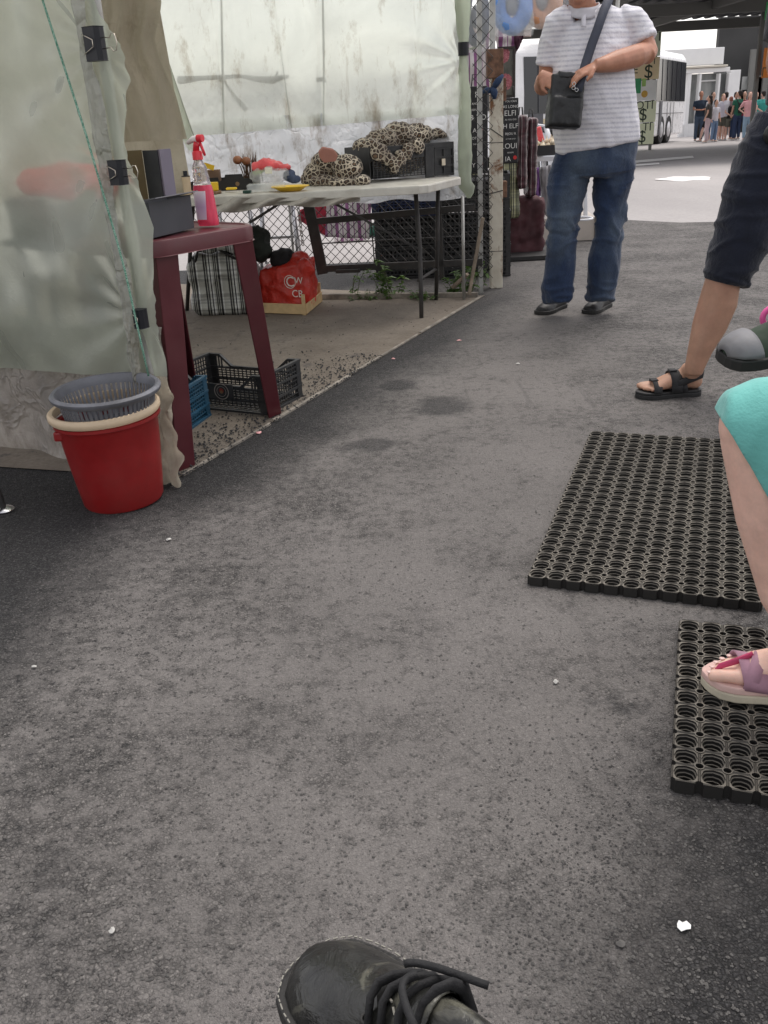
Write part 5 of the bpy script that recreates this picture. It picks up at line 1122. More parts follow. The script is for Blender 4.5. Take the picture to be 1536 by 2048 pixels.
# white garden table with tray of garlic
MWhP = M('white garden plastic', (.66, .67, .70), .4, .06, 8, .05, grime=.15, gc=(.35, .33, .3))
tb = D(1092, 318, 8.3); tz2 = tb[2]+.03
t = thing('white_garden_table', V(tb[0]+.25, 8.5, 0), 'white plastic garden table partly hidden by the man', 'table')
mb = MB(); mb.lathe([(.27, -.045), (.31, -.045), (.32, -.01), (.315, 0), (.001, 0)], V(tb[0]+.16, 8.5, tz2), 36); mb.build('table_top', MWhP, t, sharp=40)
for dx, dy in ((-.17, -.18), (.17, -.18), (-.17, .18), (.17, .18)): mb = MB(); mb.bar(V(tb[0]+.16+dx*1.2, 8.5+dy*1.2, 0), V(tb[0]+.16+dx, 8.5+dy, tz2-.03), .05, .03); mb.build('leg', MWhP, t, bevel=.005)
tr = thing('garlic_tray', V(tb[0]+.02, 8.4, tz2), 'black tray heaped with garlic bulbs on the white garden table', 'tray')
mb = MB(); cx = tb[0]+.05
for c_, q_ in ((V(cx, 8.25, tz2+.04), (.40, .006, .08)), (V(cx, 8.55, tz2+.04), (.40, .006, .08)), (V(cx-.2, 8.4, tz2+.04), (.006, .29, .08)), (V(cx+.2, 8.4, tz2+.04), (.006, .29, .08))): mb = MB(); mb.box(c_, q_); mb.build('tray_side', MBox, tr)
mb = MB(); mb.box(V(cx, 8.4, tz2+.004), (.40, .29, .006)); mb.build('tray_bottom', MBox, tr)
MGarl = M('garlic skin', (.68, .58, .42), .6, .15, 30)
gb = MB()
for k in range(26):
    p = V(cx+rng.uniform(-.16, .16), 8.4+rng.uniform(-.12, .12), tz2+.07+.05*rng.random()); gb = MB(); gb.lathe([(.001, -.02), (.018, -.014), (.026, 0), (.018, .014), (.005, .024), (.003, .05)], p, 10); tag(gb.build('garlic_bulb', MGarl, smooth=True), 'pale garlic bulb heaped in the black tray', 'garlic', 'garlic bulbs in the tray')
mb = MB(); mb.box(V(cx-.12, 8.36, tz2+.16), (.10, .02, .12), (unit(V(1, 0, .3)), V(0, 1, 0), unit(V(-.3, 0, 1)))); tag(mb.build('red_pack', MCoral, bevel=.01), 'red and white packet standing in the garlic tray', 'packet')
# white plastic chair
c_ = D(1062, 250, 9.6); cg = V(c_[0], 9.6, -SL*.6)
t = thing('white_plastic_chair', cg, 'white plastic chair back behind the garlic tray', 'chair')
for dx in (-.22, .22):
    mb = MB(); mb.tube([cg+V(dx, .05, .42), cg+V(dx*.95, .14, .8), cg+V(dx*.8, .18, .92)], [(.025, .012)]*3, 8); mb.build('back_post', MWhP, t, smooth=True)
    for dy in (-.35, .08): mb = MB(); mb.tube([cg+V(dx*1.1, dy*1.1, 0), cg+V(dx, dy, .42)], [.018, .026], 8); mb.build('leg', MWhP, t, smooth=True)
mb = MB(); mb.tube([cg+V(-.18, .18, .92), cg+V(0, .20, .95), cg+V(.18, .18, .92)], [(.03, .012)]*3, 8); mb.build('top_rail', MWhP, t, smooth=True)
mb = MB(); mb.box(cg+V(0, -.15, .43), (.48, .46, .03)); mb.build('seat', MWhP, t, bevel=.01)
for k in range(4): mb = MB(); mb.bar(cg+V(-.12+.08*k, .06, .44), cg+V(-.11+.073*k, .18, .92), .03, .01); mb.build('back_slat', MWhP, t)
hung('grey_cloth', [(1078, 335), (1102, 330), (1100, 440), (1086, 425)], 8.05, M('grey cloth', (.25, .24, .25), .9, .2), 'grey cloth hanging from the white garden table edge')
hung('lilac_cloth', [(1068, 335), (1080, 335), (1082, 392), (1070, 398)], 8.1, M('violet cloth', (.16, .07, .22), .9, .2), 'violet cloth hanging under the white garden table')
# low pale platform with a white hose ring
MPlat = M('pale plywood', (.50, .45, .40), .8, .1, 4, .1, grime=.2)
pf = G(1030, 487), G(1188, 481); hx = .20
t = thing('low_platform', pf[0], 'low pale plywood platform behind the jeans man', 'platform')
px_ = unit(pf[1]-pf[0]); py_ = V(-px_[1], px_[0], 0); Lp = np.linalg.norm(pf[1]-pf[0]); mb = MB(); mb.box(pf[0]+px_*Lp/2+py_*.35+V(0, 0, hx/2), (Lp, .7, hx-.006), (px_, py_, Zu)); mb.build('platform_deck', MPlat, t, bevel=.004)
mb = MB(); mb.box(pf[1]+px_*.012+V(0, 0, hx/2), (.02, .03, hx)); mb.build('corner_strip', MWood, t)
for k in range(2):
    mb = MB(); cc = G(1160, 437, hx+.01+.02*k); mb.tube([cc+V(.10*math.cos(a_), .12*math.sin(a_), 0) for a_ in np.linspace(0, 6.283, 24, endpoint=False)], .009, 8, closed=True)
    if k == 0: hr = thing('hose_ring', cc, 'coiled white hose lying on the low pale platform', 'hose')
    mb.build('hose_coil', MWhP, hr, smooth=True)
# things seen through the fence under the white table
hung('striped_cloth', [(655, 372), (745, 372), (738, 478), (650, 474)], 7.7, MStripe, 'long purple striped cloth hanging beyond the fence left of the crates')
MPinkC = M('pale pink cloth', (.62, .42, .42), .85, .15, 8, .4, 20, .01); MWhC = M('white cloth', (.72, .71, .73), .85, .1, 8, .4, 20, .01); MCrimC = M('crimson cloth', (.28, .02, .04), .8, .2)
hung('pink_cloth', [(745, 372), (800, 372), (795, 425), (748, 420)], 7.75, MStripe, 'short purple striped cloth beyond the fence above the navy crate'); hung('white_cloth', [(800, 370), (838, 370), (836, 428), (802, 424)], 7.6, MWhC, 'white cloth hanging beyond the fence above the navy crate')
hung('pink_cloth', [(838, 372), (880, 375), (885, 430), (842, 420)], 7.8, MPinkC, 'pale pink cloth hanging beyond the fence behind the table leg'); hung('crimson_cloth', [(600, 420), (655, 400), (650, 472), (596, 440)], 7.9, MCrimC, 'crimson cloth beyond the fence beside the gate frame')
mb = MB(); a_, b_ = D(560, 368, 7.7), D(900, 366, 7.8); mb.tube([a_, b_], .012, 8); tag(mb.build('clothes_rail', MGalv, smooth=True), 'grey clothes rail beyond the fence level with the table top', 'rail')
for x_, lb in ((575, 'left'), (892, 'right')):
    q = D(x_, 368, 7.75); mb = MB(); mb.tube([q, V(q[0], q[1], 0)], .011, 8); tag(mb.build('rail_stand', MGalv, smooth=True), f'{lb} stand of the clothes rail beyond the fence', 'stand')
MPinkW = M('rosy white cloth', (.66, .56, .56), .85, .1)
c_ = G(700, 484); mb = MB(); mb.box(V(c_[0], c_[1]+.1, .03), (.30, .2, .05)); tag(mb.build('folded_blanket', MStripe, bevel=.015), 'folded purple striped blanket on the ground beyond the fence', 'blanket')
MGreenB = M('green plastic', (.012, .09, .06), .4, .1)
c_ = G(742, 472); mb = MB(); mb.lathe([(.001, .004), (.12, .004), (.15, .09), (.158, .092), (.158, .098), (.146, .098), (.118, .012), (.001, .01)], c_+V(0, .1, 0), 30); tag(mb.build('green_basin', MGreenB, sharp=40), 'green plastic basin on the ground beyond the fence', 'basin')
MYelG = M('lime goods', (.45, .55, .08), .5, .3); c_ = D(822, 478, 6.9)
mb = MB(); mb.ell(c_+V(0, 0, 0), (.06, .05, .035)); mb.ell(c_+V(.02, 0, .04), (.05, .05, .03)); cloth_heap('lime_bag', mb, 'lime green packet inside the navy crate beyond the fence', m=MYelG, cat='packet', amp=.006)
# trestle and box beyond the fence
MAlu = M('aluminium tube', (.45, .45, .47), .35, .1, 10, 0, metal=.8)
def trestle(px, Y, w, h_, label):
    c = D(px, 480, Y)*V(1, 1, 0); t = thing('folding_trestle', c, label, 'trestle', 'folding trestles beyond the fence')
    for sx_ in (-1, 1):
        for sy_ in (-1, 1): mb = MB(); mb.tube([c+V(sx_*w/2, sy_*.18, 0), c+V(sx_*w/2*.8, sy_*.02, h_)], .011, 8); mb.build('leg', MAlu, t, smooth=True)
    mb = MB(); mb.box(c+V(0, 0, h_+.012), (w*1.2, .16, .02)); mb.build('top_bar', MBrownC, t)
    mb = MB(); mb.bar(c+V(-w/2*.9, -.1, h_*.45), c+V(w/2*.9, -.1, h_*.45), .02, .02); mb.build('crossbar', MAlu, t)
trestle(475, 7.9, .3, .52, 'left aluminium trestle beyond the fence'); trestle(560, 7.7, .3, .52, 'aluminium trestle beside the hanging steel chain')
MCart = M('cardboard', (.38, .26, .16), .8, .15); c_ = D(522, 445, 7.85); mb = MB(); mb.box(V(c_[0], 7.9, .645), (.20, .2, .2)); 
mb = MB(); mb.box(V(D(517, 440, 7.8)[0], 7.8, .642), (.24, .15, .20)); tag(mb.build('cardboard_box', MCart, bevel=.003), 'cardboard box standing on the trestles beyond the fence', 'box')

# ---------------------------------------------------------------- yard beyond: canopy, coaches, price totem, building
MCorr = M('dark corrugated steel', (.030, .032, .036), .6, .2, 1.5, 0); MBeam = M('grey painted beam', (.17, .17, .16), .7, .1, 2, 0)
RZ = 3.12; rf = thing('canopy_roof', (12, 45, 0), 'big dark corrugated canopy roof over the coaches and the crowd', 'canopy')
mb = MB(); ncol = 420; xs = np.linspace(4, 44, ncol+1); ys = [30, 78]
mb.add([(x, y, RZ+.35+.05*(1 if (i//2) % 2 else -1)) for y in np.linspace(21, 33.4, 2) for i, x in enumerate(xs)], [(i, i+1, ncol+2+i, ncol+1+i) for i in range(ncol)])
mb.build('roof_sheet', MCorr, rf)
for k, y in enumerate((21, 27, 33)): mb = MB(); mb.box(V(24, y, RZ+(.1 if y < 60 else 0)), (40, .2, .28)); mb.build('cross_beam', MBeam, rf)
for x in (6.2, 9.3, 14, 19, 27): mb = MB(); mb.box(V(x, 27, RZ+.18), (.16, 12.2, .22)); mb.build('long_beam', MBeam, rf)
cxy = D(1519, 100, 27.3); mb = MB(); mb.box(V(cxy[0], 27.3, RZ/2-.1), (.10, .10, RZ+.3)); mb.build('column', MBeam, rf)
for x, y in ((18, 33), (18, 21), (26, 33), (26, 27)): mb = MB(); mb.box(V(x, y, RZ/2-.3), (.18, .18, RZ+.6)); mb.build('column', MBeam, rf)
# coach
MCoachW = M('white coach paint', (.80, .80, .81), .3, .05, 2, 0, grime=.1); MGlassD = NT('dark coach glass'); MGlassD.col((.018, .02, .026)); MGlassD.rough(.08); MGlassD.set(Specular_IOR_Level=.6); MGlassD = MGlassD.m
MTyre = M('tyre rubber', (.018, .018, .018), .8, .1, 10, 0); MHub = M('wheel hub', (.5, .5, .52), .4, .1, 10, 0, metal=.7); MPanelL = M('panel seam', (.10, .10, .11), .6, .1, 5, 0)
def coach(A, B, H_, Wd_, label, wheels, glass0=.47, glassh=.40):
    A = np.array(A, float); B = np.array(B, float); d = unit((B-A)*V(1, 1, 0)); nn = V(-d[1], d[0], 0); L = np.linalg.norm((B-A)[:2]); zb = min(A[2], B[2])
    g0 = V(A[0], A[1], 0); P = lambda s_, t_, z: g0+d*s_+nn*t_+V(0, 0, (A[2]+(B[2]-A[2])*s_/L)+z)
    t = thing('coach', A, label, 'coach', 'coaches in the yard')
    mb = MB(); prof = [(0, .28), (0, H_*.62), (.05, H_*.93), (.22, H_), (Wd_-.22, H_), (Wd_-.05, H_*.93), (Wd_, H_*.62), (Wd_, .28)]
    n = len(prof); vs = [P(s_, y, z) for s_ in (0, L) for y, z in prof]; mb.add(vs, [tuple(range(n))[::-1], tuple(range(n, 2*n))]+[(k, (k+1) % n, n+(k+1) % n, n+k) for k in range(n)])
    mb.build('coach_body', MCoachW, t, bevel=.06)
    for sd_, yy in ((-1, -.012), (1, Wd_+.012)):
        y0 = yy; y1 = yy+(.04 if sd_ < 0 else -.04)
        mb = MB(); mb.add([P(.15, y0, H_*.46), P(L-.1, y0, H_*.46), P(L-.1, y1, H_*.90), P(.15, y1, H_*.90)], [(0, 1, 2, 3)]); mb.build('side_glass', MGlassD, t, solid=.01)
        if sd_ < 0:
            for k in range(1, 6): s_ = .15+(L-.3)*k/6; mb = MB(); mb.bar(P(s_, y0-.012, H_*.47), P(s_, y1-.012, H_*.9), .03, .01); mb.build('window_divider', MPanelL, t)
            for s_ in np.linspace(2.0, L-2.0, 3): mb = MB(); mb.bar(P(s_, y0-.006, .36), P(s_, y0-.006, H_*.45), .02, .01); mb.build('panel_gap', MPanelL, t)
            mb = MB(); mb.bar(P(.2, y0-.006, H_*.33), P(L-.2, y0-.006, H_*.33), .01, .02); mb.build('panel_gap', MPanelL, t)
            mb = MB(); mb.box(P(L*.18, y0-.012, H_*.28), (.35, .02, H_*.36), (d, nn, Zu)); mb.build('dark_panel', MPanelL, t)
    mb = MB(); mb.add([P(L+.075, .15, H_*.32), P(L+.075, Wd_-.15, H_*.32), P(L+.075, Wd_-.2, H_*.9), P(L+.075, .2, H_*.9)], [(0, 1, 2, 3)]); mb.build('windscreen', MGlassD, t, solid=.01)
    mb = MB(); mb.add([P(-.075, .2, H_*.5), P(-.075, Wd_-.2, H_*.5), P(-.075, Wd_-.25, H_*.9), P(-.075, .25, H_*.9)], [(0, 1, 2, 3)]); mb.build('rear_glass', MGlassD, t, solid=.01)
    for s_ in wheels:
        for y in (-.02, Wd_-.28):
            w = MB(); c = P(s_, y, .5); w.lathe([(.001, 0), (.30, 0), (.47, .0), (.5, .05), (.5, .25), (.47, .3), (.001, .3)], c, 24, (d, Zu, nn)); wo_ = w.build('wheel', MTyre, t, sharp=40)
            w = MB(); w.lathe([(.001, -.03), (.12, -.05), (.26, -.01), (.28, .0)], c, 18, (d, Zu, nn)); w.build('rim', MHub, wo_, sharp=40)
    return t, P
cA1 = GF(1304, 290); cB1 = D(1366, 250, 41); cB1[2] = -SL*32; ct_, Pc = coach(cA1, cB1, 3.25, 2.4, 'large white coach with dark glass parked under the canopy behind the price totem', (1.2, 2.4, 9.3))
MLet = M('grey lettering', (.25, .25, .28), .5, .05)
# second coach behind the hanging goods
cA2 = V(2.2, 17.5, -.15); cB2 = V(7.2, 19.5, -.19)
MCream = M('cream stripe paint', (.62, .52, .34), .4, .05, 3, 0)
ct2, P2 = coach(V(D(1036, 200, 21)[0], 21, -.21), V(D(1225, 200, 22)[0], 22, -.23), 2.5, 2.0, 'white minibus with dark windows behind the white plastic chair', (.6, 1.9))
mb = MB(); mb.bar(P2(.1, -.02, 1.0), P2(2.2, -.02, 1.0), .012, .10); mb.build('cream_stripe', MCream, ct2)
MSilv = M('silver paint', (.42, .45, .50), .3, .1, 3, 0)
# price totem
tg = GF(1300, 300); tp_ = D(1300, 289, tg[1]); 
def DT(px, py): return D(px, py, tg[1])
MTot = [M('pale green panel', (.80, .90, .70), .6, .05, 4, 0), M('tan panel', (.88, .72, .46), .6, .05, 4, 0), M('white panel', (.9, .9, .88), .6, .05, 4, 0), M('pale lime panel', (.88, .92, .66), .6, .05, 4, 0)]
tt = thing('price_totem', tg, 'tall price board with dollar signs standing beside the white coach', 'sign board')
rows_ = [(62, 112, 1265, 1321, MTot[0], [('TI', 1311, 72, 1.0)]), (113, 158, 1262, 1318, MTot[1], [('E', 1270, 138, .9), ('$', 1296, 142, 1.5), ('I', 1308, 120, .8)]), (159, 200, 1262, 1313, MTot[2], []), (201, 244, 1262, 1311, MTot[3], [('OTI', 1288, 209, .95), ('$', 1285, 228, 1.4)]), (245, 288, 1260, 1307, MTot[3], [('TI', 1293, 252, .95), ('$', 1283, 272, 1.4)])]
MInk = M('dark green ink', (.03, .05, .03), .6, .1, 5, 0)
for (y0, y1, x0, x1, m_, txt) in rows_:
    a_ = DT(x0, (y0+y1)/2); b_ = DT(x1, (y0+y1)/2); zt_ = DT(x1, y0)[2]; zb = DT(x1, y1)[2]
    mb = MB(); mb.box(V((a_[0]+b_[0])/2, tg[1], (zt_+zb)/2), (b_[0]-a_[0], .10, zt_-zb-.012)); mb.build('price_panel', m_, tt, bevel=.01)
    for (s_, px, py, k) in txt:
        q = DT(px, py+ (2)); text_mesh('price_lettering', s_, MInk, .36*k, V(q[0], tg[1]-.055, q[2]), V(1, 0, 0), Zu, tt, .001)
for (px, py, w, h_, m_) in ((1272, 172, .28, .42, M('leaf green print', (.06, .36, .16), .6)), (1287, 165, .12, .22, M('lime print', (.40, .62, .18), .6)), (1288, 188, .2, .2, M('amber print', (.70, .42, .08), .6))):
    q = DT(px, py); mb = MB()
    if h_ == w: mb.add([V(q[0]+w/2*math.cos(a_), tg[1]-.054, q[2]+w/2*math.sin(a_)) for a_ in np.linspace(0, 6.283, 18, endpoint=False)], [tuple(range(18))])
    else: mb.add([V(q[0]+sx_*w/2, tg[1]-.054, q[2]+sz*h_/2) for sx_, sz in ((-1, -1), (1, -1), (1, 1), (-1, 1))], [(0, 1, 2, 3)])
    mb.build('printed_mark', m_, tt)
for px in (1268, 1302): q = DT(px, 288); mb = MB(); mb.box(V(q[0], tg[1]+.1, 1.2), (.08, .08, 3.6)); mb.build('totem_post', MBeam, tt)
# building
MBW = M('white wall', (.80, .80, .80), .8, .04, 2, 0); MBWg = M('ivory trim', (.60, .56, .48), .7, .05, 2, 0); MGl = NT('shop glass'); MGl.col(MGl.ramp(MGl.noise(1.2, 3, st=(1, 1, .4)), [(.35, (.16, .17, .17)), (.65, (.40, .41, .40))])); MGl.rough(.15); MGl = MGl.m
bY = 48.0; zg = -SL*(bY-9)
def DB(px, py, dy=0): return D(px, py, bY+dy)
bd = thing('station_building', DB(1400, 256), 'white station building with tall glazed front beyond the coach', 'building')
def wall(name, px0, px1, py0, py1, m_, dy=0, th=.3, full=False):
    a_, b_ = DB(px0, (py0+py1)/2, dy), DB(px1, (py0+py1)/2, dy); zt_ = DB((px0+px1)/2, py0, dy)[2]; zb = DB((px0+px1)/2, py1, dy)[2] if not full else zg-.02
    mb = MB(); mb.box(V((a_[0]+b_[0])/2, bY+dy+th/2, (zt_+zb)/2), (b_[0]-a_[0], th, zt_-zb)); return mb.build(name, m_, bd, bevel=.02)
wall('wall', 1330, 1448, 97, 131, MBW, 0, .5); wall('cornice', 1330, 1456, 132, 136, MBWg, -.4, .9); wall('lintel', 1330, 1460, 137, 146, MBW, -.2, .6)
wall('glass_front', 1372, 1460, 147, 250, MGl, .4, .1, True); wall('side_wall', 1457, 1477, 140, 250, MBW, -.1, .6, True); wall('plinth', 1360, 1458, 246, 250, MBW, -.1, .3, True)
for x0, x1 in ((1373, 1380), (1396, 1400), (1434, 1438), (1454, 1458)): wall('pilaster', x0, x1, 147, 250, MBW, -.15, .4, True)
wall('transom', 1400, 1434, 160, 163, MBW, .25, .1)
MDarkIn = M('shop front with painted shade', (.045, .045, .045), .7, .3, .8, 0)  # shade beneath the canopy is put into this dark wall colour
db = thing('dark_kiosk_row', DB(1500, 256, 4), 'dark shop row behind the crowd with canopy shade in its colour', 'building')
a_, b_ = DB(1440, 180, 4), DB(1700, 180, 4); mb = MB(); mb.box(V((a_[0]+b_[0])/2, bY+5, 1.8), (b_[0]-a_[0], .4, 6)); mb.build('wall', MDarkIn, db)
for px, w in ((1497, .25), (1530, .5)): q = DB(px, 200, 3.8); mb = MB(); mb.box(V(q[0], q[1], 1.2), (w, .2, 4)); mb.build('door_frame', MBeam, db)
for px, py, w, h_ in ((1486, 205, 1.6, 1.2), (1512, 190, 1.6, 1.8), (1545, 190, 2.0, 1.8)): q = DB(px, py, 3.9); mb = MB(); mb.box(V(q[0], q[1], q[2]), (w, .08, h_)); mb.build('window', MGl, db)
# left-hand far backdrop: long pale wall that closes the yard
fw = thing('yard_wall', (-10, 60, 0), 'long pale boundary wall closing the yard far behind the stall', 'wall')
mb = MB(); mb.box(V(-22, 62, 1), (60, .4, 6)); mb.build('wall', MBW, fw)
# orange and green signs hung on the canopy column
MOr = M('orange board', (.80, .25, .04), .6, .04, 3, 0); MGn = M('bright green board', (.08, .55, .18), .6, .05, 3, 0)
for (px0, px1, py0, py1, m_, txt, lb) in ((1526, 1600, 96, 156, MOr, '\u0413\u041f', 'orange sign with dark letters beside the canopy column'), (1531, 1580, 4, 40, MGn, '', 'green sign at the top right corner by the canopy column')):
    Ys = 26.9; a_, b_ = D(px0, (py0+py1)/2, Ys), D(px1, (py0+py1)/2, Ys); zt_, zb = D(px0, py0, Ys)[2], D(px0, py1, Ys)[2]
    t = thing('hanging_sign', V((a_[0]+b_[0])/2, Ys, zb), lb, 'sign'); mb = MB(); mb.box(V((a_[0]+b_[0])/2, Ys, (zt_+zb)/2), (b_[0]-a_[0], .06, zt_-zb)); mb.build('sign_board', m_, t, bevel=.01)
    for sx_ in (-.3, .3): mb = MB(); mb.bar(V((a_[0]+b_[0])/2+sx_, Ys, zt_), V((a_[0]+b_[0])/2+sx_, Ys, RZ+.02), .03); mb.build('hanger', MBeam, t)
    if txt: q = D(1536, 145, Ys); text_mesh('sign_lettering', txt, MInk, .30, V(q[0], Ys-.035, q[2]), V(1, 0, 0), Zu, t, .001)

# ---------------------------------------------------------------- people
def skin(name, c, red=(.42, .16, .11)):
    t = NT(name); col = t.ramp(t.noise(14, 7, .7), [(.3, tuple(np.array(c)*.80)), (.7, tuple(np.array(c)*1.12))])
    col = t.mix(t.ramp(t.noise(4, 3), [(.5, 0.), (.8, .35)]), col, red); t.col(col); t.rough(.5)
    t.set(Subsurface_Weight=.12, Subsurface_Scale=.02); t.b.inputs['Subsurface Radius'].default_value = (1, .35, .2); t.bump(t.math('ADD', t.noise(160, 3), t.math('MULTIPLY', t.noise(30, 4), 1.5)), .2, .002); return t.m
MSkinA = skin('tanned skin', (.46, .22, .14)); MSkinB = skin('brown leg skin', (.44, .25, .17)); MSkinC = skin('pale rosy skin', (.78, .50, .40), (.62, .28, .23)); MSkinD = skin('light skin', (.60, .36, .26))
def cloth(name, c, r=.85, var=.15, sc=9, bs=120, b2=.5, sheen=.2, extra=None):
    t = NT(name); c = np.array(c, float); col = t.ramp(t.noise(sc, 5), [(.3, tuple(c*(1-var))), (.7, tuple(np.clip(c*(1+var), 0, 1)))])
    if extra: col = extra(t, col)
    t.col(col); t.rough(r); t.bump(t.math('ADD', t.noise(bs, 3), t.math('MULTIPLY', t.noise(12, 4, dist=1), 4)), b2, .004); t.set(Sheen_Weight=sheen, Specular_IOR_Level=.3); return t.m
def polo_x(t, col):
    z = t.math('ADD', t.xyz()[2], t.math('MULTIPLY', t.noise(3, 2), .012))
    st = t.ramp(t.math('FRACT', t.math('MULTIPLY', z, 44)), [(0, .0), (.2, .62), (.42, .62), (.62, .0)])
    nn = t.ramp(t.noise(70, 2), [(.3, .4), (.6, 1.)]); return t.mix(t.math('MULTIPLY', st, nn), col, (.42, .42, .50))
def ridge(p, f, o=0, w=5): return max(0., 1-abs(nz(p, f, o))*w)
MPolo = cloth('pale striped polo knit', (.76, .75, .79), extra=polo_x, var=.06)
def jean_x(t, col):
    x, y, z = t.xyz(); f = t.ramp(t.noise(2.6, 3, .5, st=(2.2, 1, .9)), [(.44, 0.), (.66, .7)])
    col = t.mix(f, col, (.10, .13, .165)); return t.mix(.5, col, t.ramp(t.noise(220, 2, st=(1, 1, .4)), [(.3, .6), (.7, 1.4)]), 'MULTIPLY')
MJeans = cloth('faded blue denim', (.018, .034, .078), extra=jean_x, var=.3, sc=6)
MLeathB = M('black bag leather', (.010, .011, .012), .42, .3, 14, .4, 90, .003, spec=.5)
MStrap = M('slate webbing strap', (.045, .052, .075), .8, .1, 60, .3, 300, .002)
MShoeBk = M('black shoe leather', (.014, .014, .015), .48, .4, 14, .35, 70, .003, spec=.4)
MSoleBk = M('black rubber sole', (.018, .017, .016), .7, .2, 20, .2)
def fold(amp, f1=5, f2=11, seed=0, dirs=(1, 1, .5)):
    def fn(co, no):
        k = np.array([amp*(.9*nz(p*V(*dirs), f1, seed)+.8*(0.5-abs(nz(p*V(*dirs), f2, seed+5)))) for p in co]); return co+no*k[:, None]
    return fn
def hand(mb, wr, d, up, s=1.0, curl=.6, spread=.1, side=1):
    """palm and five fingers; d points along the hand, up is the back of the hand"""
    wr = np.array(wr, float); d = unit(d); up = unit(np.array(up, float)-d*(np.array(up, float)@d)); sd_ = np.cross(d, up)*side
    mb.tube([wr-d*.01, wr+d*.03*s, wr+d*.085*s], [(.026*s, .019*s), (.036*s, .017*s), (.040*s, .014*s)], 12, ref=sd_)
    for k, (o, L) in enumerate(((-.030, .062), (-.010, .072), (.011, .078), (.031, .070))):
        p = wr+d*.080*s+sd_*o*s; a_ = 0; q = p; pts = [p-d*.02*s]; seg = L*s/3*1.05
        pts.append(p)
        for j in range(3):
            a_ += curl*(.75+.3*j/2)*.8; dd = unit(d*math.cos(a_)-up*math.sin(a_)+sd_*o*spread*8); q = q+dd*seg; pts.append(q)
        mb.tube(pts, [.0095*s, .0095*s, .009*s, .0082*s, .0065*s], 8)
    p = wr+d*.025*s+sd_*.030*s; t1 = unit(d*.65+sd_*.6-up*.35)
    mb.tube([p-d*.01, p, p+t1*.035*s, p+t1*.035*s+unit(d*.95-up*.35)*.03*s], [.013*s, .013*s, .0105*s, .008*s], 8)
def head(mb, c, s=1.0, f=(0, -1, 0), up=(0, 0, 1)):
    f = unit(f); up = unit(np.array(up, float)-f*(np.array(up, float)@f)); sd_ = np.cross(f, up); c = np.array(c, float); A = (sd_, f, up)
    P = lambda a_, b_, z: c+sd_*a_*s+f*b_*s+up*z*s
    mb.ell(P(0, -.01, .03), (.078*s, .095*s, .09*s), A); mb.ell(P(0, .02, -.035), (.060*s, .072*s, .075*s), A); mb.ell(P(0, .055, -.085), (.035*s, .030*s, .025*s), A)
    mb.tube([P(0, .092, .015), P(0, .112, -.022), P(0, .095, -.032)], [.008*s, .014*s, .010*s], 8)
    mb.ell(P(0, .085, -.055), (.026*s, .012*s, .008*s), A); mb.ell(P(0, .082, -.066), (.022*s, .012*s, .007*s), A); mb.ell(P(0, .085, .028), (.05*s, .012*s, .008*s), A)
    for q in (-1, 1): mb.ell(P(.078*q, -.005, -.01), (.010*s, .02*s, .032*s), A); mb.ell(P(.034*q, .078, -.02), (.02*s, .014*s, .02*s), A)
    return P, A
MHairG = M('grey hair', (.20, .19, .18), .8, .3, 60, .6, 200, .004); MHairD = M('dark hair', (.02, .014, .011), .7, .3, 60, .6, 200, .004); MHairF = M('fair hair', (.38, .24, .12), .7, .3, 60, .6, 200, .004); MHairR = M('reddish hair', (.28, .10, .07), .7, .3, 60, .6, 200, .004)
MEye = M('eye white', (.7, .68, .66), .2, .05, 5, 0); MIris = M('dark iris', (.03, .018, .01), .2, .05, 5, 0); MLip = M('lips', (.40, .14, .12), .5, .1, 20, .1)
def eyes(P, A, s, par, body_m=None):
    for q in (-1, 1):
        mb = MB(); mb.ell(P(.030*q, .078, .008), (.013*s, .010*s, .007*s), A, 10, 8); e = mb.build('eye', MEye, par, smooth=True)
        mb = MB(); mb.ell(P(.030*q, .0865, .008), (.005*s, .003*s, .005*s), A, 8, 6); mb.build('iris', MIris, e, smooth=True)
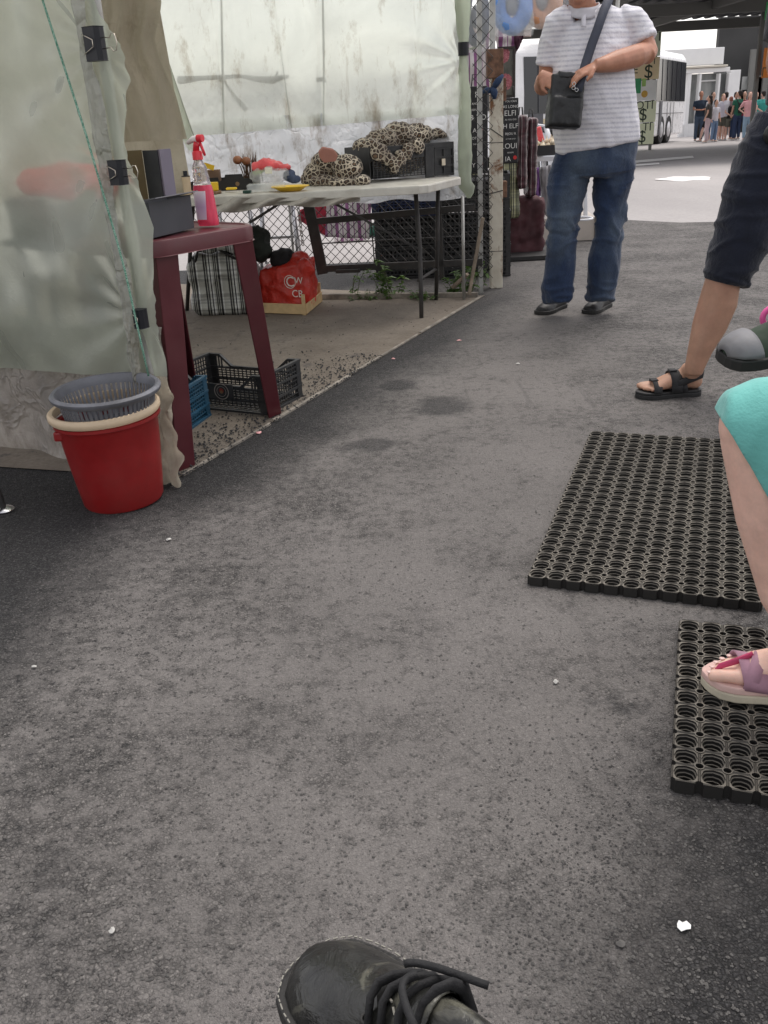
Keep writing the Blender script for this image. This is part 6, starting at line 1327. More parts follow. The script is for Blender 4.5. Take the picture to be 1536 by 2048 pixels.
def shoe(par, toe, heel, W_=.10, H_=.085, m=None, ms=None, z0=0.0, up=(0, 0, 1), stitch=False, welt=.006, sole=.022, laces=False, mst=None, top=True):
    toe = np.array(toe, float); heel = np.array(heel, float); f = unit(toe-heel); L = np.linalg.norm(toe-heel); up = unit(np.array(up, float)-f*(np.array(up, float)@f)); sd_ = np.cross(f, up)
    P = lambda x, y, z: heel+f*x*L+sd_*y+up*(z+z0)
    wx = [0, .03, .12, .3, .5, .7, .85, .94, .985, 1.0]; ww = [.10, .55, .72, .70, .78, 1.0, .97, .74, .42, .10]
    hx = [0, .06, .2, .38, .5, .62, .75, .88, .97, 1.0]; hh = [.75, .95, 1.0, 1.0, .86, .66, .52, .45, .34, .2]
    hw = lambda x: float(np.interp(x, wx, ww))*W_/2; ht = lambda x: float(np.interp(x, hx, hh))*H_
    xs = np.concatenate([np.linspace(0, .08, 4), np.linspace(.12, .88, 12), np.linspace(.91, .998, 7)])
    mb = MB(); vs = []; seg = 20
    for x in xs:
        for k in range(seg):
            a_ = 2*math.pi*k/seg; y = math.cos(a_)*hw(x); z = sole*.7+(ht(x)-sole*.5)*(math.sin(a_) if math.sin(a_) > 0 else math.sin(a_)*.1)
            if math.sin(a_) > 0: y *= (1-.25*math.sin(a_)*(1 if x < .5 else .4)); 
            vs.append(P(x, y, max(z, .004)))
    n = len(xs); fs = [(i*seg+k, i*seg+(k+1) % seg, (i+1)*seg+(k+1) % seg, (i+1)*seg+k) for i in range(n-1) for k in range(seg)]+[tuple(range(seg))[::-1], tuple((n-1)*seg+k for k in range(seg))]
    mb.add(vs, fs); s_ = mb.build('shoe', m or MShoeBk, par, sharp=60)
    out = [(x, hw(x)+welt) for x in xs]+[(x, -hw(x)-welt) for x in xs[::-1]]
    mb = MB(); n = len(out); vs = [P(x+(.015 if x > .9 else 0)-(.015 if x < .03 else 0), y, z) for z in (0.001, sole) for x, y in out]; mb.add(vs, [tuple(range(n))[::-1], tuple(range(n, 2*n))]+[(k, (k+1) % n, n+(k+1) % n, n+k) for k in range(n)])
    mb.build('sole', ms or MSoleBk, s_, bevel=.003)
    if stitch:
        mb = MB(); pts = [P(x*(1 if x < .9 else 1.004), y*.97, sole+.004) for x, y in out]
        pl_ = [V(*p) for p in pts]; d_ = 0
        for a_, b_ in zip(pl_[:-1], pl_[1:]):
            L2 = np.linalg.norm(b_-a_); k = max(1, int(L2/.007))
            for j in range(k): p = a_+(b_-a_)*j/k; q = a_+(b_-a_)*(j+.62)/k; mb.bar(p, q, .0011, .0010)
        o_ = mb.build('stitching', mst, s_); o_['kind'] = 'stuff'
    return s_, P, hw, ht

# --- the man in jeans
YM = 5.15
man = thing('person', (D(1180, 600, YM)[0], YM, 0), 'person in pale striped polo shirt and blue jeans looking into a black shoulder bag', 'person')
m = lambda x, y, dy=0.: D(x, y, YM+dy)
B = MB()
P_, A_ = head(B, m(1160, -42, -.04), 1.06, (-.25, -.80, -.45)); B.tube([m(1170, 45, .03), m(1165, 10, .0), m(1160, -20, -.02)], [.075, .064, .062], 14)
B.tube([m(1192, 280), m(1190, 200), m(1188, 120), m(1188, 55), m(1180, 30)], [(.19, .13), (.19, .13), (.19, .12), (.17, .09), (.08, .07)], 18, ref=(1, 0, 0))
B.tube([m(1268, 42), m(1285, 80, -.01), m(1297, 106, -.06), m(1293, 112, -.09)], [.060, .056, .048, .043], 14)
B.tube([m(1296, 102, -.05), m(1272, 112, -.12), m(1235, 122, -.19), m(1203, 130, -.235), m(1190, 132, -.24)], [.046, .055, .050, .036, .030], 14)
B.tube([m(1112, 45), m(1098, 110, .03), m(1094, 168, .05)], [.058, .050, .044], 14); B.tube([m(1094, 168, .05), m(1086, 172, -.08), m(1086, 160, -.17), m(1087, 157, -.20)], [.046, .046, .036, .030], 14)
hand(B, m(1190, 132, -.24), (-.85, -.12, -.35), (0, -.3, 1), 1.0, .35, side=-1)
hand(B, m(1083, 150, -.20), (.60, -.35, -.40), (-.45, -.6, .75), 1.0, .55, side=1)
for pts, rr in (((( 1150, 300), (1131, 397), (1124, 470), (1118, 540), (1117, 600)), (.09, .08, .06, .05, .045)), (((1225, 300), (1220, 397), (1216, 470), (1206, 540), (1203, 600)), (.09, .08, .06, .05, .045))): B.tube([m(*p) for p in pts], rr, 12)
fuse('body', B, MSkinA, man, .0055, 3)
eyes(P_, A_, 1.08, man)
mb = MB(); mb.ell(P_(0, -.022, .045), (.086*1.08, .100*1.08, .088*1.08), A_); mb.ell(P_(0, -.06, .0), (.08*1.08, .06*1.08, .08*1.08), A_)
fuse('hair', mb, MHairG, man, .008, 2, fold(.004, 30, 60), cut=lambda p: (p-P_(0, 0, 0))@A_[1] > .055 and (p-P_(0, 0, 0))@A_[2] < .075)
# polo
S = MB()
S.tube([m(1194, 293), m(1193, 280), m(1189, 240), m(1186, 190, -.02), m(1184, 140, -.02), m(1185, 95), m(1188, 60), m(1188, 38), m(1182, 24)], [(.216, .158), (.216, .163), (.215, .170), (.208, .166), (.198, .148), (.190, .134), (.178, .110), (.145, .088), (.082, .072)], 26, ref=(1, 0, 0))
S.tube([m(1240, 38), m(1266, 42), m(1280, 66, -.01), m(1289, 84, -.03)], [.066, .071, .070, .070], 16); S.tube([m(1138, 38), m(1112, 50), m(1102, 90, .02), m(1094, 132, .03)], [.066, .068, .066, .063], 16)
S.ell(m(1258, 37), (.066, .075, .052)); S.ell(m(1122, 39), (.066, .075, .052))
def shirt_fn(co, no):
    out = co.copy(); hz = float(m(1190, 290)[2])
    for i, p in enumerate(co):
        k = .006*nz(p, 6)+.006*ridge(p*V(1.1, 1, .5), 7, 2, 4)*(1 if p[2] < 1.3 else .4)+.003*ridge(p+V(p[2]*.8, 0, 0), 6, 21, 4)
        # drag folds from the bag strap and towards the lifted elbow
        dx, dz = p[0]-float(m(1270, 70)[0]), p[2]-float(m(1270, 70)[2]); r_ = math.hypot(dx, dz)+.02
        k += .004*math.sin(math.atan2(dz, dx)*13)*math.exp(-r_*5)*min(1, r_*6)
        out[i] = p+no[i]*k
    return out
fuse('polo_shirt', S, MPolo, man, .0085, 5, shirt_fn)
MColl = M('pale collar knit', (.55, .54, .58), .85, .1, 30, .3)
mb = MB(); nk = m(1166, 16, -.0); ring = []
for k in range(19):
    a_ = math.radians(-60+300*k/18+90-0); ring.append((k, a_))
def collar(u, v):
    a_ = math.radians(-75+330*u-90+0); r_ = .073+.020*v; z = .022-.030*v-.028*max(0, -math.sin(a_))-.02*v*max(0, -math.sin(a_))
    return nk+V(r_*1.05*math.cos(a_), r_*math.sin(a_), z+.0)
mb.grid(collar, 30, 4); mb.build('collar', MColl, man, smooth=True, solid=.004)
mb = MB(); mb.grid(lambda u, v: m(1163+u*9, 30+v*24, -.105-.035*v), 2, 6); mb.build('placket', MColl, man, smooth=True, solid=.003)
# jeans
J = MB()
J.tube([m(1194, 268), m(1192, 300), m(1188, 335), m(1186, 352)], [(.205, .14), (.212, .145), (.208, .145), (.17, .12)], 24, ref=(1, 0, 0))
J.tube([m(1146, 320), m(1136, 360), m(1131, 397), m(1126, 440, -.01), m(1124, 470, -.02), m(1121, 505, -.01), m(1119, 535), m(1116, 575), m(1117, 602)], [.10, .103, .095, .084, .077, .078, .082, .081, .074], 18)
J.tube([m(1232, 320), m(1226, 360), m(1221, 397), m(1219, 440, -.01), m(1218, 470, -.02), m(1212, 505, -.01), m(1207, 535), m(1204, 572), m(1201, 598)], [.10, .100, .095, .084, .077, .084, .089, .079, .072], 18)
def jeans_fn(co, no):
    out = co.copy(); kz = float(m(1124, 470)[2])
    for i, p in enumerate(co):
        z = p[2]; s1 = math.exp(-((z-kz-.05)/.12)**2); s2 = math.exp(-((z-.10)/.10)**2); s3 = math.exp(-((z-.74)/.07)**2)
        k = .006*nz(p, 5)
        k += s1*.013*ridge(p*V(1.2, 1, 2.0), 6, 3)+s2*.013*ridge(p*V(1, 1, 2.2), 8, 9, 4)+s3*.008*ridge(p*V(.6, .6, 3), 7, 4)+.007*ridge(p*V(1, 1, .7), 6, 12, 4)-.012*s1*ridge(p*V(1.2, 1, 1.6), 5, 33)
        out[i] = p+no[i]*k
    return out
fuse('jeans', J, MJeans, man, .008, 4, jeans_fn)
for tp_, hp_ in (((1063, 636), (1127, 613)), ((1160, 635), (1216, 611))):
    T, H = G(*tp_), G(*hp_); T = H+unit(T-H)*.275
    s_, P, hw, ht = shoe(man, T, H, .104, .115, MShoeBk, MSoleBk, welt=.004)
    mb = MB(); mb.tube([P(.62, y, ht(.62)*(1-abs(y)*4)+.006) for y in np.linspace(-.03, .03, 5)], .004, 6); mb.tube([P(.70, y, ht(.70)*(1-abs(y)*4)+.006) for y in np.linspace(-.03, .03, 5)], .004, 6)
    mb.box(P(.60, .034, .045), (.014, .012, .004)); mb.build('shoe_trim', MChrome if False else MShoeBk, s_)
# shoulder bag
bag = thing('shoulder_bag', m(1126, 262, -.26), 'black leather shoulder bag held open at the man\'s waist on a slate strap', 'bag')
c0_, c1_ = m(1090, 258, -.26), m(1160, 262, -.24); bu = unit(c1_-c0_); bw = np.linalg.norm(c1_-c0_); bup = unit(m(1132, 160, -.22)-m(1124, 260, -.26)); bn = unit(np.cross(bu, bup)); cb0 = (c0_+c1_)/2; bh = .265
mb = MB(); mb.box(cb0+bup*bh*.48-bn*0, (bw*.92, .075, bh*.90), (bu, bn, bup)); mb.box(cb0+bup*bh*.30+bn*.025, (bw*.80, .05, bh*.48), (bu, bn, bup))
def bagfn(co, no): return co+no*np.array([.004*nz(p, 14)+.003*(.5-abs(nz(p, 26, 3))) for p in co])[:, None]
fuse('bag_body', mb, MLeathB, bag, .0065, 5, bagfn)
mb = MB(); mb.box(cb0+bup*bh*.92+bn*.01, (bw*.6, .06, .03), (bu, bn, bup)); fuse('bag_flap', mb, MLeathB, bag, .006, 3, bagfn)
for px, py in ((1148, 168), (1153, 180), (1147, 176)): mb = MB(); mb.tube([m(px, py, -.30)+V(.008*math.cos(a_), 0, .008*math.sin(a_)) for a_ in np.linspace(0, 6.283, 12, endpoint=False)], .0018, 6, closed=True); mb.build('metal_ring', MChrome, bag, smooth=True)
mb = MB(); sp_ = [m(1155, 182, -.27), m(1160, 165, -.26), m(1172, 125, -.215), m(1184, 88, -.185), m(1196, 55, -.165), m(1208, 20, -.12), m(1216, 2, -.06), m(1219, -6, .02), m(1216, 10, .12), m(1200, 100, .20)]
for i in range(len(sp_)-1): pass
tt_ = []; 
for i, p in enumerate(sp_): d = unit(sp_[min(i+1, len(sp_)-1)]-sp_[max(i-1, 0)]); sd_ = unit(np.cross(d, V(-.2, -1, .1))); tt_.append((p-sd_*.022, p+sd_*.022))
mb.add([q for a_ in tt_ for q in a_], [(2*i, 2*i+1, 2*i+3, 2*i+2) for i in range(len(sp_)-1)]); mb.build('bag_strap', MStrap, bag, smooth=True, solid=.003)

# --- feet
def foot_shapes(B, toe, heel, ankle, s=1.0, side=1, z=.022, toes=True):
    toe = np.array(toe, float)+V(0, 0, z); heel = np.array(heel, float)+V(0, 0, z); f = unit(toe-heel); sd_ = unit(np.cross(f, Zu))*side; L = np.linalg.norm(toe-heel)
    P = lambda x, y, h_: heel+f*x*L+sd_*y*s+Zu*h_*s
    B.ell(P(.10, 0, .030), (.033*s, .030*s, .032*s), (f, sd_, Zu)); B.tube([P(.10, 0, .035), P(.30, .002, .042), P(.52, .003, .036), P(.74, .002, .020)], [(.028*s, .034*s), (.032*s, .040*s), (.040*s, .030*s), (.046*s, .018*s)], 14, ref=sd_)
    B.tube([P(.17, 0, .04), P(.2, 0, .075), ankle], [.036*s, .034*s, .034*s], 12); B.ell(P(.22, .033, .062), (.014*s, .010*s, .015*s)); B.ell(P(.22, -.033, .062), (.014*s, .010*s, .015*s))
    for k, (y, x1, r_) in enumerate(((-.034, 1.0, .0135), (-.013, .985, .0095), (.006, .955, .009), (.023, .915, .0085), (.038, .86, .0078))):
        B.tube([P(.70, y*.9, .016), P(.82*x1, y, .017), P(.92*x1, y, .014), P(x1-.01, y, .010)], [r_*1.2*s, r_*s, r_*s, r_*.85*s], 10)
    return P
def strap_over(par, P, x, x2, hw_, hgt, w, m_, name='sandal_strap', y0=0, th=.0035, z0=.0):
    mb = MB(); n = 17; tab = []
    for k in range(n):
        a_ = math.pi*k/(n-1); y = hw_*math.cos(a_)+y0; h_ = z0+hgt*math.sin(a_)**.75; xx = x+(x2-x)*k/(n-1); tab.append((xx, y, h_))
    vs = [P(xx+e*w/.5, y, h_) for xx, y, h_ in tab for e in (-.5, .5)]
    mb.add(vs, [(2*i, 2*i+1, 2*i+3, 2*i+2) for i in range(n-1)]); return mb.build(name, m_, par, smooth=True, solid=th)
def sandal_sole(par, P, m_, layers, hw_=.048, name='sandal_sole'):
    wx = [-.03, 0, .05, .15, .35, .55, .75, .88, .97, 1.02, 1.045]; ww = [.12, .5, .68, .74, .66, .80, 1.0, .92, .62, .34, .1]
    for i, (z0, z1, k, mm) in enumerate(layers):
        out = [(x, float(np.interp(x, wx, ww))*hw_*k) for x in np.linspace(-.03, 1.045, 28)]; out = out+[(x, -y) for x, y in out[::-1]]; n = len(out)
        mb = MB(); vs = [P(x, y, z) for z in (z0, z1) for x, y in out]; mb.add(vs, [tuple(range(n))[::-1], tuple(range(n, 2*n))]+[(a_, (a_+1) % n, n+(a_+1) % n, n+a_) for a_ in range(n)]); mb.build(name, mm, par, bevel=.003)
MNavyS = cloth('navy shorts cotton', (.009, .012, .024), var=.25); MSandB = M('black sandal rubber', (.016, .016, .017), .55, .2, 20, .25); MSandW = M('black webbing', (.022, .022, .024), .85, .2, 60, .4, 250, .002)
# --- person in navy shorts
YS = 3.5; w_ = lambda x, y, dy=0.: D(x, y, YS+dy)
toeS, heelS = G(1276, 795), G(1398, 788)
ps2 = thing('person', (heelS[0]+.2, 3.6, 0), 'person in navy shorts and black strap sandals stepping in from the right edge', 'person')
B = MB(); Pf = foot_shapes(B, toeS, heelS, w_(1387, 742), 1.03, -1, .026)
B.tube([w_(1387, 748), w_(1389, 735), w_(1400, 700), w_(1419, 652, .01), w_(1436, 605, .01), w_(1446, 562), w_(1462, 520)], [(.034), (.038), .047, .066, .072, .065, .072], 18)
hipL = w_(1585, 240); hipR = hipL+V(.20, .12, 0); B.tube([w_(1458, 535), w_(1510, 410), hipL], [.075, .085, .09], 16)
kneeR = hipR+V(.10, .02, -.45); ankR = kneeR+V(.12, .12, -.43); B.tube([hipR, kneeR, kneeR+V(.05, .1, -.15), ankR], [.09, .062, .062, .038], 14)
P2f = foot_shapes(B, ankR*V(1, 1, 0)+V(-.17, -.10, 0), ankR*V(1, 1, 0)+V(.05, .03, 0), ankR, 1.0, 1, .026)
pel = (hipL+hipR)/2; sh = pel+V(.05, .05, .50)
B.tube([pel+V(0, 0, -.05), pel+V(0, 0, .1), sh-V(0, 0, .1), sh], [(.17, .11), (.16, .11), (.19, .12), (.14, .08)], 16, ref=(1, .4, 0))
B.tube([sh, sh+V(-.01, 0, .1), sh+V(-.03, -.02, .16)], [.06, .055, .055], 12); Ph, Ah = head(B, sh+V(-.04, -.02, .24), 1.0, (-.9, -.3, -.1))
for q in (-1, 1):
    s0 = sh+V(.19*q, .08*q, -.03); B.tube([s0, s0+V(.03*q, -.02, -.28), s0+V(.0, -.1, -.52)], [.05, .042, .03], 12); hand(B, s0+V(.0, -.1, -.52), (0, -.2, -1), (q, 0, 0), 1.0, .35, side=q)
fuse('body', B, MSkinB, ps2, .0065, 3); eyes(Ph, Ah, 1.0, ps2)
mb = MB(); mb.ell(Ph(0, -.02, .045), (.084, .098, .086), Ah); mb.ell(Ph(0, -.06, 0), (.078, .06, .08), Ah); fuse('hair', mb, MHairD, ps2, .01, 2, fold(.004, 30, 60), cut=lambda p: (p-Ph(0, 0, 0))@Ah[1] > .05 and (p-Ph(0, 0, 0))@Ah[2] < .07)
S = MB(); S.tube([w_(1449, 566), w_(1455, 548), w_(1474, 500), w_(1492, 450), w_(1515, 390), w_(1545, 320), w_(1580, 250)], [.082, .088, .100, .108, .116, .125, .13], 20)
S.tube([pel+V(0, 0, -.12), pel+V(0, 0, .02), pel+V(0, 0, .12)], [(.19, .13), (.19, .13), (.17, .12)], 18, ref=(1, .4, 0)); S.tube([hipR, kneeR+V(0, 0, .02)], [.12, .10], 16)
def sh_fn(co, no):
    a0 = w_(1449, 566); d0 = unit(w_(1580, 250)-a0)
    return co+no*np.array([.010*nz(p, 5)+.009*ridge(p*V(.8, 1, 2.2), 7, 3, 4)+(.006 if .012 < (p-a0)@d0 < .03 else 0) for p in co])[:, None]
fuse('shorts', S, MNavyS, ps2, .008, 4, sh_fn)
S = MB(); S.tube([pel+V(0, 0, .05), pel+V(0, 0, .2), sh-V(0, 0, .1), sh+V(0, 0, .01)], [(.19, .135), (.18, .13), (.205, .14), (.13, .09)], 18, ref=(1, .4, 0))
for q in (-1, 1): s0 = sh+V(.19*q, .08*q, -.03); S.tube([s0-V(.08*q, 0, 0), s0, s0+V(.03*q, -.02, -.22)], [.065, .068, .062], 14)
fuse('shirt', S, cloth('charcoal shirt', (.03, .03, .035)), ps2, .011, 4, fold(.008))
for Pq in (Pf, P2f):
    sandal_sole(ps2, Pq, None, [(-.026, -.008, 1.08, MSandB), (-.008, .002, 1.04, MSandB)])
    strap_over(ps2, Pq, .74, .72, .050, .040, .065, MSandW, th=.005); strap_over(ps2, Pq, .43, .46, .046, .074, .085, MSandW, th=.005); strap_over(ps2, Pq, .30, .52, .045, .070, .05, MSandW)
    mb = MB(); tabs = [(.42, .044, .030), (.22, .043, .050), (.02, .030, .062), (-.04, 0, .066), (.02, -.030, .062), (.22, -.043, .050), (.42, -.044, .030)]
    mb.add([Pq(x, y, z+e) for x, y, z in tabs for e in (-.014, .014)], [(2*i, 2*i+1, 2*i+3, 2*i+2) for i in range(len(tabs)-1)]); mb.build('heel_strap', MSandW, ps2, smooth=True, solid=.006)
    for x, y, z in ((.76, .0, .043), (.47, .0, .078)): mb = MB(); mb.box(Pq(x, y, z), (.030, .034, .006), (unit(Pq(1, 0, 0)-Pq(0, 0, 0)), unit(Pq(0, 1, 0)-Pq(0, 0, 0)), Zu)); mb.build('strap_tab', MSandW, ps2, bevel=.002)
mb = MB(); mb.ell(w_(1560, 268, -.10), (.06, .04, .045)); tag(fuse('belt_bag', mb, MLeathB, None, .01, 2), 'black belt bag at the hip of the person in navy shorts', 'bag')

# --- seated person in the aqua dress
MAqua = cloth('aqua cotton', (.14, .44, .40), .8, .10, 8, 200, .3); MLilS = M('mauve sandal strap', (.36, .20, .26), .7, .12, 30, .3, 200, .002); MMag = M('magenta sandal edge', (.50, .05, .14), .6, .1, 30, .2); MCrSole = M('cream foam sole', (.52, .47, .36), .75, .15, 12, .2, grime=.3)
lady = thing('person', (1.0, 1.45, 0), 'seated person in aqua dress with a mauve sandal on the nearest mat', 'person')
zs_ = .026
toeL = G(1414, 1350, zs_+.02)*V(1, 1, 0)+V(0, 0, zs_); heelL = toeL+unit(V(.92, -.38, 0))*.235
knee = V(.658, 1.50, .562); ankL = heelL+unit(toeL-heelL)*.05+V(0, 0, .11)
B = MB(); Pl = foot_shapes(B, toeL, heelL, ankL, .98, 1, .030)
B.tube([ankL, ankL*.72+knee*.28+V(-.012, 0, 0), ankL*.35+knee*.65+V(-.004, 0, 0), knee], [.038, .060, .072, .066], 18); B.ell(knee+V(-.005, 0, .01), (.064, .064, .064))
hipA = V(1.08, 1.33, .53); B.tube([knee, knee*.5+hipA*.5, hipA], [.062, .078, .095], 16)
knee2 = V(.80, 1.12, .54); knee2 = V(.95, 1.05, .54); hipB = V(1.15, 1.10, .53); ank2 = V(1.02, .95, .10); B.tube([hipB, knee2, ank2], [.09, .062, .038], 14); foot_shapes(B, V(.85, .98, 0), V(1.08, .95, 0), ank2, .98, -1, .03)
pl_ = (hipA+hipB)/2; st_ = pl_+V(.12, 0, .48); B.tube([pl_, pl_+V(.05, 0, .2), st_-V(0, 0, .1), st_], [(.17, .12), (.14, .11), (.17, .11), (.12, .07)], 16, ref=(0, 1, 0)); B.tube([st_, st_+V(0, 0, .15)], [.055, .05], 12); Pq, Aq = head(B, st_+V(-.02, 0, .23), .95, (-1, 0, 0))
for q in (-1, 1): s0 = st_+V(0, .17*q, -.03); B.tube([s0, s0+V(.04, .05*q, -.25), s0+V(-.18, 0, -.36)], [.046, .038, .028], 12); hand(B, s0+V(-.18, 0, -.36), (-1, 0, -.2), (0, 0, 1), .93, .4, side=q)
fuse('body', B, MSkinC, lady, .0055, 3); eyes(Pq, Aq, .95, lady)
mb = MB(); mb.ell(Pq(0, -.025, .03), (.086, .10, .095), Aq); mb.ell(Pq(0, -.07, -.07), (.08, .05, .10), Aq); fuse('hair', mb, MHairF, lady, .01, 2, fold(.004, 30, 60), cut=lambda p: (p-Pq(0, 0, 0))@Aq[1] > .045 and (p-Pq(0, 0, 0))@Aq[2] < .06)
S = MB(); S.tube([knee+V(-.062, .02, .012), knee+V(-.025, .015, .005), knee+V(.02, .01, -.01), knee*.7+hipA*.3+V(0, 0, -.04), knee*.35+hipA*.65+V(0, 0, -.03), hipA+V(.02, 0, 0)], [(.055, .055), (.082, .085), (.088, .11), (.11, .17), (.12, .18), (.13, .16)], 22, ref=(0, 1, 0))
S.tube([knee2+V(-.03, 0, 0), hipB], [.085, .13], 18); S.tube([pl_+V(0, 0, -.05), pl_+V(.05, 0, .2), st_-V(0, 0, .1), st_], [(.21, .16), (.16, .13), (.185, .125), (.12, .08)], 20, ref=(0, 1, 0))
hA, hB, hC = D(1446, 838, 1.44), D(1536, 988, 1.44), D(1446, 838, 2.0)
hn = unit(np.cross(hB-hA, hC-hA)); hn = hn if hn@V(-1, 0, -1) > 0 else -hn
fuse('dress', S, MAqua, lady, .0065, 4, fold(.007, 5, 9), cut=(hA, hn))
_dm = [o for o in lady.children if o.name.startswith('dress')][0]; _b = _dm.modifiers.new('s', 'SOLIDIFY'); _b.thickness = .004; _b.offset = 1
sandal_sole(lady, Pl, None, [(-.030, -.012, 1.12, MCrSole), (-.012, .004, 1.08, M('pale pink footbed', (.62, .42, .38), .8))], .050)
strap_over(lady, Pl, .76, .60, .050, .044, .10, MLilS, th=.004); strap_over(lady, Pl, .56, .66, .049, .052, .055, MLilS, th=.004); strap_over(lady, Pl, .26, .30, .044, .085, .07, MLilS, th=.004)
mb = MB(); mb.tube([Pl(.96, -.023, .006), Pl(.90, -.022, .030), Pl(.78, -.010, .040), Pl(.66, 0, .052)], [(.004, .002), (.007, .003), (.008, .003), (.01, .003)], 8, ref=(0, 0, 1)); mb.build('toe_strap', MMag, lady, smooth=True)
mb = MB(); mb.box(Pl(.34, .050, .02), (.05, .006, .03), (unit(Pl(1, 0, 0)-Pl(0, 0, 0)), unit(Pl(0, 1, 0)-Pl(0, 0, 0)), Zu)); mb.build('side_tab', MMag, lady, bevel=.002)
for k, (y, x1) in enumerate(((-.034, .985), (-.013, .965), (.006, .94), (.023, .895), (.038, .84))): mb = MB(); mb.ell(Pl(x1, y, .020), (.006, .005, .002), (unit(Pl(1, 0, 0)-Pl(0, 0, 0)), unit(Pl(0, 1, 0)-Pl(0, 0, 0)), Zu)); mb.build('toenail', M('toenail', (.72, .50, .45), .3, .05, 9, 0) if k == 0 else bpy.data.materials['toenail'], lady, smooth=True)
t = thing('plastic_chair', (1.2, 1.22, 0), 'white plastic chair under the person in the aqua dress', 'chair'); 
mb = MB(); mb.box(V(1.2, 1.22, .42), (.44, .46, .03)); mb.build('seat', MWhP, t, bevel=.01)
for dx, dy in ((-.19, -.2), (.19, -.2), (-.19, .2), (.19, .2)): mb = MB(); mb.bar(V(1.2+dx, 1.22+dy, 0), V(1.2+dx*.95, 1.22+dy*.95, .41), .035); mb.build('leg', MWhP, t)
mb = MB(); mb.box(V(1.43, 1.22, .68), (.03, .44, .46)); mb.build('backrest', MWhP, t, bevel=.01)

# --- crossed leg with the grey-toed green shoe at the right edge
MGrnSh = M('dark green canvas', (.022, .038, .022), .85, .2, 20, .3); MGreyToe = M('grey rubber toe', (.15, .15, .16), .55, .3, 12, .2, grime=.6); MTrD = cloth('dark trousers', (.015, .017, .02))
T = D(1447, 712, 1.85); H = T+unit(V(1, .25, .10))*.29
ps3 = thing('person', (1.3, 2.0, 0), 'person beyond the right edge whose grey-toed dark green shoe juts in on a crossed leg', 'person')
s_, P, hw, ht = shoe(ps3, T, H, .105, .10, MGrnSh, MSoleBk, z0=-.02, welt=.005, sole=.026, up=(0, -.25, 1))
mb = MB(); vs = []; seg = 16; xs = np.linspace(.80, 1.006, 9)
for x in xs:
    for k in range(seg): a_ = math.pi*k/(seg-1)-.15; vs.append(P(x, math.cos(a_)*(hw(min(x, .995))+.004)*(1-.2*max(0, math.sin(a_))*.4), .02+(ht(min(x, 1))-.010)*math.sin(a_)+.004))
mb.add(vs, [(i*seg+k, i*seg+k+1, (i+1)*seg+k+1, (i+1)*seg+k) for i in range(8) for k in range(seg-1)]); mb.build('toe_cap', MGreyToe, s_, smooth=True, solid=.003)
B = MB(); ak = H+V(-.02, 0, .07); kn = ak+V(.30, .05, -.05); hp = V(1.75, 2.15, .55); B.tube([H+unit(T-H)*.06+V(0, 0, .03), ak, kn, hp], [.04, .045, .06, .09], 14); k2 = V(1.35, 1.9, .50); B.tube([hp+V(0, -.2, 0), k2, V(1.38, 1.9, .10)], [.09, .06, .04], 14)
B.tube([hp+V(0, -.1, 0), hp+V(.1, -.1, .5)], [(.17, .12), (.16, .1)], 16, ref=(0, 1, 0)); B.tube([hp+V(.1, -.1, .5), hp+V(.08, -.1, .62)], [.06, .055], 12); Ph3, Ah3 = head(B, hp+V(.06, -.1, .74), 1.0, (-1, -.2, 0))
fuse('body', B, MSkinD, ps3, .010, 3)
S = MB(); S.tube([ak+V(.03, 0, -.01), kn, hp], [.062, .08, .11], 16); S.tube([hp+V(0, -.2, 0), k2, V(1.38, 1.9, .12)], [.11, .08, .06], 16); S.tube([hp+V(0, -.1, -.08), hp+V(.02, -.1, .12)], [(.2, .15), (.18, .14)], 16, ref=(0, 1, 0)); fuse('trousers', S, MTrD, ps3, .012, 3, fold(.008))
S = MB(); S.tube([hp+V(.02, -.1, .05), hp+V(.1, -.1, .4), hp+V(.1, -.1, .54)], [(.18, .14), (.19, .13), (.1, .08)], 16, ref=(0, 1, 0)); fuse('shirt', S, cloth('olive shirt', (.05, .06, .03)), ps3, .014, 3, fold(.008))
shoe(ps3, V(1.18, 1.84, 0), V(1.44, 1.92, 0), .10, .09, MGrnSh, MSoleBk)
t = thing('plastic_chair', (1.8, 2.05, 0), 'white plastic chair beyond the right edge under the person with crossed legs', 'chair'); mb = MB(); mb.box(V(1.8, 2.05, .42), (.44, .5, .03)); mb.build('seat', MWhP, t, bevel=.01)
for dx, dy in ((-.19, -.2), (.19, -.2), (-.19, .2), (.19, .2)): mb = MB(); mb.bar(V(1.8+dx, 2.05+dy, 0), V(1.8+dx*.95, 2.05+dy*.95, .41), .035); mb.build('leg', MWhP, t)
MPk = M('hot pink plastic', (.72, .10, .32), .4, .05); c_ = D(1556, 634, 2.35); mb = MB(); mb.tube([c_+V(.04*math.cos(a_), 0, .03*math.sin(a_)) for a_ in np.linspace(0, 6.283, 20, endpoint=False)], .008, 8, closed=True); tag(mb.build('pink_bag_handle', MPk, smooth=True), 'hot pink ring just above the grey-toed shoe at the right edge', 'bag ring')

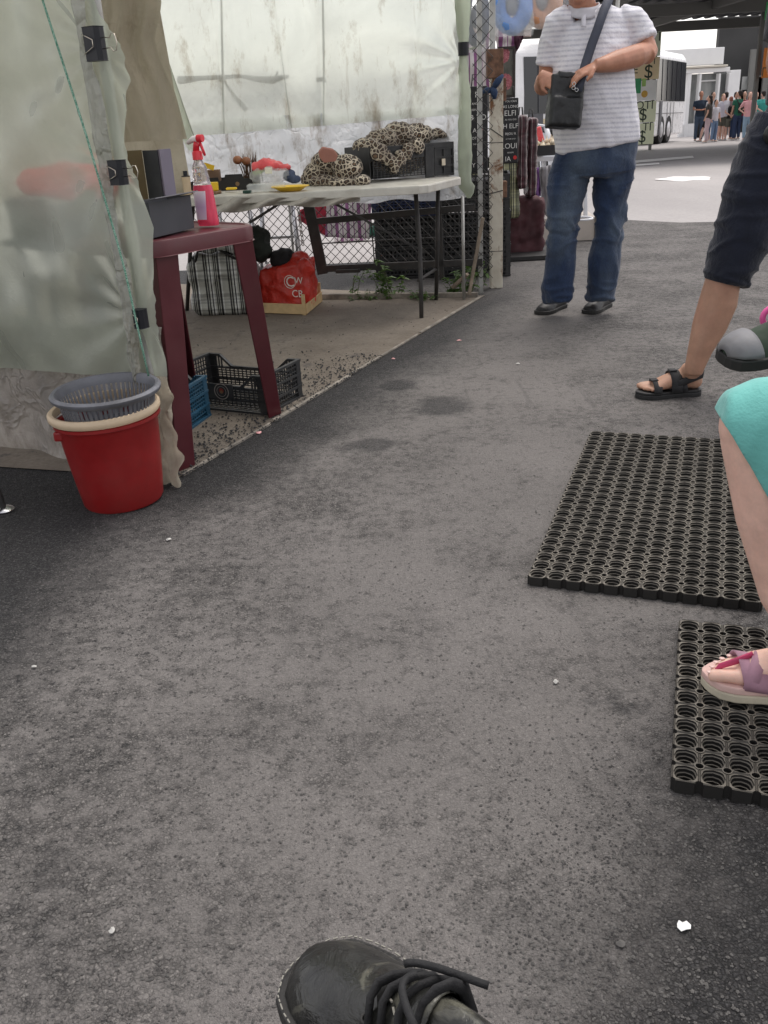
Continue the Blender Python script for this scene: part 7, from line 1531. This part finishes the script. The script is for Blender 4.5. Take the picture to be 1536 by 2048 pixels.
# --- the photographer's own crossed foot
MReflLeath = NT('black leather with painted olive reflections'); MReflLeath.col(MReflLeath.ramp(MReflLeath.noise(14, 5, .6, dist=.8), [(.35, (.009, .009, .009)), (.53, (.020, .020, .018)), (.66, (.17, .165, .13))])); MReflLeath.rough(MReflLeath.ramp(MReflLeath.noise(18, 4), [(.3, .2), (.7, .42)])); MReflLeath.bump(MReflLeath.noise(26, 5, .6, dist=1.2), .6, .006)  # light olive patches are reflections painted into the leather colour
MStW = M('off white thread', (.24, .23, .20), .8, .1); MLace = M('black lace', (.010, .010, .011), .8, .2, 60, .4, 300)
zf = .40; T = G(612, 1925, zf); H = T+unit(G(905, 2140, zf)-G(632, 1890, zf))*.30+V(0, 0, .03)
ph = thing('person', (.25, -.1, 0), 'seated photographer whose black laced shoe pokes up at the bottom edge', 'person')
s_, P, hw, ht = shoe(ph, T, H, .106, .10, MReflLeath.m, MSoleBk, z0=-.015, stitch=True, mst=MStW, welt=.005, sole=.020)
def over(x, y, d=.004): 
    w = max(hw(x), .01); yy = max(-1, min(1, y/w)); return P(x, y*.86, .013+(ht(x)-.010)*math.sqrt(max(0, 1-yy*yy))+d)
mb = MB(); mb.grid(lambda u, v: over(.40+.22*math.sin(math.pi*v)**.6*1.0*(1-u)+.0, (v-.5)*.085, .004+.0*u), 8, 16); mb.build('tongue_flap', MReflLeath.m, s_, smooth=True, solid=.002)
for sg in (-1, 1):
    mb = MB(); pts = [over(.30+.28*u, sg*(.045-.026*u-.006*math.sin(u*9)), .007) for u in np.linspace(0, 1, 12)]
    for a_, b_ in zip(pts[:-1], pts[1:]): mb.bar(a_, a_+(b_-a_)*.6, .0016)
    o_ = mb.build('stitching', MStW, s_); o_['kind'] = 'stuff'
for k, x in enumerate((.58, .53, .47, .41)):
    mb = MB(); mb.tube([over(x+.02*math.sin(j), y, .010+.004*math.sin(k+j)) for j, y in enumerate(np.linspace(-.036, .036, 7))], [(.0055, .003)]*7, 8, ref=(0, 0, 1)); mb.build('lace', MLace, s_, smooth=True)
for sg, ph_ in ((-1, 0), (1, 1.2)):
    mb = MB(); c_ = over(.48, 0, .018); mb.tube([c_+(P(0, 1, 0)-P(0, 0, 0))*sg*.050*u+(P(1, 0, 0)-P(0, 0, 0))*(-.16*u+.05*math.sin(u*5+ph_))+Zu*(.006*math.sin(u*3.1)-.020*u) for u in np.linspace(0, .62, 12)], (.0030), 8); mb.build('lace', MLace, s_, smooth=True)
for x, y in ((.60, -.030), (.52, -.030)): mb = MB(); c_ = over(x, y, .001); mb.tube([c_+V(.005*math.cos(a_), .005*math.sin(a_), 0) for a_ in np.linspace(0, 6.283, 12, endpoint=False)], .0014, 6, closed=True); mb.build('eyelet', MSoleBk, s_, smooth=True)
S = MB(); ak = P(.20, 0, .10); S.tube([P(-.04, 0, .11), P(-.10, 0, .13), V(.30, .02, .50), V(.34, -.20, .56), V(.30, -.60, .55)], [.045, .055, .065, .085, .10], 16)
fuse('trousers', S, MTrD, ph, .009, 3, fold(.006))

# ---------------------------------------------------------------- the crowd by the coach
MWhSh = M('white trainer', (.62, .60, .58), .6, .05, 20, 0)
def cm(name, c): return bpy.data.materials.get(name) or M(name, c, .85, .12, 4, .2, 30, .01)
def walker(px, py, H_, face, top, bot, hair, label, botlen='long', sleeves='short', pose='stand', hairlen=0, wide=1.0, skinm=None, shoe_m=None, bagm=None, extra=None):
    g0 = GF(px, py)
    if g0[1] > 40: Yc = 35.8+(px*7 % 5)*.5; g0 = D(px, 200, Yc); g0[2] = -SL*(Yc-9)
    t = thing('person', g0, label, 'person', 'crowd waiting by the coach', math.radians(face)); k = H_/1.75; sk = skinm or MSkinD
    stride = .28 if pose == 'walk' else .0; W_ = wide
    P = lambda x, y, z: V(x*k, y*k, z*k)
    an = [P(-.10, stride, .08), P(.10, -stride, .10)]; kn = [P(-.10, stride*.6+.03, .48), P(.10, -stride*.35+.04, .49)]; hp = [P(-.085, 0, .90), P(.085, 0, .90)]
    B = MB()
    for a_, n_, h_ in zip(an, kn, hp): B.tube([h_, n_, n_*.6+a_*.4, a_], [.085*k*W_, .055*k*W_, .055*k*W_, .036*k], 10); B.tube([a_-P(0, .03, .03), a_+P(0, .14, -.045)], [.038*k, .03*k], 8)
    B.tube([P(0, 0, .85), P(0, 0, 1.05), P(0, 0, 1.32), P(0, 0, 1.42)], [(.155*k*W_, .11*k*W_), (.135*k*W_, .10*k*W_), (.165*k*W_, .11*k), (.12*k, .07*k)], 14, ref=(1, 0, 0)); B.tube([P(0, 0, 1.4), P(0, .02, 1.53)], [.052*k, .05*k], 10)
    B.ell(P(0, .02, 1.62), (.075*k, .09*k, .115*k)); B.ell(P(0, .105, 1.60), (.013*k, .018*k, .02*k))
    arms = []
    for q in (-1, 1):
        s0 = P(.19*q*(.7+.3*W_), 0, 1.37)
        if pose == 'behind': e, w = P(.27*q, -.10, 1.13), P(.04*q, -.17, .98)
        elif pose == 'hip' and q > 0: e, w = P(.36, .0, 1.14), P(.17, .08, 1.0)
        elif pose == 'front': e, w = P(.24*q, .04, 1.12), P(.06*q, .24, 1.10)
        else: sw = .16*q if pose == 'walk' else .03; e, w = P(.24*q, sw*.5-.02, 1.12), P(.23*q, sw+.06, .88)
        arms.append((s0, e, w)); B.tube([s0, e, w, w+unit(w-e)*.08*k], [.048*k, .038*k, .028*k, .03*k], 9)
    fuse('body', B, sk, t, .016, 2, local=True)
    S = MB(); S.tube([P(0, 0, .86), P(0, 0, 1.05), P(0, 0, 1.30), P(0, 0, 1.43)], [(.175*k*W_, .135*k*W_), (.16*k*W_, .13*k*W_), (.185*k*W_, .13*k*W_), (.11*k, .075*k)], 16, ref=(1, 0, 0))
    if sleeves != 'none':
        for s0, e, w in arms: S.tube([s0*V(.7, 1, 1), s0, s0*.35+e*.65 if sleeves == 'short' else e], [.06*k, .064*k, .055*k], 10)
    fuse('top', S, top, t, .018, 2, fold(.008, 9, 16), local=True)
    S = MB(); S.tube([P(0, 0, .98), P(0, 0, .86), P(0, 0, .80)], [(.155*k*W_, .12*k*W_), (.175*k*W_, .13*k*W_), (.15*k*W_, .11*k*W_)], 14, ref=(1, 0, 0))
    for a_, n_, h_ in zip(an, kn, hp):
        if botlen == 'long': S.tube([h_, n_, a_+P(0, 0, .0)], [.10*k*W_, .072*k*W_, .058*k], 10)
        else: S.tube([h_, h_*.15+n_*.85], [.105*k*W_, .090*k*W_], 10)
    fuse('trousers' if botlen == 'long' else 'shorts', S, bot, t, .018, 2, fold(.006, 9, 16), local=True)
    S = MB(); S.ell(P(0, -.012, 1.66), (.082*k, .092*k, .085*k)); S.ell(P(0, -.05, 1.60), (.074*k, .05*k, .08*k))
    if hairlen: S.tube([P(0, -.05, 1.62), P(0, -.075, 1.50), P(0, -.08, 1.50-hairlen)], [(.075*k, .05*k), (.085*k, .05*k), (.06*k, .03*k)], 12, ref=(1, 0, 0))
    fuse('hair', S, hair, t, .014, 1, local=True)
    for a_ in an: mb = MB(); mb.tube([a_+P(0, -.05, -.055), a_+P(0, .05, -.05), a_+P(0, .16, -.06)], [(.042*k, .028*k), (.045*k, .03*k), (.032*k, .018*k)], 10, ref=(1, 0, 0)); mb.build('shoe', shoe_m or MWhSh, t, smooth=True, local=True)
    if bagm:
        mb = MB(); mb.box(P(.02, -.20, 1.12), (.26*k, .13*k, .36*k)); mb.build('backpack', bagm, t, local=True, bevel=.03)
        mb = MB(); mb.tube([P(-.1, -.14, 1.28), P(-.12, 0, 1.45), P(-.12, .12, 1.3)], .018, 6); mb.build('strap', bagm, t, local=True)
    return t
c_ = cm
walker(1402, 259, 1.80, 170, c_('navy polo', (.02, .035, .06)), c_('slate jeans', (.06, .09, .14)), MHairD, 'man in dark navy top and slate jeans standing nearest the coach front', pose='front', skinm=MSkinA)
walker(1420, 262, 1.60, 60, c_('patterned dark top', (.05, .045, .04)), c_('pale pink skirt cloth', (.55, .42, .45)), MHairD, 'woman in dark patterned top standing half hidden behind the striding boy', hairlen=.12)
walker(1417, 276, 1.58, 95, c_('oatmeal tee', (.50, .42, .38)), c_('black sports shorts', (.015, .014, .016)), MHairF, 'boy in oatmeal T-shirt and black shorts striding in front of the crowd', 'short', pose='walk', wide=1.1, skinm=MSkinC)
walker(1433, 276, 1.45, 200, c_('white tee', (.66, .65, .70)), c_('light blue jeans', (.16, .24, .38)), MHairD, 'child in white T-shirt and light blue jeans beside the striding boy', wide=.9)
walker(1426, 262, 1.72, 190, c_('pale grey tee', (.5, .5, .52)), c_('slate jeans', (.06, .09, .14)), MHairD, 'dark-haired head showing behind the striding boy', hairlen=.05)
walker(1447, 257, 1.66, 180, c_('lilac white top', (.60, .58, .66)), c_('olive shorts', (.10, .10, .08)), MHairF, 'fair-haired woman in lilac white top and olive shorts', 'short', hairlen=.04, skinm=MSkinC)
walker(1452, 257, 1.72, 0, c_('white tee', (.66, .65, .70)), c_('olive shorts', (.10, .10, .08)), MHairD, 'person peeping out behind the fair-haired woman', 'short')
walker(1462, 273, 1.55, 10, c_('black vest', (.012, .012, .014)), c_('khaki grey shorts', (.16, .16, .13)), MHairR, 'woman with reddish hair in black vest and khaki grey shorts seen from behind', 'short', 'none', wide=1.25, skinm=MSkinC, pose='behind')
walker(1479, 259, 1.75, 10, c_('bottle green tee', (.02, .13, .08)), c_('dark blue jeans', (.03, .05, .11)), MHairD, 'man in bottle green T-shirt turned away behind the pink lady', pose='stand', bagm=c_('black pack', (.02, .02, .022)))
walker(1472, 258, 1.70, 200, c_('grey pink tee', (.30, .22, .22)), c_('dark blue jeans', (.03, .05, .11)), MHairD, 'dark-haired person between the black vest and the green T-shirt')
walker(1489, 261, 1.70, 150, c_('crimson tee', (.22, .02, .05)), c_('dark blue jeans', (.03, .05, .11)), MHairD, 'person in crimson top standing behind the pink lady', pose='front')
walker(1500, 275, 1.64, 160, c_('pink blouse', (.76, .40, .42)), c_('sky blue jeans', (.28, .40, .52)), MHairR, 'woman in pink blouse and sky blue jeans facing the stalls with hand on hip', pose='hip', hairlen=.06, wide=1.05, skinm=MSkinC)
walker(1512, 261, 1.66, 180, c_('rose tee', (.45, .18, .22)), c_('dark blue jeans', (.03, .05, .11)), MHairR, 'person in rose top between the pink blouse and the teal T-shirt')
walker(1526, 268, 1.68, 5, c_('teal tee', (.05, .36, .32)), c_('black sports shorts', (.015, .014, .016)), MHairD, 'man in teal T-shirt and black shorts with hands behind his back', 'short', pose='behind', wide=1.2, skinm=MSkinC)

def c5():
    if rng.random() < .6: o, an, c, nx, ny = V(.348, 2.0216, 0), -.3593, .0456, 12, 24
    else: o, an, c, nx, ny = V(.469, 1.2495, 0), -.3304, .046, 14, 12
    ex = V(math.cos(an), math.sin(an), 0); ey = V(-math.sin(an), math.cos(an), 0); i, j = rng.integers(nx), rng.integers(ny); p = o+ex*c*(i+.5+rng.normal(0, .14))+ey*c*1.03*(j+.5+rng.normal(0, .14)); return V(p[0], p[1], .001)
crumbs('mat_grit', 1500, c5, .0012, .004, MGrav, 'pale grit caught in the holes of the rubber mats')
